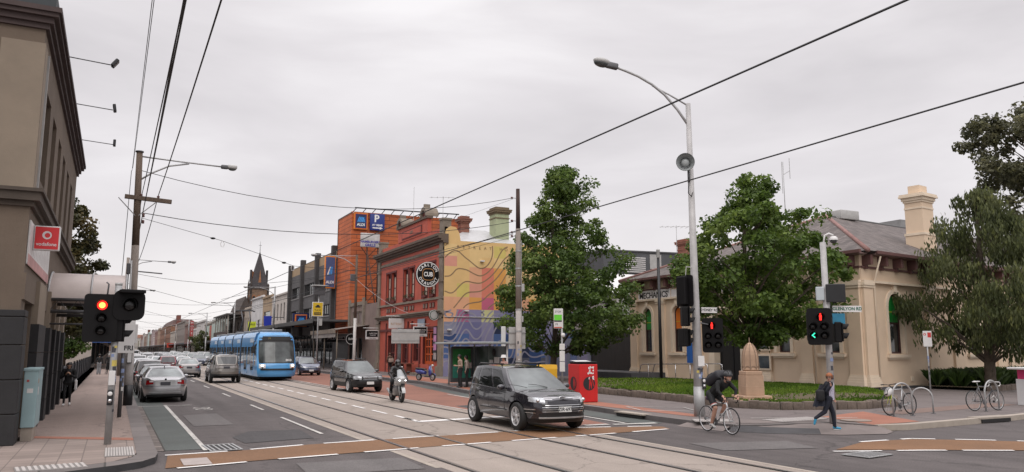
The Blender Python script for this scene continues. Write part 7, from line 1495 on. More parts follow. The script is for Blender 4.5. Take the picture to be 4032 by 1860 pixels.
 for xw in d['wheels']:
  for sd in (1, -1): wheel(t, xw, sd * (W2 - .115), d['r'], .225, d.get('spokes', 5), True, None, d.get('twin', False))
 if lower: # dark cladding along the sills and arches
  for sd in (1, -1):
   m = MB(); P = []
   for i, (x, y) in enumerate(S.pts):
    zb = S.bottom(x, y); zt_ = max(zb + .07, lower); P.append([S.p(S.cum[i], zb + (zt_ - zb) * j / 3, .005, sd) for j in range(4)])
   m.grid(P, n, 4, M_trim); m.build('lower_cladding', t)
 if rail:
  for sd in (1, -1): m = MB(); m.tube([(r1 - .25, sd * (yr - .07), zr_(r1 - .25) + .03), (r1 - .35, sd * (yr - .07), zr_(r1 - .35) + .09), (0, sd * (yr - .07), zr_(0) + .095), (r2 + .3, sd * (yr - .07), zr_(r2 + .3) + .09), (r2 + .2, sd * (yr - .07), zr_(r2 + .2) + .03)], .022, rail, 6); m.build('roof_rail', t)
 return t, S
SIDE = [(.2, .07), (.45, .02), (.7, .0), (.9, .02), (1.15, .06)]
SUV = dict(n=4.0, L=4.75, W=1.90, r=.38, wheels=(1.42, -1.40), edge=[(-2.4, .98), (-2.2, 1.10), (-1.6, 1.13), (.2, 1.07), (1.1, 1.05), (1.7, .985), (2.15, .895), (2.4, .81)], sill=[(-2.4, .42), (-1.9, .34), (0, .30), (1.9, .30), (2.4, .34)], side=SIDE,
 front=[(.2, .12), (.4, .03), (.6, 0), (.8, .05), (.95, .22), (1.1, .3)], rear=[(.3, .08), (.5, .0), (.8, .02), (1.1, .10)], ws=1.12, rf=.16, rr=-1.88, bl=-2.22, roof=1.70, arc=.07, yr=.66, wins=((.09, .335), (.375, .66), (.70, .955)), doors=(.10, .40, .70), handles=(.33, .62), chrome_handles=False,
 hl=(.46, .42, lambda t: .76 + .04 * t, lambda t: .90 + .02 * t), tl=(.62, .28, .92, 1.08), pz=(.60, .85), spokes=5, twin=True, crown=.05,
 patches=[('upper_grille', 0, .50, .845, .915, M_trim, .006, 0), ('upper_bar', 0, .47, .885, .905, M_chrome, .012, 0), ('lower_bar', 0, .47, .853, .868, M_chrome, .012, 0), ('mid_grille', 0, .56, .50, .735, M_trim, .005, 0), ('grille_bar', 0, .50, .70, .718, M_chrome, .014, 0), ('grille_bar', 0, .57, .645, .662, M_chrome, .014, 0), ('grille_bar', 0, .57, .59, .607, M_chrome, .014, 0), ('grille_bar', 0, .55, .535, .552, M_chrome, .014, 0),
     ('lower_grille', 0, .60, .40, .49, M_trim, .006, 0), ('skid_bar', 0, .66, .36, .405, MATS['galvanised_steel'], .016, 0), ('fog_surround', .68, .86, .48, .60, M_trim, .008, 0), ('fog_bar', .68, .87, .585, .605, M_chrome, .014, 0), ('fog_bar', .68, .87, .50, .515, M_chrome, .014, 0), ('lower_bumper', 0, .9, .25, .35, M_trim, .006, 0)])
M_terr = paint('dark_metallic_grey_paint', (.027, .026, .033), .4, .22)
t, S = car('dark metallic grey seven seat SUV turning through the crossing, nearest vehicle', (10.85, 20.75), -91, SUV, M_terr, 2, 'suv', 'suv', plate='ZIR·697', glassm=M_cglass, rail=pm('dark_roof_rail', (.04, .04, .045), .4, .3))
t.scale = (1.06, 1.03, 1.0); m = MB(); q = S.p(0, .885, .015); m.lathe([(.095, 0), (.10, .014), (.075, .018), (.07, .01), (1e-4, .012)], M_chrome, 24, Matrix.Translation(q) @ Matrix.Rotation(R(90), 4, 'Y') @ Matrix.Diagonal((.55, 1, 1, 1))); m.build('badge', t)
for sd in (1, -1):
 m = MB(); m.grid([[(1.5 - i * .1, sd * (.93), .36) for i in range(2)] for j in range(2)], 2, 2, M_trim);
 q = S.p(S.u_yf(.66), .83, .014); m = MB(); m.ell((q[0], sd * q[1], q[2]), (.05, .055, .05), M_chrome, 12, 8); m.build('lamp_reflector', t)
 m = MB(); m.tube([S.p(S.u_x(x), .52, .012, sd) for x in (.85, .4, 0, -.4, -.8)], .014, M_trim, 5); m.build('side_moulding', t)
for k in range(2):
 m = MB(); y0 = .05 - k * .62; m.tube([(1.20, y0 + .1, 1.12), (1.12, y0 - .2, 1.19), (1.08, y0 - .42, 1.21)], .009, M_trim, 4); m.build('wiper', t)
# Forester-like wagon: two tone black over dark cladding
WAG = dict(L=4.48, W=1.76, r=.335, wheels=(1.33, -1.22), edge=[(-2.24, .92), (-2.1, 1.02), (-1.2, 1.03), (.4, .98), (1.0, .99), (1.7, .93), (2.05, .85), (2.24, .78)], sill=[(-2.2, .36), (0, .27), (2.2, .3)], side=SIDE, front=[(.25, .08), (.5, 0), (.75, .02), (.9, .14), (1.05, .25)], rear=[(.3, .05), (.6, 0), (1.0, .04)],
 ws=.95, rf=.25, rr=-1.85, bl=-2.08, roof=1.60, arc=.04, yr=.60, wins=((.08, .33), (.36, .64), (.67, .95)), doors=(.1, .36, .66), handles=(.3, .6), hl=(.44, .30, .66, lambda t: .80 + .03 * t), tl=(.6, .2, .75, 1.0), pz=(.48, .8), spokes=6, patches=[('grille', 0, .38, .64, .80, M_trim, .006, 0), ('grille_bar', 0, .36, .775, .79, M_chrome, .012, 0), ('grille_bar', 0, .36, .72, .735, M_chrome, .012, 0), ('grille_bar', 0, .36, .66, .675, M_chrome, .012, 0), ('bumper', 0, .82, .30, .58, M_trim, .012, 0), ('air_dam', 0, .6, .32, .42, M_under, .016, 0)])
car('black station wagon with dark bumpers waiting in the red lane behind motorcycle', (11.55, 41.2), -86, WAG, paint('black_car_paint', (.016, .016, .018), .3, .2), 2, 'station_wagon', 'station wagon', lower=.50, rail=M_trim, glassm=M_cglass)
# silver sedan parked left, seen from behind
SED = dict(L=4.55, W=1.80, r=.318, wheels=(1.40, -1.35), edge=[(-2.28, .88), (-2.15, .99), (-1.9, 1.02), (-1.1, .99), (.6, .93), (1.2, .90), (1.8, .82), (2.28, .66)], sill=[(-2.25, .34), (-1.9, .24), (0, .20), (2.2, .24)], side=SIDE, front=[(.25, .06), (.45, 0), (.65, .05), (.85, .25)], rear=[(.25, .07), (.45, 0), (.6, .0), (.8, .035), (1.02, .06)],
 ws=1.05, rf=.25, rr=-.95, bl=-1.72, roof=1.42, arc=.06, yr=.58, wins=((.08, .42), (.46, .86)), doors=(.12, .44, .82), handles=(.38, .75), hl=(.45, .35, .58, .70), tl=(.44, .26, lambda t: .72 + .04 * t, .90), tlw=1, pz=(.42, .77), spokes=10, rgl=glass('rear_glass_pale', (.19, .215, .215), .06, .7), rwh=(.04, .96), crown=.03,
 patches=[('boot_recess', 0, .34, .68, .90, MATS['galvanised_steel'], .004, 1), ('bumper_line', 0, .75, .66, .672, M_trim, .006, 1), ('bumper_strip', 0, .60, .40, .44, M_alloy, .014, 1), ('lower_bumper', 0, .7, .25, .33, M_trim, .01, 1), ('boot_seam', 0, .62, .905, .915, M_trim, .006, 1), ('grille', 0, .4, .56, .68, M_trim, .006, 0)])
M_silver = paint('silver_car_paint', (.36, .36, .37), .55, .28); M_silver2 = paint('warm_silver_paint', (.32, .30, .29), .5, .3)
def dark_plate(t):
 for o in t.children:
  if o.name.startswith('number_plate') and o.data.vertices[0].co.x < 0: o.data.materials[0] = pm('dark_number_plate', (.05, .05, .06), .5)
t, S = car('silver sedan parked at the left kerb, nearest of the parked cars', (2.02, 37.95), 90, SED, M_silver, 2, 'sedan', 'sedan', glassm=M_cglass); dark_plate(t)
q = S.p(S.S, .945, .014); m = MB(); m.lathe([(.042, 0), (.042, .01), (1e-4, .012)], M_trim, 14, Matrix.Translation(q) @ Matrix.Rotation(R(-90), 4, 'Y')); m.build('badge', t); m = MB(); m.tube([(-.78, 0, 1.44), (-.98, 0, 1.47)], [.03, .012], M_silver, 6); m.build('roof_fin', t)
HAT = dict(SED, L=4.2, edge=[(-2.1, .88), (-1.95, .98), (-1.2, .97), (.5, .92), (1.1, .92), (1.7, .84), (2.1, .70)], wheels=(1.28, -1.26), ws=1.0, rf=.2, rr=-1.5, bl=-1.95, roof=1.47, wins=((.08, .36), (.40, .66), (.70, .93)), tl=(.50, .25, .76, .98), patches=[('lower_bumper', 0, .7, .24, .34, M_trim, .01, 1), ('garnish', 0, .42, .86, .89, M_chrome, .012, 1), ('grille', 0, .45, .56, .66, M_trim, .006, 0)], rgl=M_cglass, spokes=6)
HAT.pop('tlw')
t, _ = car('dark charcoal sedan parked ahead of the nearest silver sedan', (1.98, 43.6), 90, SED, paint('charcoal_car_paint', (.05, .05, .052), .4, .28), 1, 'sedan', 'sedan', glassm=M_cglass); dark_plate(t)
car('dark brown hatchback with red tail lights parked third from the corner', (1.85, 49.6), 90, dict(HAT, roof=1.56), paint('dark_brown_car_paint', (.055, .045, .042), .4, .28), 1, 'hatchback', 'hatchback')
car('white sedan parked fourth along the left kerb', (1.95, 55.6), 90, SED, paint('white_car_paint', (.62, .62, .62), .0, .3), 1, 'sedan', 'sedan')
car('pale silver hatchback parked fifth along the left kerb', (1.95, 61.6), 90, dict(HAT, roof=1.5), paint('pale_silver_car_paint', (.45, .46, .47), .3, .3), 1, 'hatchback', 'hatchback')
# bronze grey off-roader in the lane
OFF = dict(SUV, L=4.79, W=1.94, r=.385, wheels=(1.42, -1.33), edge=[(-2.4, 1.0), (-2.25, 1.16), (-1.6, 1.17), (.3, 1.14), (1.0, 1.14), (1.9, 1.06), (2.4, .95)], rear=[(.3, .06), (.5, 0), (.75, 0), (.95, .05), (1.16, .08)], ws=1.0, rf=.4, rr=-1.85, bl=-2.25, roof=1.80, arc=.04, yr=.68, wins=((.08, .33), (.37, .63), (.67, .95)), tl=(.68, .22, .86, 1.12), rwh=(.1, .9), pz=(.6, 1.0), spokes=8, twin=False, sill=[(-2.4, .5), (-1.9, .4), (0, .34), (2.4, .36)],
 patches=[('tailgate_band', 0, .66, .97, 1.13, M_silver2, .008, 1), ('tailgate_seam', 0, .9, .84, .86, M_trim, .007, 1), ('lower_bumper', 0, .9, .48, .58, M_trim, .012, 1), ('exhaust_recess', .5, .7, .48, .56, M_under, .014, 1)])
t, S = car('bronze grey off roader driving away beside the tram', (6.65, 56.1), 89, OFF, paint('bronze_grey_paint', (.17, .155, .14), .5, .3), 2, 'off_roader', 'suv', rail=M_trim, lower=.52, glassm=M_cglass); dark_plate(t)
for sd in (1, -1):
 m = MB(); m.bbox(-.5, sd * .45 - .08, 1.86, 1.0 - .4, sd * .45 + .08, 1.93, M_trim, .02); m.ell((.5, sd * .5, 1.97), (.12, .1, .06), M_trim, 8, 6); m.build('roof_rack', t)
t, _ = car('silver sedan in the traffic lane ahead of the bronze off roader', (5.35, 68.0), 90, dict(SED, roof=1.44), M_silver2, 1, 'sedan', 'sedan', glassm=M_cglassl); dark_plate(t)
car('dark red hatchback in the traffic lane beyond the silver sedan', (4.35, 77.5), 91, dict(HAT, roof=1.55), paint('dark_red_car_paint', (.20, .012, .018), .3, .28), 1, 'hatchback', 'hatchback')
# blue grey hatchback by the kerb right of the tram, facing the camera
VAN = dict(HAT, L=4.2, edge=[(-2.1, .95), (-1.9, 1.03), (.3, .98), (1.0, 1.0), (1.6, .92), (2.1, .74)], ws=1.15, rf=.1, rr=-1.6, bl=-1.95, roof=1.53, hl=(.40, .40, lambda t: .62 + .05 * t, lambda t: .74 + .10 * t), patches=[('grille', 0, .5, .60, .66, M_trim, .006, 0), ('grille_bar', 0, .45, .655, .67, M_chrome, .012, 0), ('air_dam', 0, .65, .26, .40, M_trim, .008, 0)])
car('blue grey hatchback facing the camera between the tram and awning', (14.75, 68), -90, VAN, paint('blue_grey_car_paint', (.085, .10, .15), .4, .28), 1, 'hatchback', 'hatchback')
# queue of far traffic: five bodies with parts, then copies
base_far = []
for lab, dd, col in (('white', SED, (.60, .60, .60)), ('silver', HAT, (.34, .35, .36)), ('black', SED, (.02, .02, .022)), ('pale grey', dict(HAT, roof=1.65), (.42, .42, .42)), ('dark blue', HAT, (.03, .04, .08))):
 base_far.append((lab, dd, paint('far_%s_paint' % lab.replace(' ', '_'), col, .1, .3)))
made = {}
places = []
r_ = random.Random(6)
for y in [88 + k * 8.2 for k in range(14)]: places.append((4.0 + r_.uniform(-.3, .3), y + r_.uniform(-1, 1), 90, 'near lane'))
for y in [68 + k * 7.0 for k in range(16)]: places.append((1.95, y, 90, 'left kerb'))
for y in [88 + k * 9 for k in range(13)]: places.append((6.7 + r_.uniform(-.3, .3), y, 90, 'track lane'))
for y in [112 + k * 10 for k in range(11)]: places.append((10.2, y, -90, 'oncoming track lane'))
for y in [78 + k * 11 for k in range(12)]: places.append((14.6, y + 34, -90, 'far right lane'))
cnt = {}
numw = 'first second third fourth fifth sixth seventh eighth ninth tenth eleventh twelfth thirteenth fourteenth fifteenth sixteenth'.split()
for i, (x, y, rz, ln) in enumerate(places):
 k = r_.choice([0, 1, 1, 3, 3, 0, 2, 4]); lab, dd, mt = base_far[k]; cnt[ln] = cnt.get(ln, 0) + 1
 L_ = 'small far %s car, %s in the queue along the %s' % (lab, numw[cnt[ln] - 1], ln)
 if k not in made: made[k], _ = car(L_, (x, y), rz, dd, mt, 1 if y < 95 else 0, 'distant_car', 'car', 'distant queue of cars')
 else: dup(made[k], (x, y, .012), R(rz), L_)
# white van far down the street
van = dict(SUV, L=5.0, W=1.95, edge=[(-2.5, 1.1), (-2.4, 1.2), (1.0, 1.15), (1.9, 1.0), (2.5, .8)], ws=1.5, rf=.9, rr=-2.35, bl=-2.45, roof=2.0, patches=[('grille', 0, .5, .6, .75, M_trim, .006, 0)], wins=((.1, .3),), doors=(), handles=()); car('white van rising above the parked cars far along the left kerb', (3.3, 150), 90, van, base_far[0][2], 0, 'distant_van', 'van')

# ------------------------------------------------------------------ tram
M_tram = pm('tram_blue_paint', (.075, .29, .58), .35, 0, .06, 1, coat=.6); M_tramd = pm('tram_blue_shadow_line', (.03, .12, .28), .4, 0, .1, 1); M_tramg = glass('tram_glass', (.035, .04, .044), .05)
T = thing('tram', 'sky blue articulated tram coming towards the camera on right track', 'tram', (10.25, 0, 0)); T.location = (10.25, 56.0, 0)
def tram_sec(y, ins=0, zlo=.30, ztop=3.42):
 """cross section at y; nose narrows with ins"""
 h = 1.32 - ins; return [(-h + .06, y, zlo), (-h, y, zlo + .25), (-h, y, 2.6), (-h + .04, y, 3.0), (-h + .10, y, 3.26), (-h + .3, y, ztop - .03), (0, y, ztop), (h - .3, y, ztop - .03), (h - .10, y, 3.26), (h - .04, y, 3.0), (h, y, 2.6), (h, y, zlo + .25), (h - .06, y, zlo)]
def tram_car(y0, y1, nm):
 m = MB(); P = [tram_sec(y) for y in (y0, y0 + .05, (y0 + y1) / 2, y1 - .05, y1)]; m.grid(P, 5, 13, M_tram); m.add(P[0], [tuple(range(13))], M_tramd); m.add(P[-1], [tuple(range(13))], M_tramd); return m.build(nm, T)
# nose: sections by height, raked and rounded
m = MB(); prof = [(.30, .10, .10), (.45, .02, .04), (.75, .0, 0), (1.05, .03, 0), (1.15, .08, 0), (1.5, .22, 0), (2.0, .42, .01), (2.5, .62, .03), (2.85, .76, .06), (3.1, .9, .12), (3.3, 1.1, .3)]
def nose(z, f, off=0):
 """f -1..1 across; returns point on the front"""
 for (a, da, wa), (b, db, wb) in zip(prof, prof[1:]):
  if a <= z <= b: t = (z - a) / (b - a); dy, dw = da + (db - da) * t, wa + (wb - wa) * t; break
 hw = 1.32 - dw; g_ = abs(f); x = hw * math.copysign(min(1, g_ * 1.0), f); y = dy + .62 * g_ ** 3.2
 return (x, y - off, z)
fs_ = [k / 10 for k in range(-10, 11)]; zs_ = [.30, .38, .45, .6, .75, .9, 1.05, 1.15, 1.3, 1.5, 1.75, 2.0, 2.25, 2.5, 2.7, 2.85, 3.0, 3.1, 3.2, 3.3]
m.grid([[nose(z, f) for z in zs_] for f in fs_], 21, 20, M_tram)
for sd in (-1, 1):
 P = [[nose(z, sd), (sd * tram_sec(0)[11][0] if z < 2.6 else sd * (1.32 if z < 2.6 else 1.32 - (z - 2.55) * .35), 2.2, z)] for z in zs_]; m.grid(P, 20, 2, M_tram)
m.add([nose(3.3, f) for f in fs_] + [(1.0, 2.2, 3.4), (-1.0, 2.2, 3.4)], [tuple(range(23))], M_tram); m.build('nose', T)
def npatch(nm, z0, z1, f0, f1, mt, off=.012, par=None, rnd_=0):
 m = MB(); nz = 10; nf = 14; m.grid([[nose(z0 + (z1 - z0) * j / nz, (f0 + (f1 - f0) * i / nf) * (1 - rnd_ * (abs(2 * j / nz - 1)) ** 6), off) for j in range(nz + 1)] for i in range(nf + 1)], nf + 1, nz + 1, mt); return m.build(nm, par or T)
npatch('front_mask', 1.22, 3.16, -.93, .93, M_trim, .01, None, .03); npatch('windscreen', 1.27, 2.66, -.90, .90, glass('tram_windscreen', (.075, .085, .085), .05), .02, None, .03)
o = npatch('destination_display', 2.74, 3.08, -.78, .78, M_dark, .022); text('lettering', '19', .2, pm('dim_display', (.22, .16, .04), .6), o, Matrix.Translation((-.55, .80, 2.92)) @ Matrix.Rotation(R(72), 4, 'X'), .002)
npatch('lower_bumper', .74, .86, -.86, .86, M_trim, .06); npatch('panel_seam', 1.04, 1.055, -.5, .5, M_tramd, .012)
for sd in (-1, 1):
 a, b = (.62 * sd, .92 * sd); o = npatch('headlight', .88, 1.16, min(a, b), max(a, b), M_signw, .02); q = nose(1.06, .77 * sd, .05); m = MB(); m.ell(q, (.10, .05, .085), emit('tram_headlamp_glow', (1, .97, .9), 2.2), 12, 8); m.build('lamp', o); q = nose(.93, .77 * sd, .04); m = MB(); m.ell(q, (.07, .04, .05), M_ambl if sd > 0 else M_trim, 10, 6); m.build('indicator', o)
 m = MB(); m.tube([(sd * 1.3, 1.5, 2.75), (sd * 1.58, .75, 2.7), (sd * 1.62, .65, 2.35)], .03, M_trim, 6); m.bbox(sd * 1.62 - .09, .58, 1.9, sd * 1.62 + .09, .68, 2.4, M_trim, .03); m.build('mirror_arm', T)
text('fleet_number', '5013', .2, M_whiteink, T, Matrix.Translation((.72, .195, 1.42)) @ Matrix.Rotation(R(78), 4, 'X'), .002, bold=.006)
for x in (-.35, .1, .75): m = MB(); m.bbox(x, .55, 1.5, x + .14, .6, 1.75, pm('red_orange_tag', (.55, .07, .03), .5), .01); m.build('dash_card', T)
secs = [(2.2, 8.4), (9.0, 13.6), (14.2, 19.0), (19.6, 24.2), (24.8, 31)]
for k, (a, b) in enumerate(secs):
 o = tram_car(a, b, 'tram_section')
 for sd in (-1, 1):
  n = max(1, round((b - a) / 1.7)); st = (b - a) / n
  for j in range(n):
   y0, y1 = a + st * j + .12, a + st * (j + 1) - .12; door = (j + k) % 2 == 0; m = MB(); x = sd * 1.322
   if door:
    m.box(min(x, x + sd * .008), y0, .38, max(x, x + sd * .008), y1, 2.5, M_tram); w = m.build('door', o); m = MB(); mid = (y0 + y1) / 2
    for c, e_ in ((y0 + .06, mid - .04), (mid + .04, y1 - .06)): m.box(min(x, x + sd * .016), c, .7, max(x, x + sd * .016), e_, 2.35, M_tramg)
    m.build('door_glass', w); m = MB(); m.box(min(x, x + sd * .014), mid - .015, .4, max(x, x + sd * .014), mid + .015, 2.5, M_trim); m.build('door_seam', w)
   else: m.box(min(x, x + sd * .012), y0, 1.1, max(x, x + sd * .012), y1, 2.35, M_tramg); m.build('window', o)
  m = MB(); x = sd * 1.30; m.box(min(x, x + sd * .03), a + .4, 2.66, max(x, x + sd * .03), a + 1.9, 2.95, pm('pale_advert', (.46, .52, .60), .5, 0, .15, 3)); m.build('roof_advert', o)
for (a, b), (c, e_) in zip(secs, secs[1:]):
 m = MB(); n_ = 7; P = [[(p[0] * (.985 if q % 2 else .94), b + (c - b) * q / n_, p[2] * (1 if q % 2 else .985)) for p in tram_sec(0)] for q in range(n_ + 1)]; m.grid(P, n_ + 1, 13, M_trim, False); m.build('bellows', T)
for sd in (-1, 1):
 m = MB(); x = sd * 1.315; m.add([(x, .95, 1.25), (x + sd * .012, 2.1, .95), (x + sd * .012, 2.1, 2.5), (x - sd * .02, 1.35, 2.55)], [(0, 1, 2, 3)], M_tramg); m.build('cab_side_window', T)
m = MB(); m.box(-1.1, .8, .12, 1.1, 30.5, .34, M_under)
for y in (3.5, 5.2, 16, 17.5, 27, 28.6): m.box(-1.0, y, .02, 1.0, y + .7, .3, M_under)
m.build('underframe', T); m = MB()
for y in (3, 6, 10, 15, 20.5, 26, 29): m.bbox(-.75, y, 3.38, .75, y + 1.8, 3.62, pm('roof_equipment', (.18, .185, .19), .6, .1, .2, 2), .06)
m.build('roof_equipment', T)
m = MB(); yb_ = 16.5; m.box(-.6, yb_ - .5, 3.6, .6, yb_ + .6, 3.75, M_steeldk)
for sd in (-.35, .35): m.tube([(sd, yb_ + .4, 3.75), (sd * .9, yb_ - .9, 4.7), (sd, yb_ + .2, 5.55)], .06, M_steeldk, 6)
m.tube([(-.8, yb_ + .2, 5.50), (-.6, yb_ + .2, 5.57), (.6, yb_ + .2, 5.57), (.8, yb_ + .2, 5.50)], .055, M_trim, 6); m.tube([(-.8, yb_ - .1, 5.52), (.8, yb_ - .1, 5.52)], .025, M_trim, 6); m.tube([(-.8, yb_ - .1, 5.52), (-.8, yb_ + .2, 5.5)], .02, M_trim, 5); m.tube([(.8, yb_ - .1, 5.52), (.8, yb_ + .2, 5.5)], .02, M_trim, 5); m.build('pantograph', T)

# ------------------------------------------------------------------ people
def figure(name, label, loc, rz, bones, sc_=1.0, vox=.012, group=None, smooth=3):
 """one continuous body: tapered limbs merged by a voxel remesh, cloth and skin zones by nearest limb"""
 src = MB(); mt0 = bones[0][4]
 for a, b, ra, rb, mt in bones:
  a, b = Vector(a), Vector(b); k = 5; src.tube([a.lerp(b, i / k) for i in range(k + 1)], [ra + (rb - ra) * i / k for i in range(k + 1)], mt0, 12); src.ell(tuple(a), (ra, ra, ra), mt0, 12, 8); src.ell(tuple(b), (rb, rb, rb), mt0, 12, 8)
 o = src.build('tmp_body'); md = o.modifiers.new('r', 'REMESH'); md.mode = 'VOXEL'; md.voxel_size = vox; s2 = o.modifiers.new('s', 'SMOOTH'); s2.iterations = smooth; s2.factor = .5
 dg = bpy.context.evaluated_depsgraph_get(); dg.update(); me = bpy.data.meshes.new_from_object(o.evaluated_get(dg)); bpy.data.objects.remove(o)
 mats = []
 for b in bones:
  if b[4] not in mats: mats.append(b[4])
 me.materials.clear()
 for m in mats: me.materials.append(m)
 segs = [(Vector(b[0]), Vector(b[1]), b[2], b[3], mats.index(b[4])) for b in bones]
 for p in me.polygons:
  c = p.center; best = 9; bi = 0
  for a, b, ra, rb, mi in segs:
   ab = b - a; t = max(0, min(1, (c - a).dot(ab) / (ab.length_squared or 1))); d = (c - a - ab * t).length - (ra + (rb - ra) * t)
   if d < best: best, bi = d, mi
  p.material_index = bi; p.use_smooth = True
 t = thing(name, label, 'person', loc, R(rz), group); t.scale = (sc_,) * 3; ob = bpy.data.objects.new('body', me); C.objects.link(ob); ob.parent = t; return t
SKIN = pm('skin', (.42, .23, .165), .55, 0, .08, 6); SKIN2 = pm('skin_tan', (.32, .18, .12), .55, 0, .08, 6)
BLK = pm('black_cloth', (.010, .010, .011), .85, 0, .35, 4, .2, 30); NAVY = pm('navy_cloth', (.010, .012, .022), .85, 0, .3, 4, .2, 30); WHT = pm('white_cloth', (.58, .57, .56), .8, 0, .1, 5); LEA = pm('black_leather', (.012, .012, .013), .42, 0, .3, 5, .15, 25)
HAIR = pm('dark_hair', (.012, .009, .008), .6, 0, .3, 9); HAIRG = pm('ginger_hair', (.26, .085, .028), .6, 0, .3, 9); SHOE = pm('dark_shoe', (.02, .02, .02), .6); BLUESH = pm('bright_blue_shoe', (.03, .24, .40), .5, 0, .1, 5); BEIGE = pm('beige_cloth', (.30, .22, .17), .85, 0, .15, 4); BRN = pm('brown_cloth', (.085, .048, .032), .85, 0, .25, 4); GRYSH = pm('grey_shoe', (.38, .37, .36), .6)
def hand(w, d, n, curl, mt, side=1, s=1.0):
 """palm, four unequal bent fingers and a thumb from the side of the palm. w wrist, d along the hand, n palm normal"""
 w, d, n = Vector(w), Vector(d).normalized(), Vector(n).normalized(); n = (n - d * n.dot(d)).normalized(); sd = d.cross(n) * side; B = []; B.append((w, w + d * .045 * s, .027 * s, .031 * s, mt)); B.append((w + d * .03 * s - sd * .018 * s, w + d * .085 * s - sd * .024 * s, .018 * s, .014 * s, mt)); B.append((w + d * .03 * s + sd * .018 * s, w + d * .085 * s + sd * .024 * s, .018 * s, .014 * s, mt))
 for k, (off, ln) in enumerate(((-.032, .062), (-.011, .074), (.011, .070), (.031, .055))):
  p = w + d * .085 * s + sd * off * s; a = d; B_ = p; r = .0095 * s
  for j, f in enumerate((.45, .32, .23)): a = (a * math.cos(curl * (.6 + .4 * j)) + n * math.sin(curl * (.6 + .4 * j))).normalized(); q = B_ + a * ln * f * s * 1.3; B.append((B_, q, r, r * .9, mt)); B_ = q; r *= .92
 p = w + d * .025 * s - sd * .028 * s; q = p + (d * .6 - sd * .75 + n * .25).normalized() * .035 * s; B.append((p, q, .013 * s, .011 * s, mt)); B.append((q, q + (d * .85 + n * .45 + sd * .1).normalized() * .032 * s, .0105 * s, .009 * s, mt)); return B
def head(c, f, r, mt, s=1.0):
 """skull, jaw, nose, brow and ears facing f"""
 c, f = Vector(c), Vector(f).normalized(); u = Vector((0, 0, 1)); u = (u - f * u.dot(f)).normalized(); l = u.cross(f); B = [(c + u * .025 - f * .012, c + u * .03 + f * .008, .088 * s, .086 * s, mt), (c - u * .055 + f * .028, c - u * .08 + f * .045, .06 * s, .042 * s, mt), (c - u * .005 + f * .088, c - u * .028 + f * .105, .012 * s, .016 * s, mt), (c + u * .02 + f * .08 - l * .03, c + u * .02 + f * .08 + l * .03, .014 * s, .014 * s, mt)]
 for k in (-1, 1): B.append((c + l * k * .088 - u * .01 - f * .01, c + l * k * .092 + u * .02 - f * .012, .014 * s, .018 * s, mt))
 return B
def face_parts(t, c, f, beard=None, s=1.0):
 c, f = Vector(c), Vector(f).normalized(); u = Vector((0, 0, 1)); u = (u - f * u.dot(f)).normalized(); l = u.cross(f); m = MB()
 for k in (-1, 1): m.ell(tuple(c + f * .084 * s + l * k * .032 + u * .004), (.013, .013, .009), pm('eye_white', (.5, .48, .46), .3), 8, 6); m.ell(tuple(c + f * .093 * s + l * k * .032 + u * .004), (.007, .007, .007), HAIR, 8, 6)
 m.build('eyes', t); m = MB(); a = c + f * .085 * s - u * .058; m.tube([a - l * .024, a + f * .006, a + l * .024], .0065, pm('lips', (.32, .11, .09), .5), 6); m.build('mouth', t)
 if beard: m = MB(); m.ell(tuple(c - u * .075 + f * .045), (.062, .068, .05), beard, 12, 8); m.build('beard', t)
def hair_cap(t, c, f, mt, back=0, r=.103, nm='hair', low=-.01):
 """hair shell: upper and back of the skull"""
 c, f = Vector(c), Vector(f).normalized(); f0 = Vector((f.x, f.y, 0)).normalized(); rr = random.Random(4); P = []
 for i in range(13):
  row = []
  for j in range(25):
   th = math.pi * .62 * i / 12; ph = 2 * math.pi * j / 24; fr = math.cos(ph); lim = .78 if fr > .3 else 1.12 + (.25 * back if fr < 0 else 0); th *= lim; q = r * (1 + .06 * mnoise.noise((i * .7, j * .5, 2))); row.append(tuple(c + Vector((0, 0, .03)) + f0 * q * math.sin(th) * math.cos(ph) + Vector((-f0.y, f0.x, 0)) * q * .93 * math.sin(th) * math.sin(ph) + Vector((0, 0, q * math.cos(th)))))
  P.append(row)
 m = MB(); m.grid(P, 13, 25, mt); return m.build(nm, t)
def legs(B, hips, knees, ankles, toes, thigh, shin, shoe, rt=(.085, .058), rs=(.056, .04)):
 for h, k, a, t_ in zip(hips, knees, ankles, toes):
  B += [(h, k, rt[0], rt[1], thigh), (k, a, rs[0], rs[1], shin)]; a, t_ = Vector(a), Vector(t_); B += [(a - Vector((0, 0, .02)), t_, .043, .034, shoe), (a - Vector((0, 0, .03)) - (t_ - a).normalized() * .03, a - Vector((0, 0, .03)), .038, .04, shoe)]
 return B
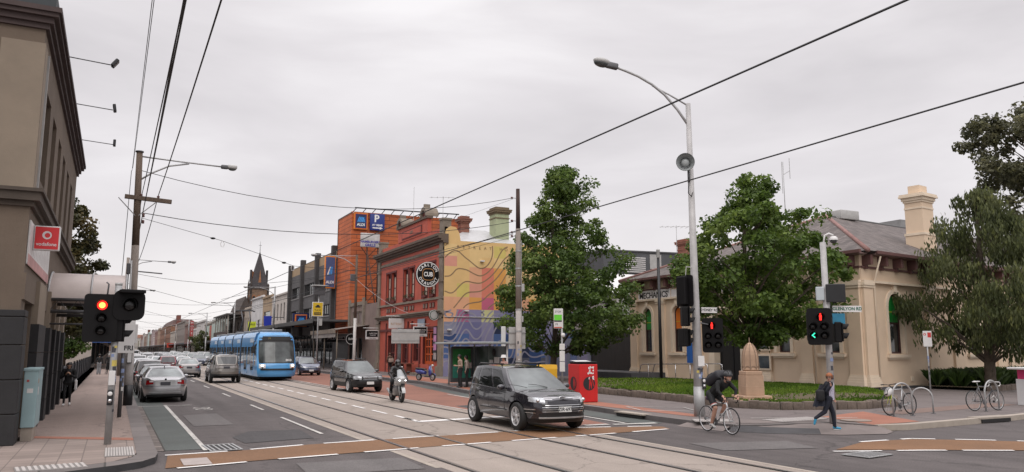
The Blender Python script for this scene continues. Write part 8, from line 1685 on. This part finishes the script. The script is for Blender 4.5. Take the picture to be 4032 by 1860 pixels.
# bicycles
def bicycle(label, P, rz, fc, bar='drop', tilt=0, rim=None, saddle=None, forkc=None, cat='bicycle', group=None, r=.338, steer=0):
 t = thing('bicycle', label, cat, P, R(rz), group); t.rotation_euler = (R(tilt), 0, R(rz)); fm = paint('bike_paint_%s' % str(fc), fc, .1, .3) if not hasattr(fc, 'name') else fc; rm = rim or M_alloy
 for x in (-.50, .53):
  m = MB(); T_ = Matrix.Translation((x, 0, r)) @ Matrix.Rotation(R(90), 4, 'X'); n = 36; m.tube([tuple(T_ @ Vector((r * math.cos(2 * math.pi * k / n) * .955, r * math.sin(2 * math.pi * k / n) * .955, 0))) for k in range(n + 1)], .0165, M_rub, 8, False); w = m.build('wheel', t)
  m = MB(); m.tube([tuple(T_ @ Vector((r * .905 * math.cos(2 * math.pi * k / n), r * .905 * math.sin(2 * math.pi * k / n), 0))) for k in range(n + 1)], .011, rm, 6, False); m.build('rim', w)
  m = MB(); m.tube([(x, -.045, r), (x, .045, r)], .018, M_steel, 8)
  for k in range(16): a = 2 * math.pi * k / 16; m.tube([(x, .03 * (1 if k % 2 else -1), r), (x + r * .9 * math.cos(a), 0, r + r * .9 * math.sin(a))], .0022, M_steel, 3)
  m.build('spokes', w)
 bb, st, hb, ht = (-.07, 0, .28), (-.21, 0, .80), (.385, 0, .66), (.35, 0, .80); m = MB(); m.tube([bb, hb], .018, fm); m.tube([st, (ht[0], 0, ht[2] - .03)], .016, fm); m.tube([bb, st], .016, fm); m.tube([hb, ht], .02, fm)
 for y in (-1, 1): m.tube([(bb[0], .02 * y, bb[2]), (-.5, .055 * y, r)], .009, fm, 6); m.tube([(st[0], .015 * y, .76), (-.5, .055 * y, r)], .008, fm, 6)
 m.build('frame', t); m = MB(); fk = forkc or fm
 for y in (-1, 1): m.tube([(.39, .03 * y, .65), (.43, .05 * y, .55), (.53, .052 * y, r)], .011, fk, 6)
 m.tube([(.39, -.04, .65), (.39, .04, .65)], .016, fk); m.build('fork', t)
 m = MB(); m.tube([ht, (.335, 0, .90), (.42, 0, .93)], .013, M_trim)
 if bar == 'drop':
  for y in (-1, 1): m.tube([(.42, 0, .93), (.42, .2 * y, .93), (.48, .21 * y, .93), (.54, .21 * y, .90), (.545, .21 * y, .84), (.49, .21 * y, .80), (.43, .215 * y, .80)], .015, MATS.get('bar_tape_w') or M_trim, 8); m.bbox(.50, .2 * y - .015, .91, .56, .2 * y + .015, .97, M_trim, .008)
 else:
  for y in (-1, 1): m.tube([(.42, 0, .93), (.41, .12 * y, .945), (.37, .29 * y, .95)], .012, M_trim, 8); m.tube([(.40, .17 * y, .947), (.37, .29 * y, .95)], .017, M_trim, 8)
 m.build('handlebar', t); m = MB(); m.tube([st, (-.245, 0, .93)], .013, M_steel); m.ell((-.33, 0, .955), (.09, .07, .03), saddle or M_trim, 12, 6); m.ell((-.19, 0, .96), (.11, .03, .022), saddle or M_trim, 12, 6); m.build('saddle', t)
 m = MB(); m.lathe([(.09, -.004), (.095, 0), (.09, .004)], M_steeldk, 24, Matrix.Translation((bb[0], -.05, bb[2])) @ Matrix.Rotation(R(90), 4, 'X')); m.tube([(bb[0], -.065, bb[2]), (bb[0] - .06, -.07, bb[2] - .155)], .011, M_steel, 6); m.tube([(bb[0], .065, bb[2]), (bb[0] + .06, .07, bb[2] + .155)], .011, M_steel, 6); m.tube([(bb[0] + .01, -.05, bb[2] + .09), (-.5, -.05, r + .035)], .004, M_steeldk, 4); m.tube([(bb[0] + .01, -.05, bb[2] - .09), (-.5, -.05, r - .035)], .004, M_steeldk, 4); m.lathe([(.04, -.01), (.04, .01)], M_steeldk, 14, Matrix.Translation((-.5, -.05, r)) @ Matrix.Rotation(R(90), 4, 'X')); m.box(bb[0] - .11, -.14, bb[2] - .17, bb[0] - .01, -.07, bb[2] - .15, M_trim); m.box(bb[0] + .01, .07, bb[2] + .15, bb[0] + .11, .14, bb[2] + .17, M_trim); m.build('crankset', t); return t
def helmet_mesh(t, c, f, mt, nm='helmet', vents=True, r=.115):
 c, f = Vector(c), Vector(f).normalized(); a = math.atan2(f.y, f.x); M_ = Matrix.Translation(c + Vector((0, 0, .045))) @ Matrix.Rotation(a, 4, 'Z') @ Matrix.Rotation(-math.asin(f.z) * .7, 4, 'Y'); m = MB(); m.lathe([(r, -.015), (r * 1.04, .01), (r * .98, .05), (r * .74, .09), (r * .4, .112), (1e-4, .118)], mt, 22, M_ @ Matrix.Diagonal((1.2, .95, 1, 1)))
 if vents:
  for y in (-.05, 0, .05): m.tube([tuple(M_ @ Vector((.11 * math.cos(q) * 1.12, y, .02 + .105 * math.sin(q)))) for q in [math.pi * (.12 + .76 * k / 8) for k in range(9)]], .010, pm('helmet_vent', (.006, .006, .007), .6), 5)
 return m.build(nm, t)
# the cyclist and his white bicycle
MATS['bar_tape_w'] = None
bk = bicycle('white framed road bicycle ridden across the crossing by man in black', (14.38, 16.32, .012), -94, (.55, .55, .56), 'drop', 0, pm('white_rim', (.55, .55, .56), .4, .3), pm('red_saddle', (.30, .05, .03), .6), None)
m = MB(); m.ell((-.40, 0, .88), (.10, .07, .07), pm('purple_bag', (.06, .03, .07), .7), 12, 8); m.build('saddle_bag', bk)
MTH = pm('cyclist_shorts', (.010, .010, .012), .7)
B = [((-.22, -.07, .99), (-.22, .07, .99), .125, .125, MTH), ((-.2, 0, 1.02), (.02, 0, 1.17), .135, .15, BLK), ((.02, 0, 1.17), (.25, 0, 1.29), .155, .14, BLK), ((.26, -.15, 1.30), (.26, .15, 1.30), .085, .085, BLK), ((.32, 0, 1.33), (.40, 0, 1.37), .06, .055, SKIN)]
B += head((.455, 0, 1.435), (.93, -.1, -.35), 1, SKIN)
for y, el in ((-1, (.36, -.26, 1.10)), (1, (.42, .27, 1.12))):
 sh = (.26, y * .19, 1.29); wr = (.46, y * .21, .985); B += [(sh, el, .062, .05, BLK), (el, wr, .047, .033, BLK)] + hand(wr, (.9, 0, -.4), (0, 0, -1), .75, SKIN, y)
B += [((-.2, -.10, .98), (-.03, -.115, .74), .10, .085, MTH), ((-.03, -.115, .74), (.03, -.115, .65), .076, .064, SKIN), ((.03, -.115, .65), (-.05, -.115, .44), .06, .055, SKIN), ((-.05, -.115, .44), (-.15, -.115, .24), .056, .036, SKIN), ((-.15, -.115, .21), (-.02, -.115, .145), .042, .034, GRYSH), ((-.2, -.115, .20), (-.15, -.115, .20), .038, .04, GRYSH),
   ((-.2, .10, .98), (.10, .11, .84), .10, .082, MTH), ((.10, .11, .84), (.17, .11, .79), .07, .062, SKIN), ((.17, .11, .79), (.08, .11, .62), .058, .052, SKIN), ((.08, .11, .62), (-.03, .11, .50), .05, .036, SKIN), ((-.03, .11, .48), (.10, .11, .45), .042, .034, GRYSH)]
cy = figure('person', 'man in black jersey and shorts with grey helmet riding a white bicycle', (14.38, 16.32, .012), -94, B, 1.0, .0095)
face_parts(cy, (.455, 0, 1.435), (.93, -.1, -.35), HAIR); hair_cap(cy, (.445, 0, 1.43), (1, 0, 0), HAIR, 1, .10); helmet_mesh(cy, (.455, 0, 1.465), (.93, -.1, -.2), pm('grey_helmet', (.035, .037, .04), .4, 0, .2, 4))
m = MB()
for y in (-1,):
 a, b = Vector((-.03, -.115, .74)), Vector((.012, -.115, .675)); m.tube([a.lerp(b, .0), a.lerp(b, .25)], .088, pm('pink_hem', (.50, .16, .14), .7), 14, False); m.tube([a.lerp(b, .25), a.lerp(b, .65)], .086, WHT, 14, False); m.tube([a.lerp(b, .65), a.lerp(b, 1)], .084, BLK, 14, False)
m.build('shorts_hem', cy); m = MB(); m.tube([(.50, -.08, 1.48), (.48, -.06, 1.36)], .006, BLK, 4); m.tube([(.50, .08, 1.48), (.48, .05, 1.36)], .006, BLK, 4); m.build('helmet_strap', cy)
t = thing('backpack', 'bulky black backpack worn by the cyclist', 'backpack', (14.38, 16.32, .012), R(-94)); m = MB(); BM = Matrix.Translation((.0, 0, 1.40)) @ Matrix.Rotation(R(-24), 4, 'Y'); m.bbox(-.32, -.20, -.12, .30, .20, .16, pm('black_nylon', (.013, .013, .018), .6, 0, .3, 5, .4, 9), .11, BM, 4); m.build('bag', t); m = MB()
for y in (-.13, .13): m.tube([tuple(BM @ Vector(q)) for q in [(.2, y, -.05), (.33, y, -.10), (.30, y, -.24), (.1, y, -.30)]], .02, BLK, 6)
m.build('shoulder_strap', t); m = MB(); m.bbox(-.22, -.15, .12, .05, .15, .175, MATS['black_nylon'], .03, BM); m.build('pocket', t)
# woman crossing, head turned back
B = [((0, -.06, .93), (0, .06, .93), .125, .125, NAVY), ((0, 0, .95), (.02, 0, 1.12), .13, .125, NAVY), ((.02, 0, 1.12), (.05, 0, 1.32), .125, .13, NAVY), ((.05, -.14, 1.38), (.05, .14, 1.38), .075, .075, NAVY), ((.06, 0, 1.42), (.065, 0, 1.50), .052, .048, SKIN)]
fw_dir = (.15, -.75, -.05)
HC = (.075, -.01, 1.575); fd = Vector((-.55, -.8, -.08)); B += head(HC, fd, 1, SKIN, .95)
B += [((.04, -.17, 1.37), (-.13, -.25, 1.16), .062, .052, NAVY), ((-.13, -.25, 1.16), (-.06, -.36, 1.31), .048, .036, NAVY)] + hand((-.06, -.36, 1.31), (.1, -.25, .9), (-1, .2, 0), .9, SKIN, 1, .95)
B += [((.05, .17, 1.37), (.10, .24, 1.10), .062, .05, NAVY), ((.10, .24, 1.10), (.24, .2, .95), .046, .034, NAVY)] + hand((.24, .2, .95), (.5, -.05, -.8), (-.3, -1, 0), .35, SKIN, -1, .95)
legs(B, [(-.01, -.085, .92), (.02, .085, .92)], [(-.16, -.09, .55), (.17, .08, .50)], [(-.46, -.09, .36), (.20, .08, .085)], [(-.50, -.09, .19), (.36, .07, .035)], NAVY, NAVY, BLUESH, (.098, .07), (.07, .05))
wm = figure('person', 'ginger haired woman in navy coat and bright blue shoes striding over the corner', (17.12, 15.12, .07), -24, B, .875, .0095)
face_parts(wm, HC, fd, None, .95); hair_cap(wm, HC, fd, HAIRG, 1.1, .112)
m = MB(); P = [[(.035 + .15 * math.cos(a), .152 * math.sin(a), z) for z in (.90, 1.05, 1.2, 1.32, 1.40)] for a in [R(-112 + 135 * k / 8) for k in range(9)]]; m.grid(P, 9, 5, pm('patterned_blouse', (.42, .40, .50), .8, 0, .75, 16)); m.build('blouse', wm)
m = MB(); CO = [[(.0 - .04 * (k / 10) + (.165 + .10 * (1 - j / 6)) * math.cos(a), (.145 + .07 * (1 - j / 6)) * math.sin(a), .70 + .66 * j / 6 + .02 * math.sin(k * 1.7)) for j in range(7)] for k, a in enumerate([R(40 + 205 * k / 20) for k in range(21)])]
CO = [[(x - (.16 * (1 - j / 6) if 10 < k < 20 else 0), y, z) for j, (x, y, z) in enumerate(row)] for k, row in enumerate(CO)]; m.grid(CO, 21, 7, NAVY); m.build('coat', wm)
m = MB(); c = Vector(HC) + fd.normalized() * .1; u = Vector((-fd.y, fd.x, 0)).normalized()
for k in (-1, 1): m.tube([tuple(c + u * k * .032 + Vector((.0, 0, .004)) + u * .024 * math.cos(q) + Vector((0, 0, .02 * math.sin(q)))) for q in [2 * math.pi * i / 10 for i in range(11)]], .003, HAIR, 4)
m.build('glasses', wm); m = MB(); m.tube([(.36, .07, .0), (.16, .08, .0)], .02, WHT, 6); m.build('shoe_sole', wm)
t = thing('shoulder_bag', 'dark shoulder bag swinging behind the crossing woman', 'bag', (17.12, 15.12, .07), R(-24)); m = MB(); m.bbox(-.42, -.30, .76, -.20, -.16, 1.06, BLK, .05); m.build('bag', t); m = MB(); m.tube([(-.38, -.22, 1.04), (-.12, -.2, 1.26), (-.02, -.16, 1.27), (-.24, -.2, 1.05)], .012, BLK, 5); m.build('strap', t)
# man on the left footpath
B = [((0, -.06, .92), (0, .06, .92), .125, .125, BLK), ((0, 0, .95), (.0, 0, 1.15), .13, .135, BLK), ((0, 0, 1.15), (.02, 0, 1.34), .14, .145, BLK), ((.02, -.16, 1.38), (.02, .16, 1.38), .08, .08, BLK), ((.03, 0, 1.42), (.05, 0, 1.5), .055, .05, SKIN2)] + head((.075, 0, 1.575), (.95, .1, -.3), 1, SKIN2)
for y in (-1, 1): B += [((.02, y * .19, 1.37), (.02, y * .25, 1.1), .065, .055, BLK), ((.02, y * .25, 1.1), (.2, y * .08, 1.22), .05, .04, BLK)] + hand((.2, y * .08, 1.22), (.5, -y * .3, .6), (-.3, -y, .2), .8, SKIN2, y)
legs(B, [(0, -.085, .9), (0, .085, .9)], [(.12, -.09, .5), (-.02, .09, .49)], [(.12, -.09, .09), (-.16, .09, .12)], [(.27, -.1, .04), (-.03, .1, .04)], BLK, BLK, WHT)
mn = figure('person', 'person in black jacket walking towards camera on left footpath looking at phone', (-1.42, 33.7, .12), -92, B, .93, .012); face_parts(mn, (.075, 0, 1.575), (.95, .1, -.3)); hair_cap(mn, (.07, 0, 1.57), (1, 0, -.1), HAIR, .8, .108)
t = thing('phone', 'dark phone held up by the person on the left footpath', 'phone', (-1.42, 33.44, 1.27), R(-92)); m = MB(); m.bbox(-.006, -.035, -.07, .006, .035, .07, M_black, .004, Matrix.Rotation(R(-25), 4, 'Y')); m.build('case', t); m = MB(); m.box(-.0075, -.031, -.064, -.0065, .031, .064, M_lens, Matrix.Rotation(R(-25), 4, 'Y')); m.build('screen', t)
t = thing('tote_bag', 'white tote bag on the arm of the person on left footpath', 'bag', (-1.42, 33.7, .12), R(-92)); m = MB(); m.bbox(-.16, .22, .56, .10, .30, .93, WHT, .025); m.build('bag', t); m = MB(); m.tube([(-.08, .26, .92), (-.04, .2, 1.28), (.02, .26, .92)], .014, WHT, 5); m.build('strap', t)
def stander(label, loc, rz, top, low, hairm, sc_=1.0, shoe=SHOE, skirt=False, arm=None, group=None, vox=.018, hat=None, back=1.2):
 B = [((0, -.06, .93), (0, .06, .93), .12, .12, low), ((0, 0, .98), (.0, 0, 1.16), .12, .125, top), ((0, 0, 1.16), (.01, 0, 1.33), .13, .135, top), ((.01, -.14, 1.38), (.01, .14, 1.38), .075, .075, top), ((.02, 0, 1.42), (.03, 0, 1.5), .052, .048, SKIN)] + head((.05, 0, 1.575), (1, 0, -.05), 1, SKIN)
 for y in (-1, 1):
  wr = (.26, y * .12, 1.12) if arm == y else (.06, y * .25, .88); B += [((.01, y * .18, 1.37), (-.02, y * .24, 1.12), .06, .05, top), ((-.02, y * .24, 1.12), wr, .046, .034, top)] + hand(wr, (.8, -y * .3, .1) if arm == y else (.1, 0, -1), (0, -y, .3), .6, SKIN, y)
 legs(B, [(0, -.08, .9), (0, .08, .9)], [(.03, -.085, .5), (.01, .085, .5)], [(0, -.09, .09), (-.03, .09, .09)], [(.15, -.11, .04), (.12, .11, .04)], low, low, shoe, (.10, .075) if skirt else (.09, .06), (.085, .075) if skirt else (.06, .042)); t = figure('person', label, loc, rz, B, sc_, vox, group)
 if hairm: hair_cap(t, (.045, 0, 1.57), (1, 0, 0), hairm, back, .112)
 if hat: m = MB(); m.lathe([(.2, .07), (.21, .062), (.13, .085), (.118, .17), (.10, .2), (1e-4, .205)], hat, 20, None, (.05, 0, 1.56)); m.build('sun_hat', t); m = MB(); m.lathe([(.126, .09), (.122, .125)], BRN, 20, None, (.05, 0, 1.56), cap=False); m.build('hat_band', t)
 return t
BLKWIDE = pm('black_trousers', (.012, .012, .013), .85, 0, .2, 4)
stander('woman in beige top and long black trousers waiting nearest the kerb at the shelter', (16.65, 39.0, .15), 172, BEIGE, BLKWIDE, HAIR, 1.03, SHOE, True, 1)
w2 = stander('woman with pale cardigan and shoulder bag waiting behind the other woman at shelter', (17.15, 39.25, .15), 150, pm('pale_cardigan', (.36, .29, .25), .85, 0, .15, 4), BLKWIDE, HAIR, 1.0, SHOE, True)
t = thing('shoulder_bag', 'grey bag on the shoulder of the second waiting woman', 'bag', (17.15, 39.25, .15), R(150)); m = MB(); m.bbox(-.26, -.14, 1.0, -.12, .14, 1.32, pm('taupe_bag', (.12, .10, .095), .8), .05); m.build('bag', t); m = MB(); m.tube([(-.2, .1, 1.3), (0, .12, 1.47), (.13, .1, 1.25)], .015, M_trim, 5); m.build('strap', t)
stander('person in white brimmed sun hat behind the roof of dark grey SUV', (17.35, 35.1, .15), 200, pm('pink_top', (.44, .28, .25), .85), BEIGE, HAIR, 1.0, hat=WHT)
stander('person in brown hooded top standing at the hotel front with a pale bag', (20.1, 61.6, .15), 95, BRN, BLK, BRN, 1.02)
t = thing('shoulder_bag', 'pale shoulder bag carried by person in brown at the hotel', 'bag', (20.1, 61.6, .15), R(95)); m = MB(); m.bbox(-.24, -.24, .98, -.14, .2, 1.28, pm('pale_bag', (.34, .26, .22), .8), .05); m.build('bag', t); m = MB(); m.tube([(-.18, -.15, 1.26), (.02, -.15, 1.45), (.12, -.1, 1.2)], .015, BEIGE, 5); m.build('strap', t)
stander('far person in dark coat and pale skirt walking away on the left footpath', (-.95, 73, .12), 90, BLK, pm('grey_skirt', (.22, .22, .23), .85), HAIR, .98, SHOE, True)
stander('far person in black pushing a stroller along the left footpath', (-.25, 73.5, .12), 90, BLK, BLK, pm('grey_hair', (.3, .29, .28), .7), 1.0)
t = thing('stroller', 'small dark stroller pushed along the far left footpath', 'stroller', (-.25, 74.1, .12)); m = MB(); m.bbox(-.2, -.2, .35, .2, .35, .7, BLK, .08); m.bbox(-.2, .1, .65, .2, .4, .95, BLK, .1); m.build('seat', t); m = MB(); m.tube([(-.2, -.4, 1.0), (-.2, .2, .2)], .015, M_steel, 5); m.tube([(.2, -.4, 1.0), (.2, .2, .2)], .015, M_steel, 5); m.tube([(-.2, -.4, 1.0), (.2, -.4, 1.0)], .015, M_steel, 5); m.build('frame', t)
for x in (-.22, .22):
 for y in (-.25, .3): m = MB(); m.lathe([(.1, -.02), (.1, .02)], M_rub, 14, Matrix.Translation((x, y, .1)) @ Matrix.Rotation(R(90), 4, 'Y')); m.build('wheel', t)
# parked bicycles
MATS['bar_tape_w'] = None
b1 = bicycle('silver mountain bicycle with white helmet and yellow fork leaning on the first hoop', (22.15, 16.75, .155), 182, (.42, .43, .44), 'flat', 5, pm('black_rim', (.03, .03, .03), .5), None, pm('yellow_fork', (.45, .50, .06), .4)); MATS['bar_tape_w'] = WHT
b2 = bicycle('bicycle with white drop handlebar and white saddle locked to the right hoop', (26.2, 16.6, .155), -8, (.05, .05, .055), 'drop', -4, pm('grey_rim', (.34, .34, .34), .35, .6), WHT)
t = thing('bike_helmet', 'white bicycle helmet hanging from the handlebar of parked bicycle', 'helmet', (21.75, 16.72, .86), R(182)); helmet_mesh(t, (.0, -.12, -.05), (.3, 0, -.9), WHT, 'helmet_shell', True, .13)
t = thing('bike_lock', 'grey cable lock looped on the front wheel of the right bicycle', 'bike lock', (26.5, 16.5, .55)); m = MB(); m.tube([(.14 * math.cos(a), .05 * math.sin(a * 2), .1 * math.sin(a)) for a in [2 * math.pi * k / 18 for k in range(19)]], .016, M_signg, 6); m.build('cable', t); m = MB(); m.bbox(-.04, -.03, -.13, .04, .03, -.06, M_trim, .01); m.build('lock_body', t)

# ------------------------------------------------------------------ motorcycle and rider
def fat_wheel(t, x, r, wd, rm):
 T_ = Matrix.Translation((x, 0, r)) @ Matrix.Rotation(R(90), 4, 'X'); h = wd / 2; m = MB(); m.lathe([(r * .66, -h * .8), (r * .82, -h), (r * .95, -h * .7), (r, -h * .2), (r, h * .2), (r * .95, h * .7), (r * .82, h), (r * .66, h * .8)], M_rub, 30, T_, cap=False); w = m.build('wheel', t); m = MB(); m.lathe([(r * .68, -h * .6), (r * .62, -h * .3), (r * .62, h * .3), (r * .68, h * .6)], rm, 26, T_, cap=False); m.tube([(x, -h * .8, r), (x, h * .8, r)], .03, rm, 8)
 for k in range(5): a = 2 * math.pi * k / 5; m.tube([(x, 0, r), (x + r * .64 * math.cos(a), 0, r + r * .64 * math.sin(a))], .018, rm, 5)
 m.lathe([(r * .5, h * .7), (r * .5, h * .78), (r * .3, h * .78)], M_steel, 20, T_, cap=False); m.lathe([(r * .5, -h * .7), (r * .5, -h * .78), (r * .3, -h * .78)], M_steel, 20, T_, cap=False); m.build('rim', w)
def loft(m, secs, mt, n=14, e_=2.6):
 P = []
 for x, hw, z0, z1 in secs:
  row = []
  for k in range(n + 1): a = 2 * math.pi * k / n; c, s = math.cos(a), math.sin(a); q = (abs(c) ** e_ + abs(s) ** e_) ** (-1 / e_); row.append((x, hw * c * q, (z0 + z1) / 2 + (z1 - z0) / 2 * s * q))
  P.append(row)
 m.grid(P, len(P), n + 1, mt); m.add(P[0], [tuple(range(n + 1))], mt); m.add(P[-1], [tuple(range(n + 1))], mt)
M_mw = paint('pearl_white_fairing', (.36, .36, .355), .2, .25); M_mg = paint('grey_fairing', (.13, .13, .135), .4, .3)
T = thing('motorcycle', 'white and grey faired sport motorcycle with lit twin headlights', 'motorcycle', (10.76, 31.95, .012), R(-93))
fat_wheel(T, .72, .31, .13, M_blackm); fat_wheel(T, -.70, .31, .18, M_blackm)
m = MB(); loft(m, [(.86, .07, .84, .98), (.78, .17, .74, 1.06), (.62, .23, .66, 1.10), (.42, .25, .62, 1.05), (.3, .22, .6, .98)], M_mw); m.build('front_fairing', T)
m = MB(); loft(m, [(.56, .17, .42, .9), (.35, .22, .28, .9), (.05, .22, .22, .78), (-.25, .18, .24, .6), (-.38, .12, .28, .5)], M_mg); m.build('side_fairing', T)
m = MB(); loft(m, [(.3, .12, .86, 1.02), (.1, .17, .78, 1.05), (-.15, .12, .78, .98)], M_mw); m.build('fuel_tank', T); m = MB(); loft(m, [(-.12, .13, .76, .86), (-.4, .14, .78, .86), (-.75, .10, .86, .98), (-.98, .04, .95, 1.02)], M_blackm); m.build('seat', T); m = MB(); loft(m, [(-.4, .12, .68, .8), (-.75, .1, .78, .9), (-1.0, .05, .92, .98)], M_mw); m.build('tail_unit', T)
m = MB(); P = [[(.70 - .38 * j / 6 + .06 * (1 - (f * f)), f * (.19 - .08 * j / 6), 1.04 + .30 * j / 6 - .04 * f * f) for j in range(7)] for f in [k / 5 for k in range(-5, 6)]]; m.grid(P, 11, 7, pm('clear_screen', (.26, .275, .28), .1, .2, .1, 2)); m.build('windscreen', T)
for s in (-1, 1):
 m = MB(); m.ell((.80, s * .10, .90), (.05, .07, .028), emit('bike_headlight', (.95, .97, 1), 3.0), 12, 8, Matrix.Identity(4)); m.build('headlight', T); m = MB(); m.tube([(.5, s * .14, 1.1), (.42, s * .32, 1.2)], .012, M_trim, 5); m.ell((.42, s * .36, 1.22), (.03, .08, .045), M_trim, 10, 6); m.build('mirror', T); m = MB(); m.tube([(.72, s * .09, .31), (.52, s * .09, .85)], .03, M_steel, 8); m.build('fork', T)
 m = MB(); m.tube([(.42, s * .06, .98), (.38, s * .33, .98)], .018, M_trim, 6); m.build('handlebar', T); m = MB(); m.box(-.28, s * .2 - .03, .36, -.16, s * .2 + .03, .385, M_steel); m.build('foot_peg', T)
m = MB(); P = [[(.72 + .345 * math.cos(a), y, .31 + .345 * math.sin(a)) for y in (-.075, -.04, .04, .075)] for a in [R(15 + 120 * k / 10) for k in range(11)]]; m.grid(P, 11, 4, M_mw); m.build('front_mudguard', T)
m = MB(); m.tube([(-.2, -.12, .3), (-.45, -.17, .33), (-.8, -.19, .5)], [.03, .05, .055], M_steel, 10); m.build('exhaust', T); m = MB(); m.tube([(-.1, .1, .38), (-.7, .11, .31)], .03, M_steeldk, 6); m.tube([(-.1, -.1, .38), (-.7, -.11, .31)], .03, M_steeldk, 6); m.box(-.2, -.12, .25, .25, .12, .7, M_under); m.build('swingarm', T)
m = MB(); m.box(.855, -.08, .70, .86, .08, .78, M_trim); m.build('air_intake', T)
B = [((-.35, -.07, .95), (-.35, .07, .95), .13, .13, BLK), ((-.33, 0, .98), (-.2, 0, 1.2), .14, .15, LEA), ((-.2, 0, 1.2), (-.08, 0, 1.36), .155, .15, LEA), ((-.07, -.16, 1.38), (-.07, .16, 1.38), .09, .09, LEA), ((-.03, 0, 1.42), (.0, 0, 1.5), .07, .07, LEA), ((.02, 0, 1.55), (.03, 0, 1.57), .09, .09, BLK)]
for y in (-1, 1): B += [((-.06, y * .2, 1.37), (.06, y * .33, 1.12), .07, .058, LEA), ((.06, y * .33, 1.12), (.33, y * .30, 1.0), .054, .042, LEA)] + hand((.32, y * .30, 1.0), (.9, 0, -.15), (0, 0, -1), .8, LEA, y, 1.1) + [((-.33, y * .11, .94), (.06, y * .25, .80), .105, .075, BLK), ((.06, y * .25, .80), (-.2, y * .23, .42), .07, .052, BLK), ((-.22, y * .23, .40), (-.06, y * .24, .37), .05, .04, SHOE)]
rd = figure('person', 'motorcycle rider in black leather jacket and dark full face helmet', (10.76, 31.95, .012), -93, B, 1.0, .0105)
m = MB(); m.ell((.02, 0, 1.60), (.145, .125, .145), pm('matt_black_helmet', (.022, .02, .02), .3, 0, .2, 3, coat=.4), 20, 14); m.ell((.09, 0, 1.535), (.10, .10, .075), MATS['matt_black_helmet'], 16, 10); m.build('helmet', rd); m = MB(); m.grid([[(.02 + .152 * math.cos(a) * math.cos(b), .131 * math.sin(a), 1.605 + .15 * math.sin(b)) for b in [R(-14 + 38 * j / 5) for j in range(6)]] for a in [R(-68 + 136 * k / 14) for k in range(15)]], 15, 6, glass('visor_glass', (.02, .016, .015), .06)); m.build('visor', rd)
m = MB(); m.tube([(.06, -.0, 1.38), (.02, -.0, 1.1)], .012, WHT, 5); m.ell((-.03, .2, 1.43), (.05, .05, .03), WHT, 8, 6); m.build('jacket_trim', rd)
# blue moped on the footpath by the hotel
T = thing('moped', 'small blue moped parked on the footpath before the hotel', 'moped', (18.3, 48.6, .15), R(-60)); fat_wheel(T, .58, .24, .08, M_steel); fat_wheel(T, -.56, .24, .09, M_steel); mb2 = paint('moped_blue_paint', (.025, .04, .22), .2, .3)
m = MB(); loft(m, [(.52, .10, .4, .52), (.42, .16, .3, .98), (.34, .15, .28, .95)], mb2); m.build('leg_shield', T); m = MB(); loft(m, [(-.02, .12, .4, .62), (-.3, .17, .4, .72), (-.7, .14, .45, .72), (-.86, .05, .58, .68)], mb2); m.build('rear_body', T); m = MB(); m.bbox(-.02, -.14, .24, .4, .14, .3, M_trim, .02); m.build('footboard', T); m = MB(); loft(m, [(.0, .10, .7, .78), (-.35, .14, .7, .82), (-.8, .11, .72, .84)], M_trim); m.build('seat', T)
m = MB(); m.tube([(.58, 0, .24), (.46, 0, .95)], .03, M_steel, 8); m.tube([(.42, -.3, 1.02), (.46, 0, 1.0), (.42, .3, 1.02)], .018, M_trim, 6); m.build('handlebar', T); m = MB(); m.ell((.56, 0, .98), (.06, .09, .08), WHT, 12, 8); m.build('headlight', T); m = MB(); m.tube([(.44, .22, 1.02), (.42, .3, 1.2)], .008, M_trim, 4); m.ell((.42, .32, 1.24), (.015, .06, .05), M_trim, 10, 6); m.build('mirror', T); m = MB(); P = [[(.58 + .27 * math.cos(a), y, .24 + .27 * math.sin(a)) for y in (-.05, .05)] for a in [R(20 + 130 * k / 8) for k in range(9)]]; m.grid(P, 9, 2, mb2); m.build('mudguard', T)
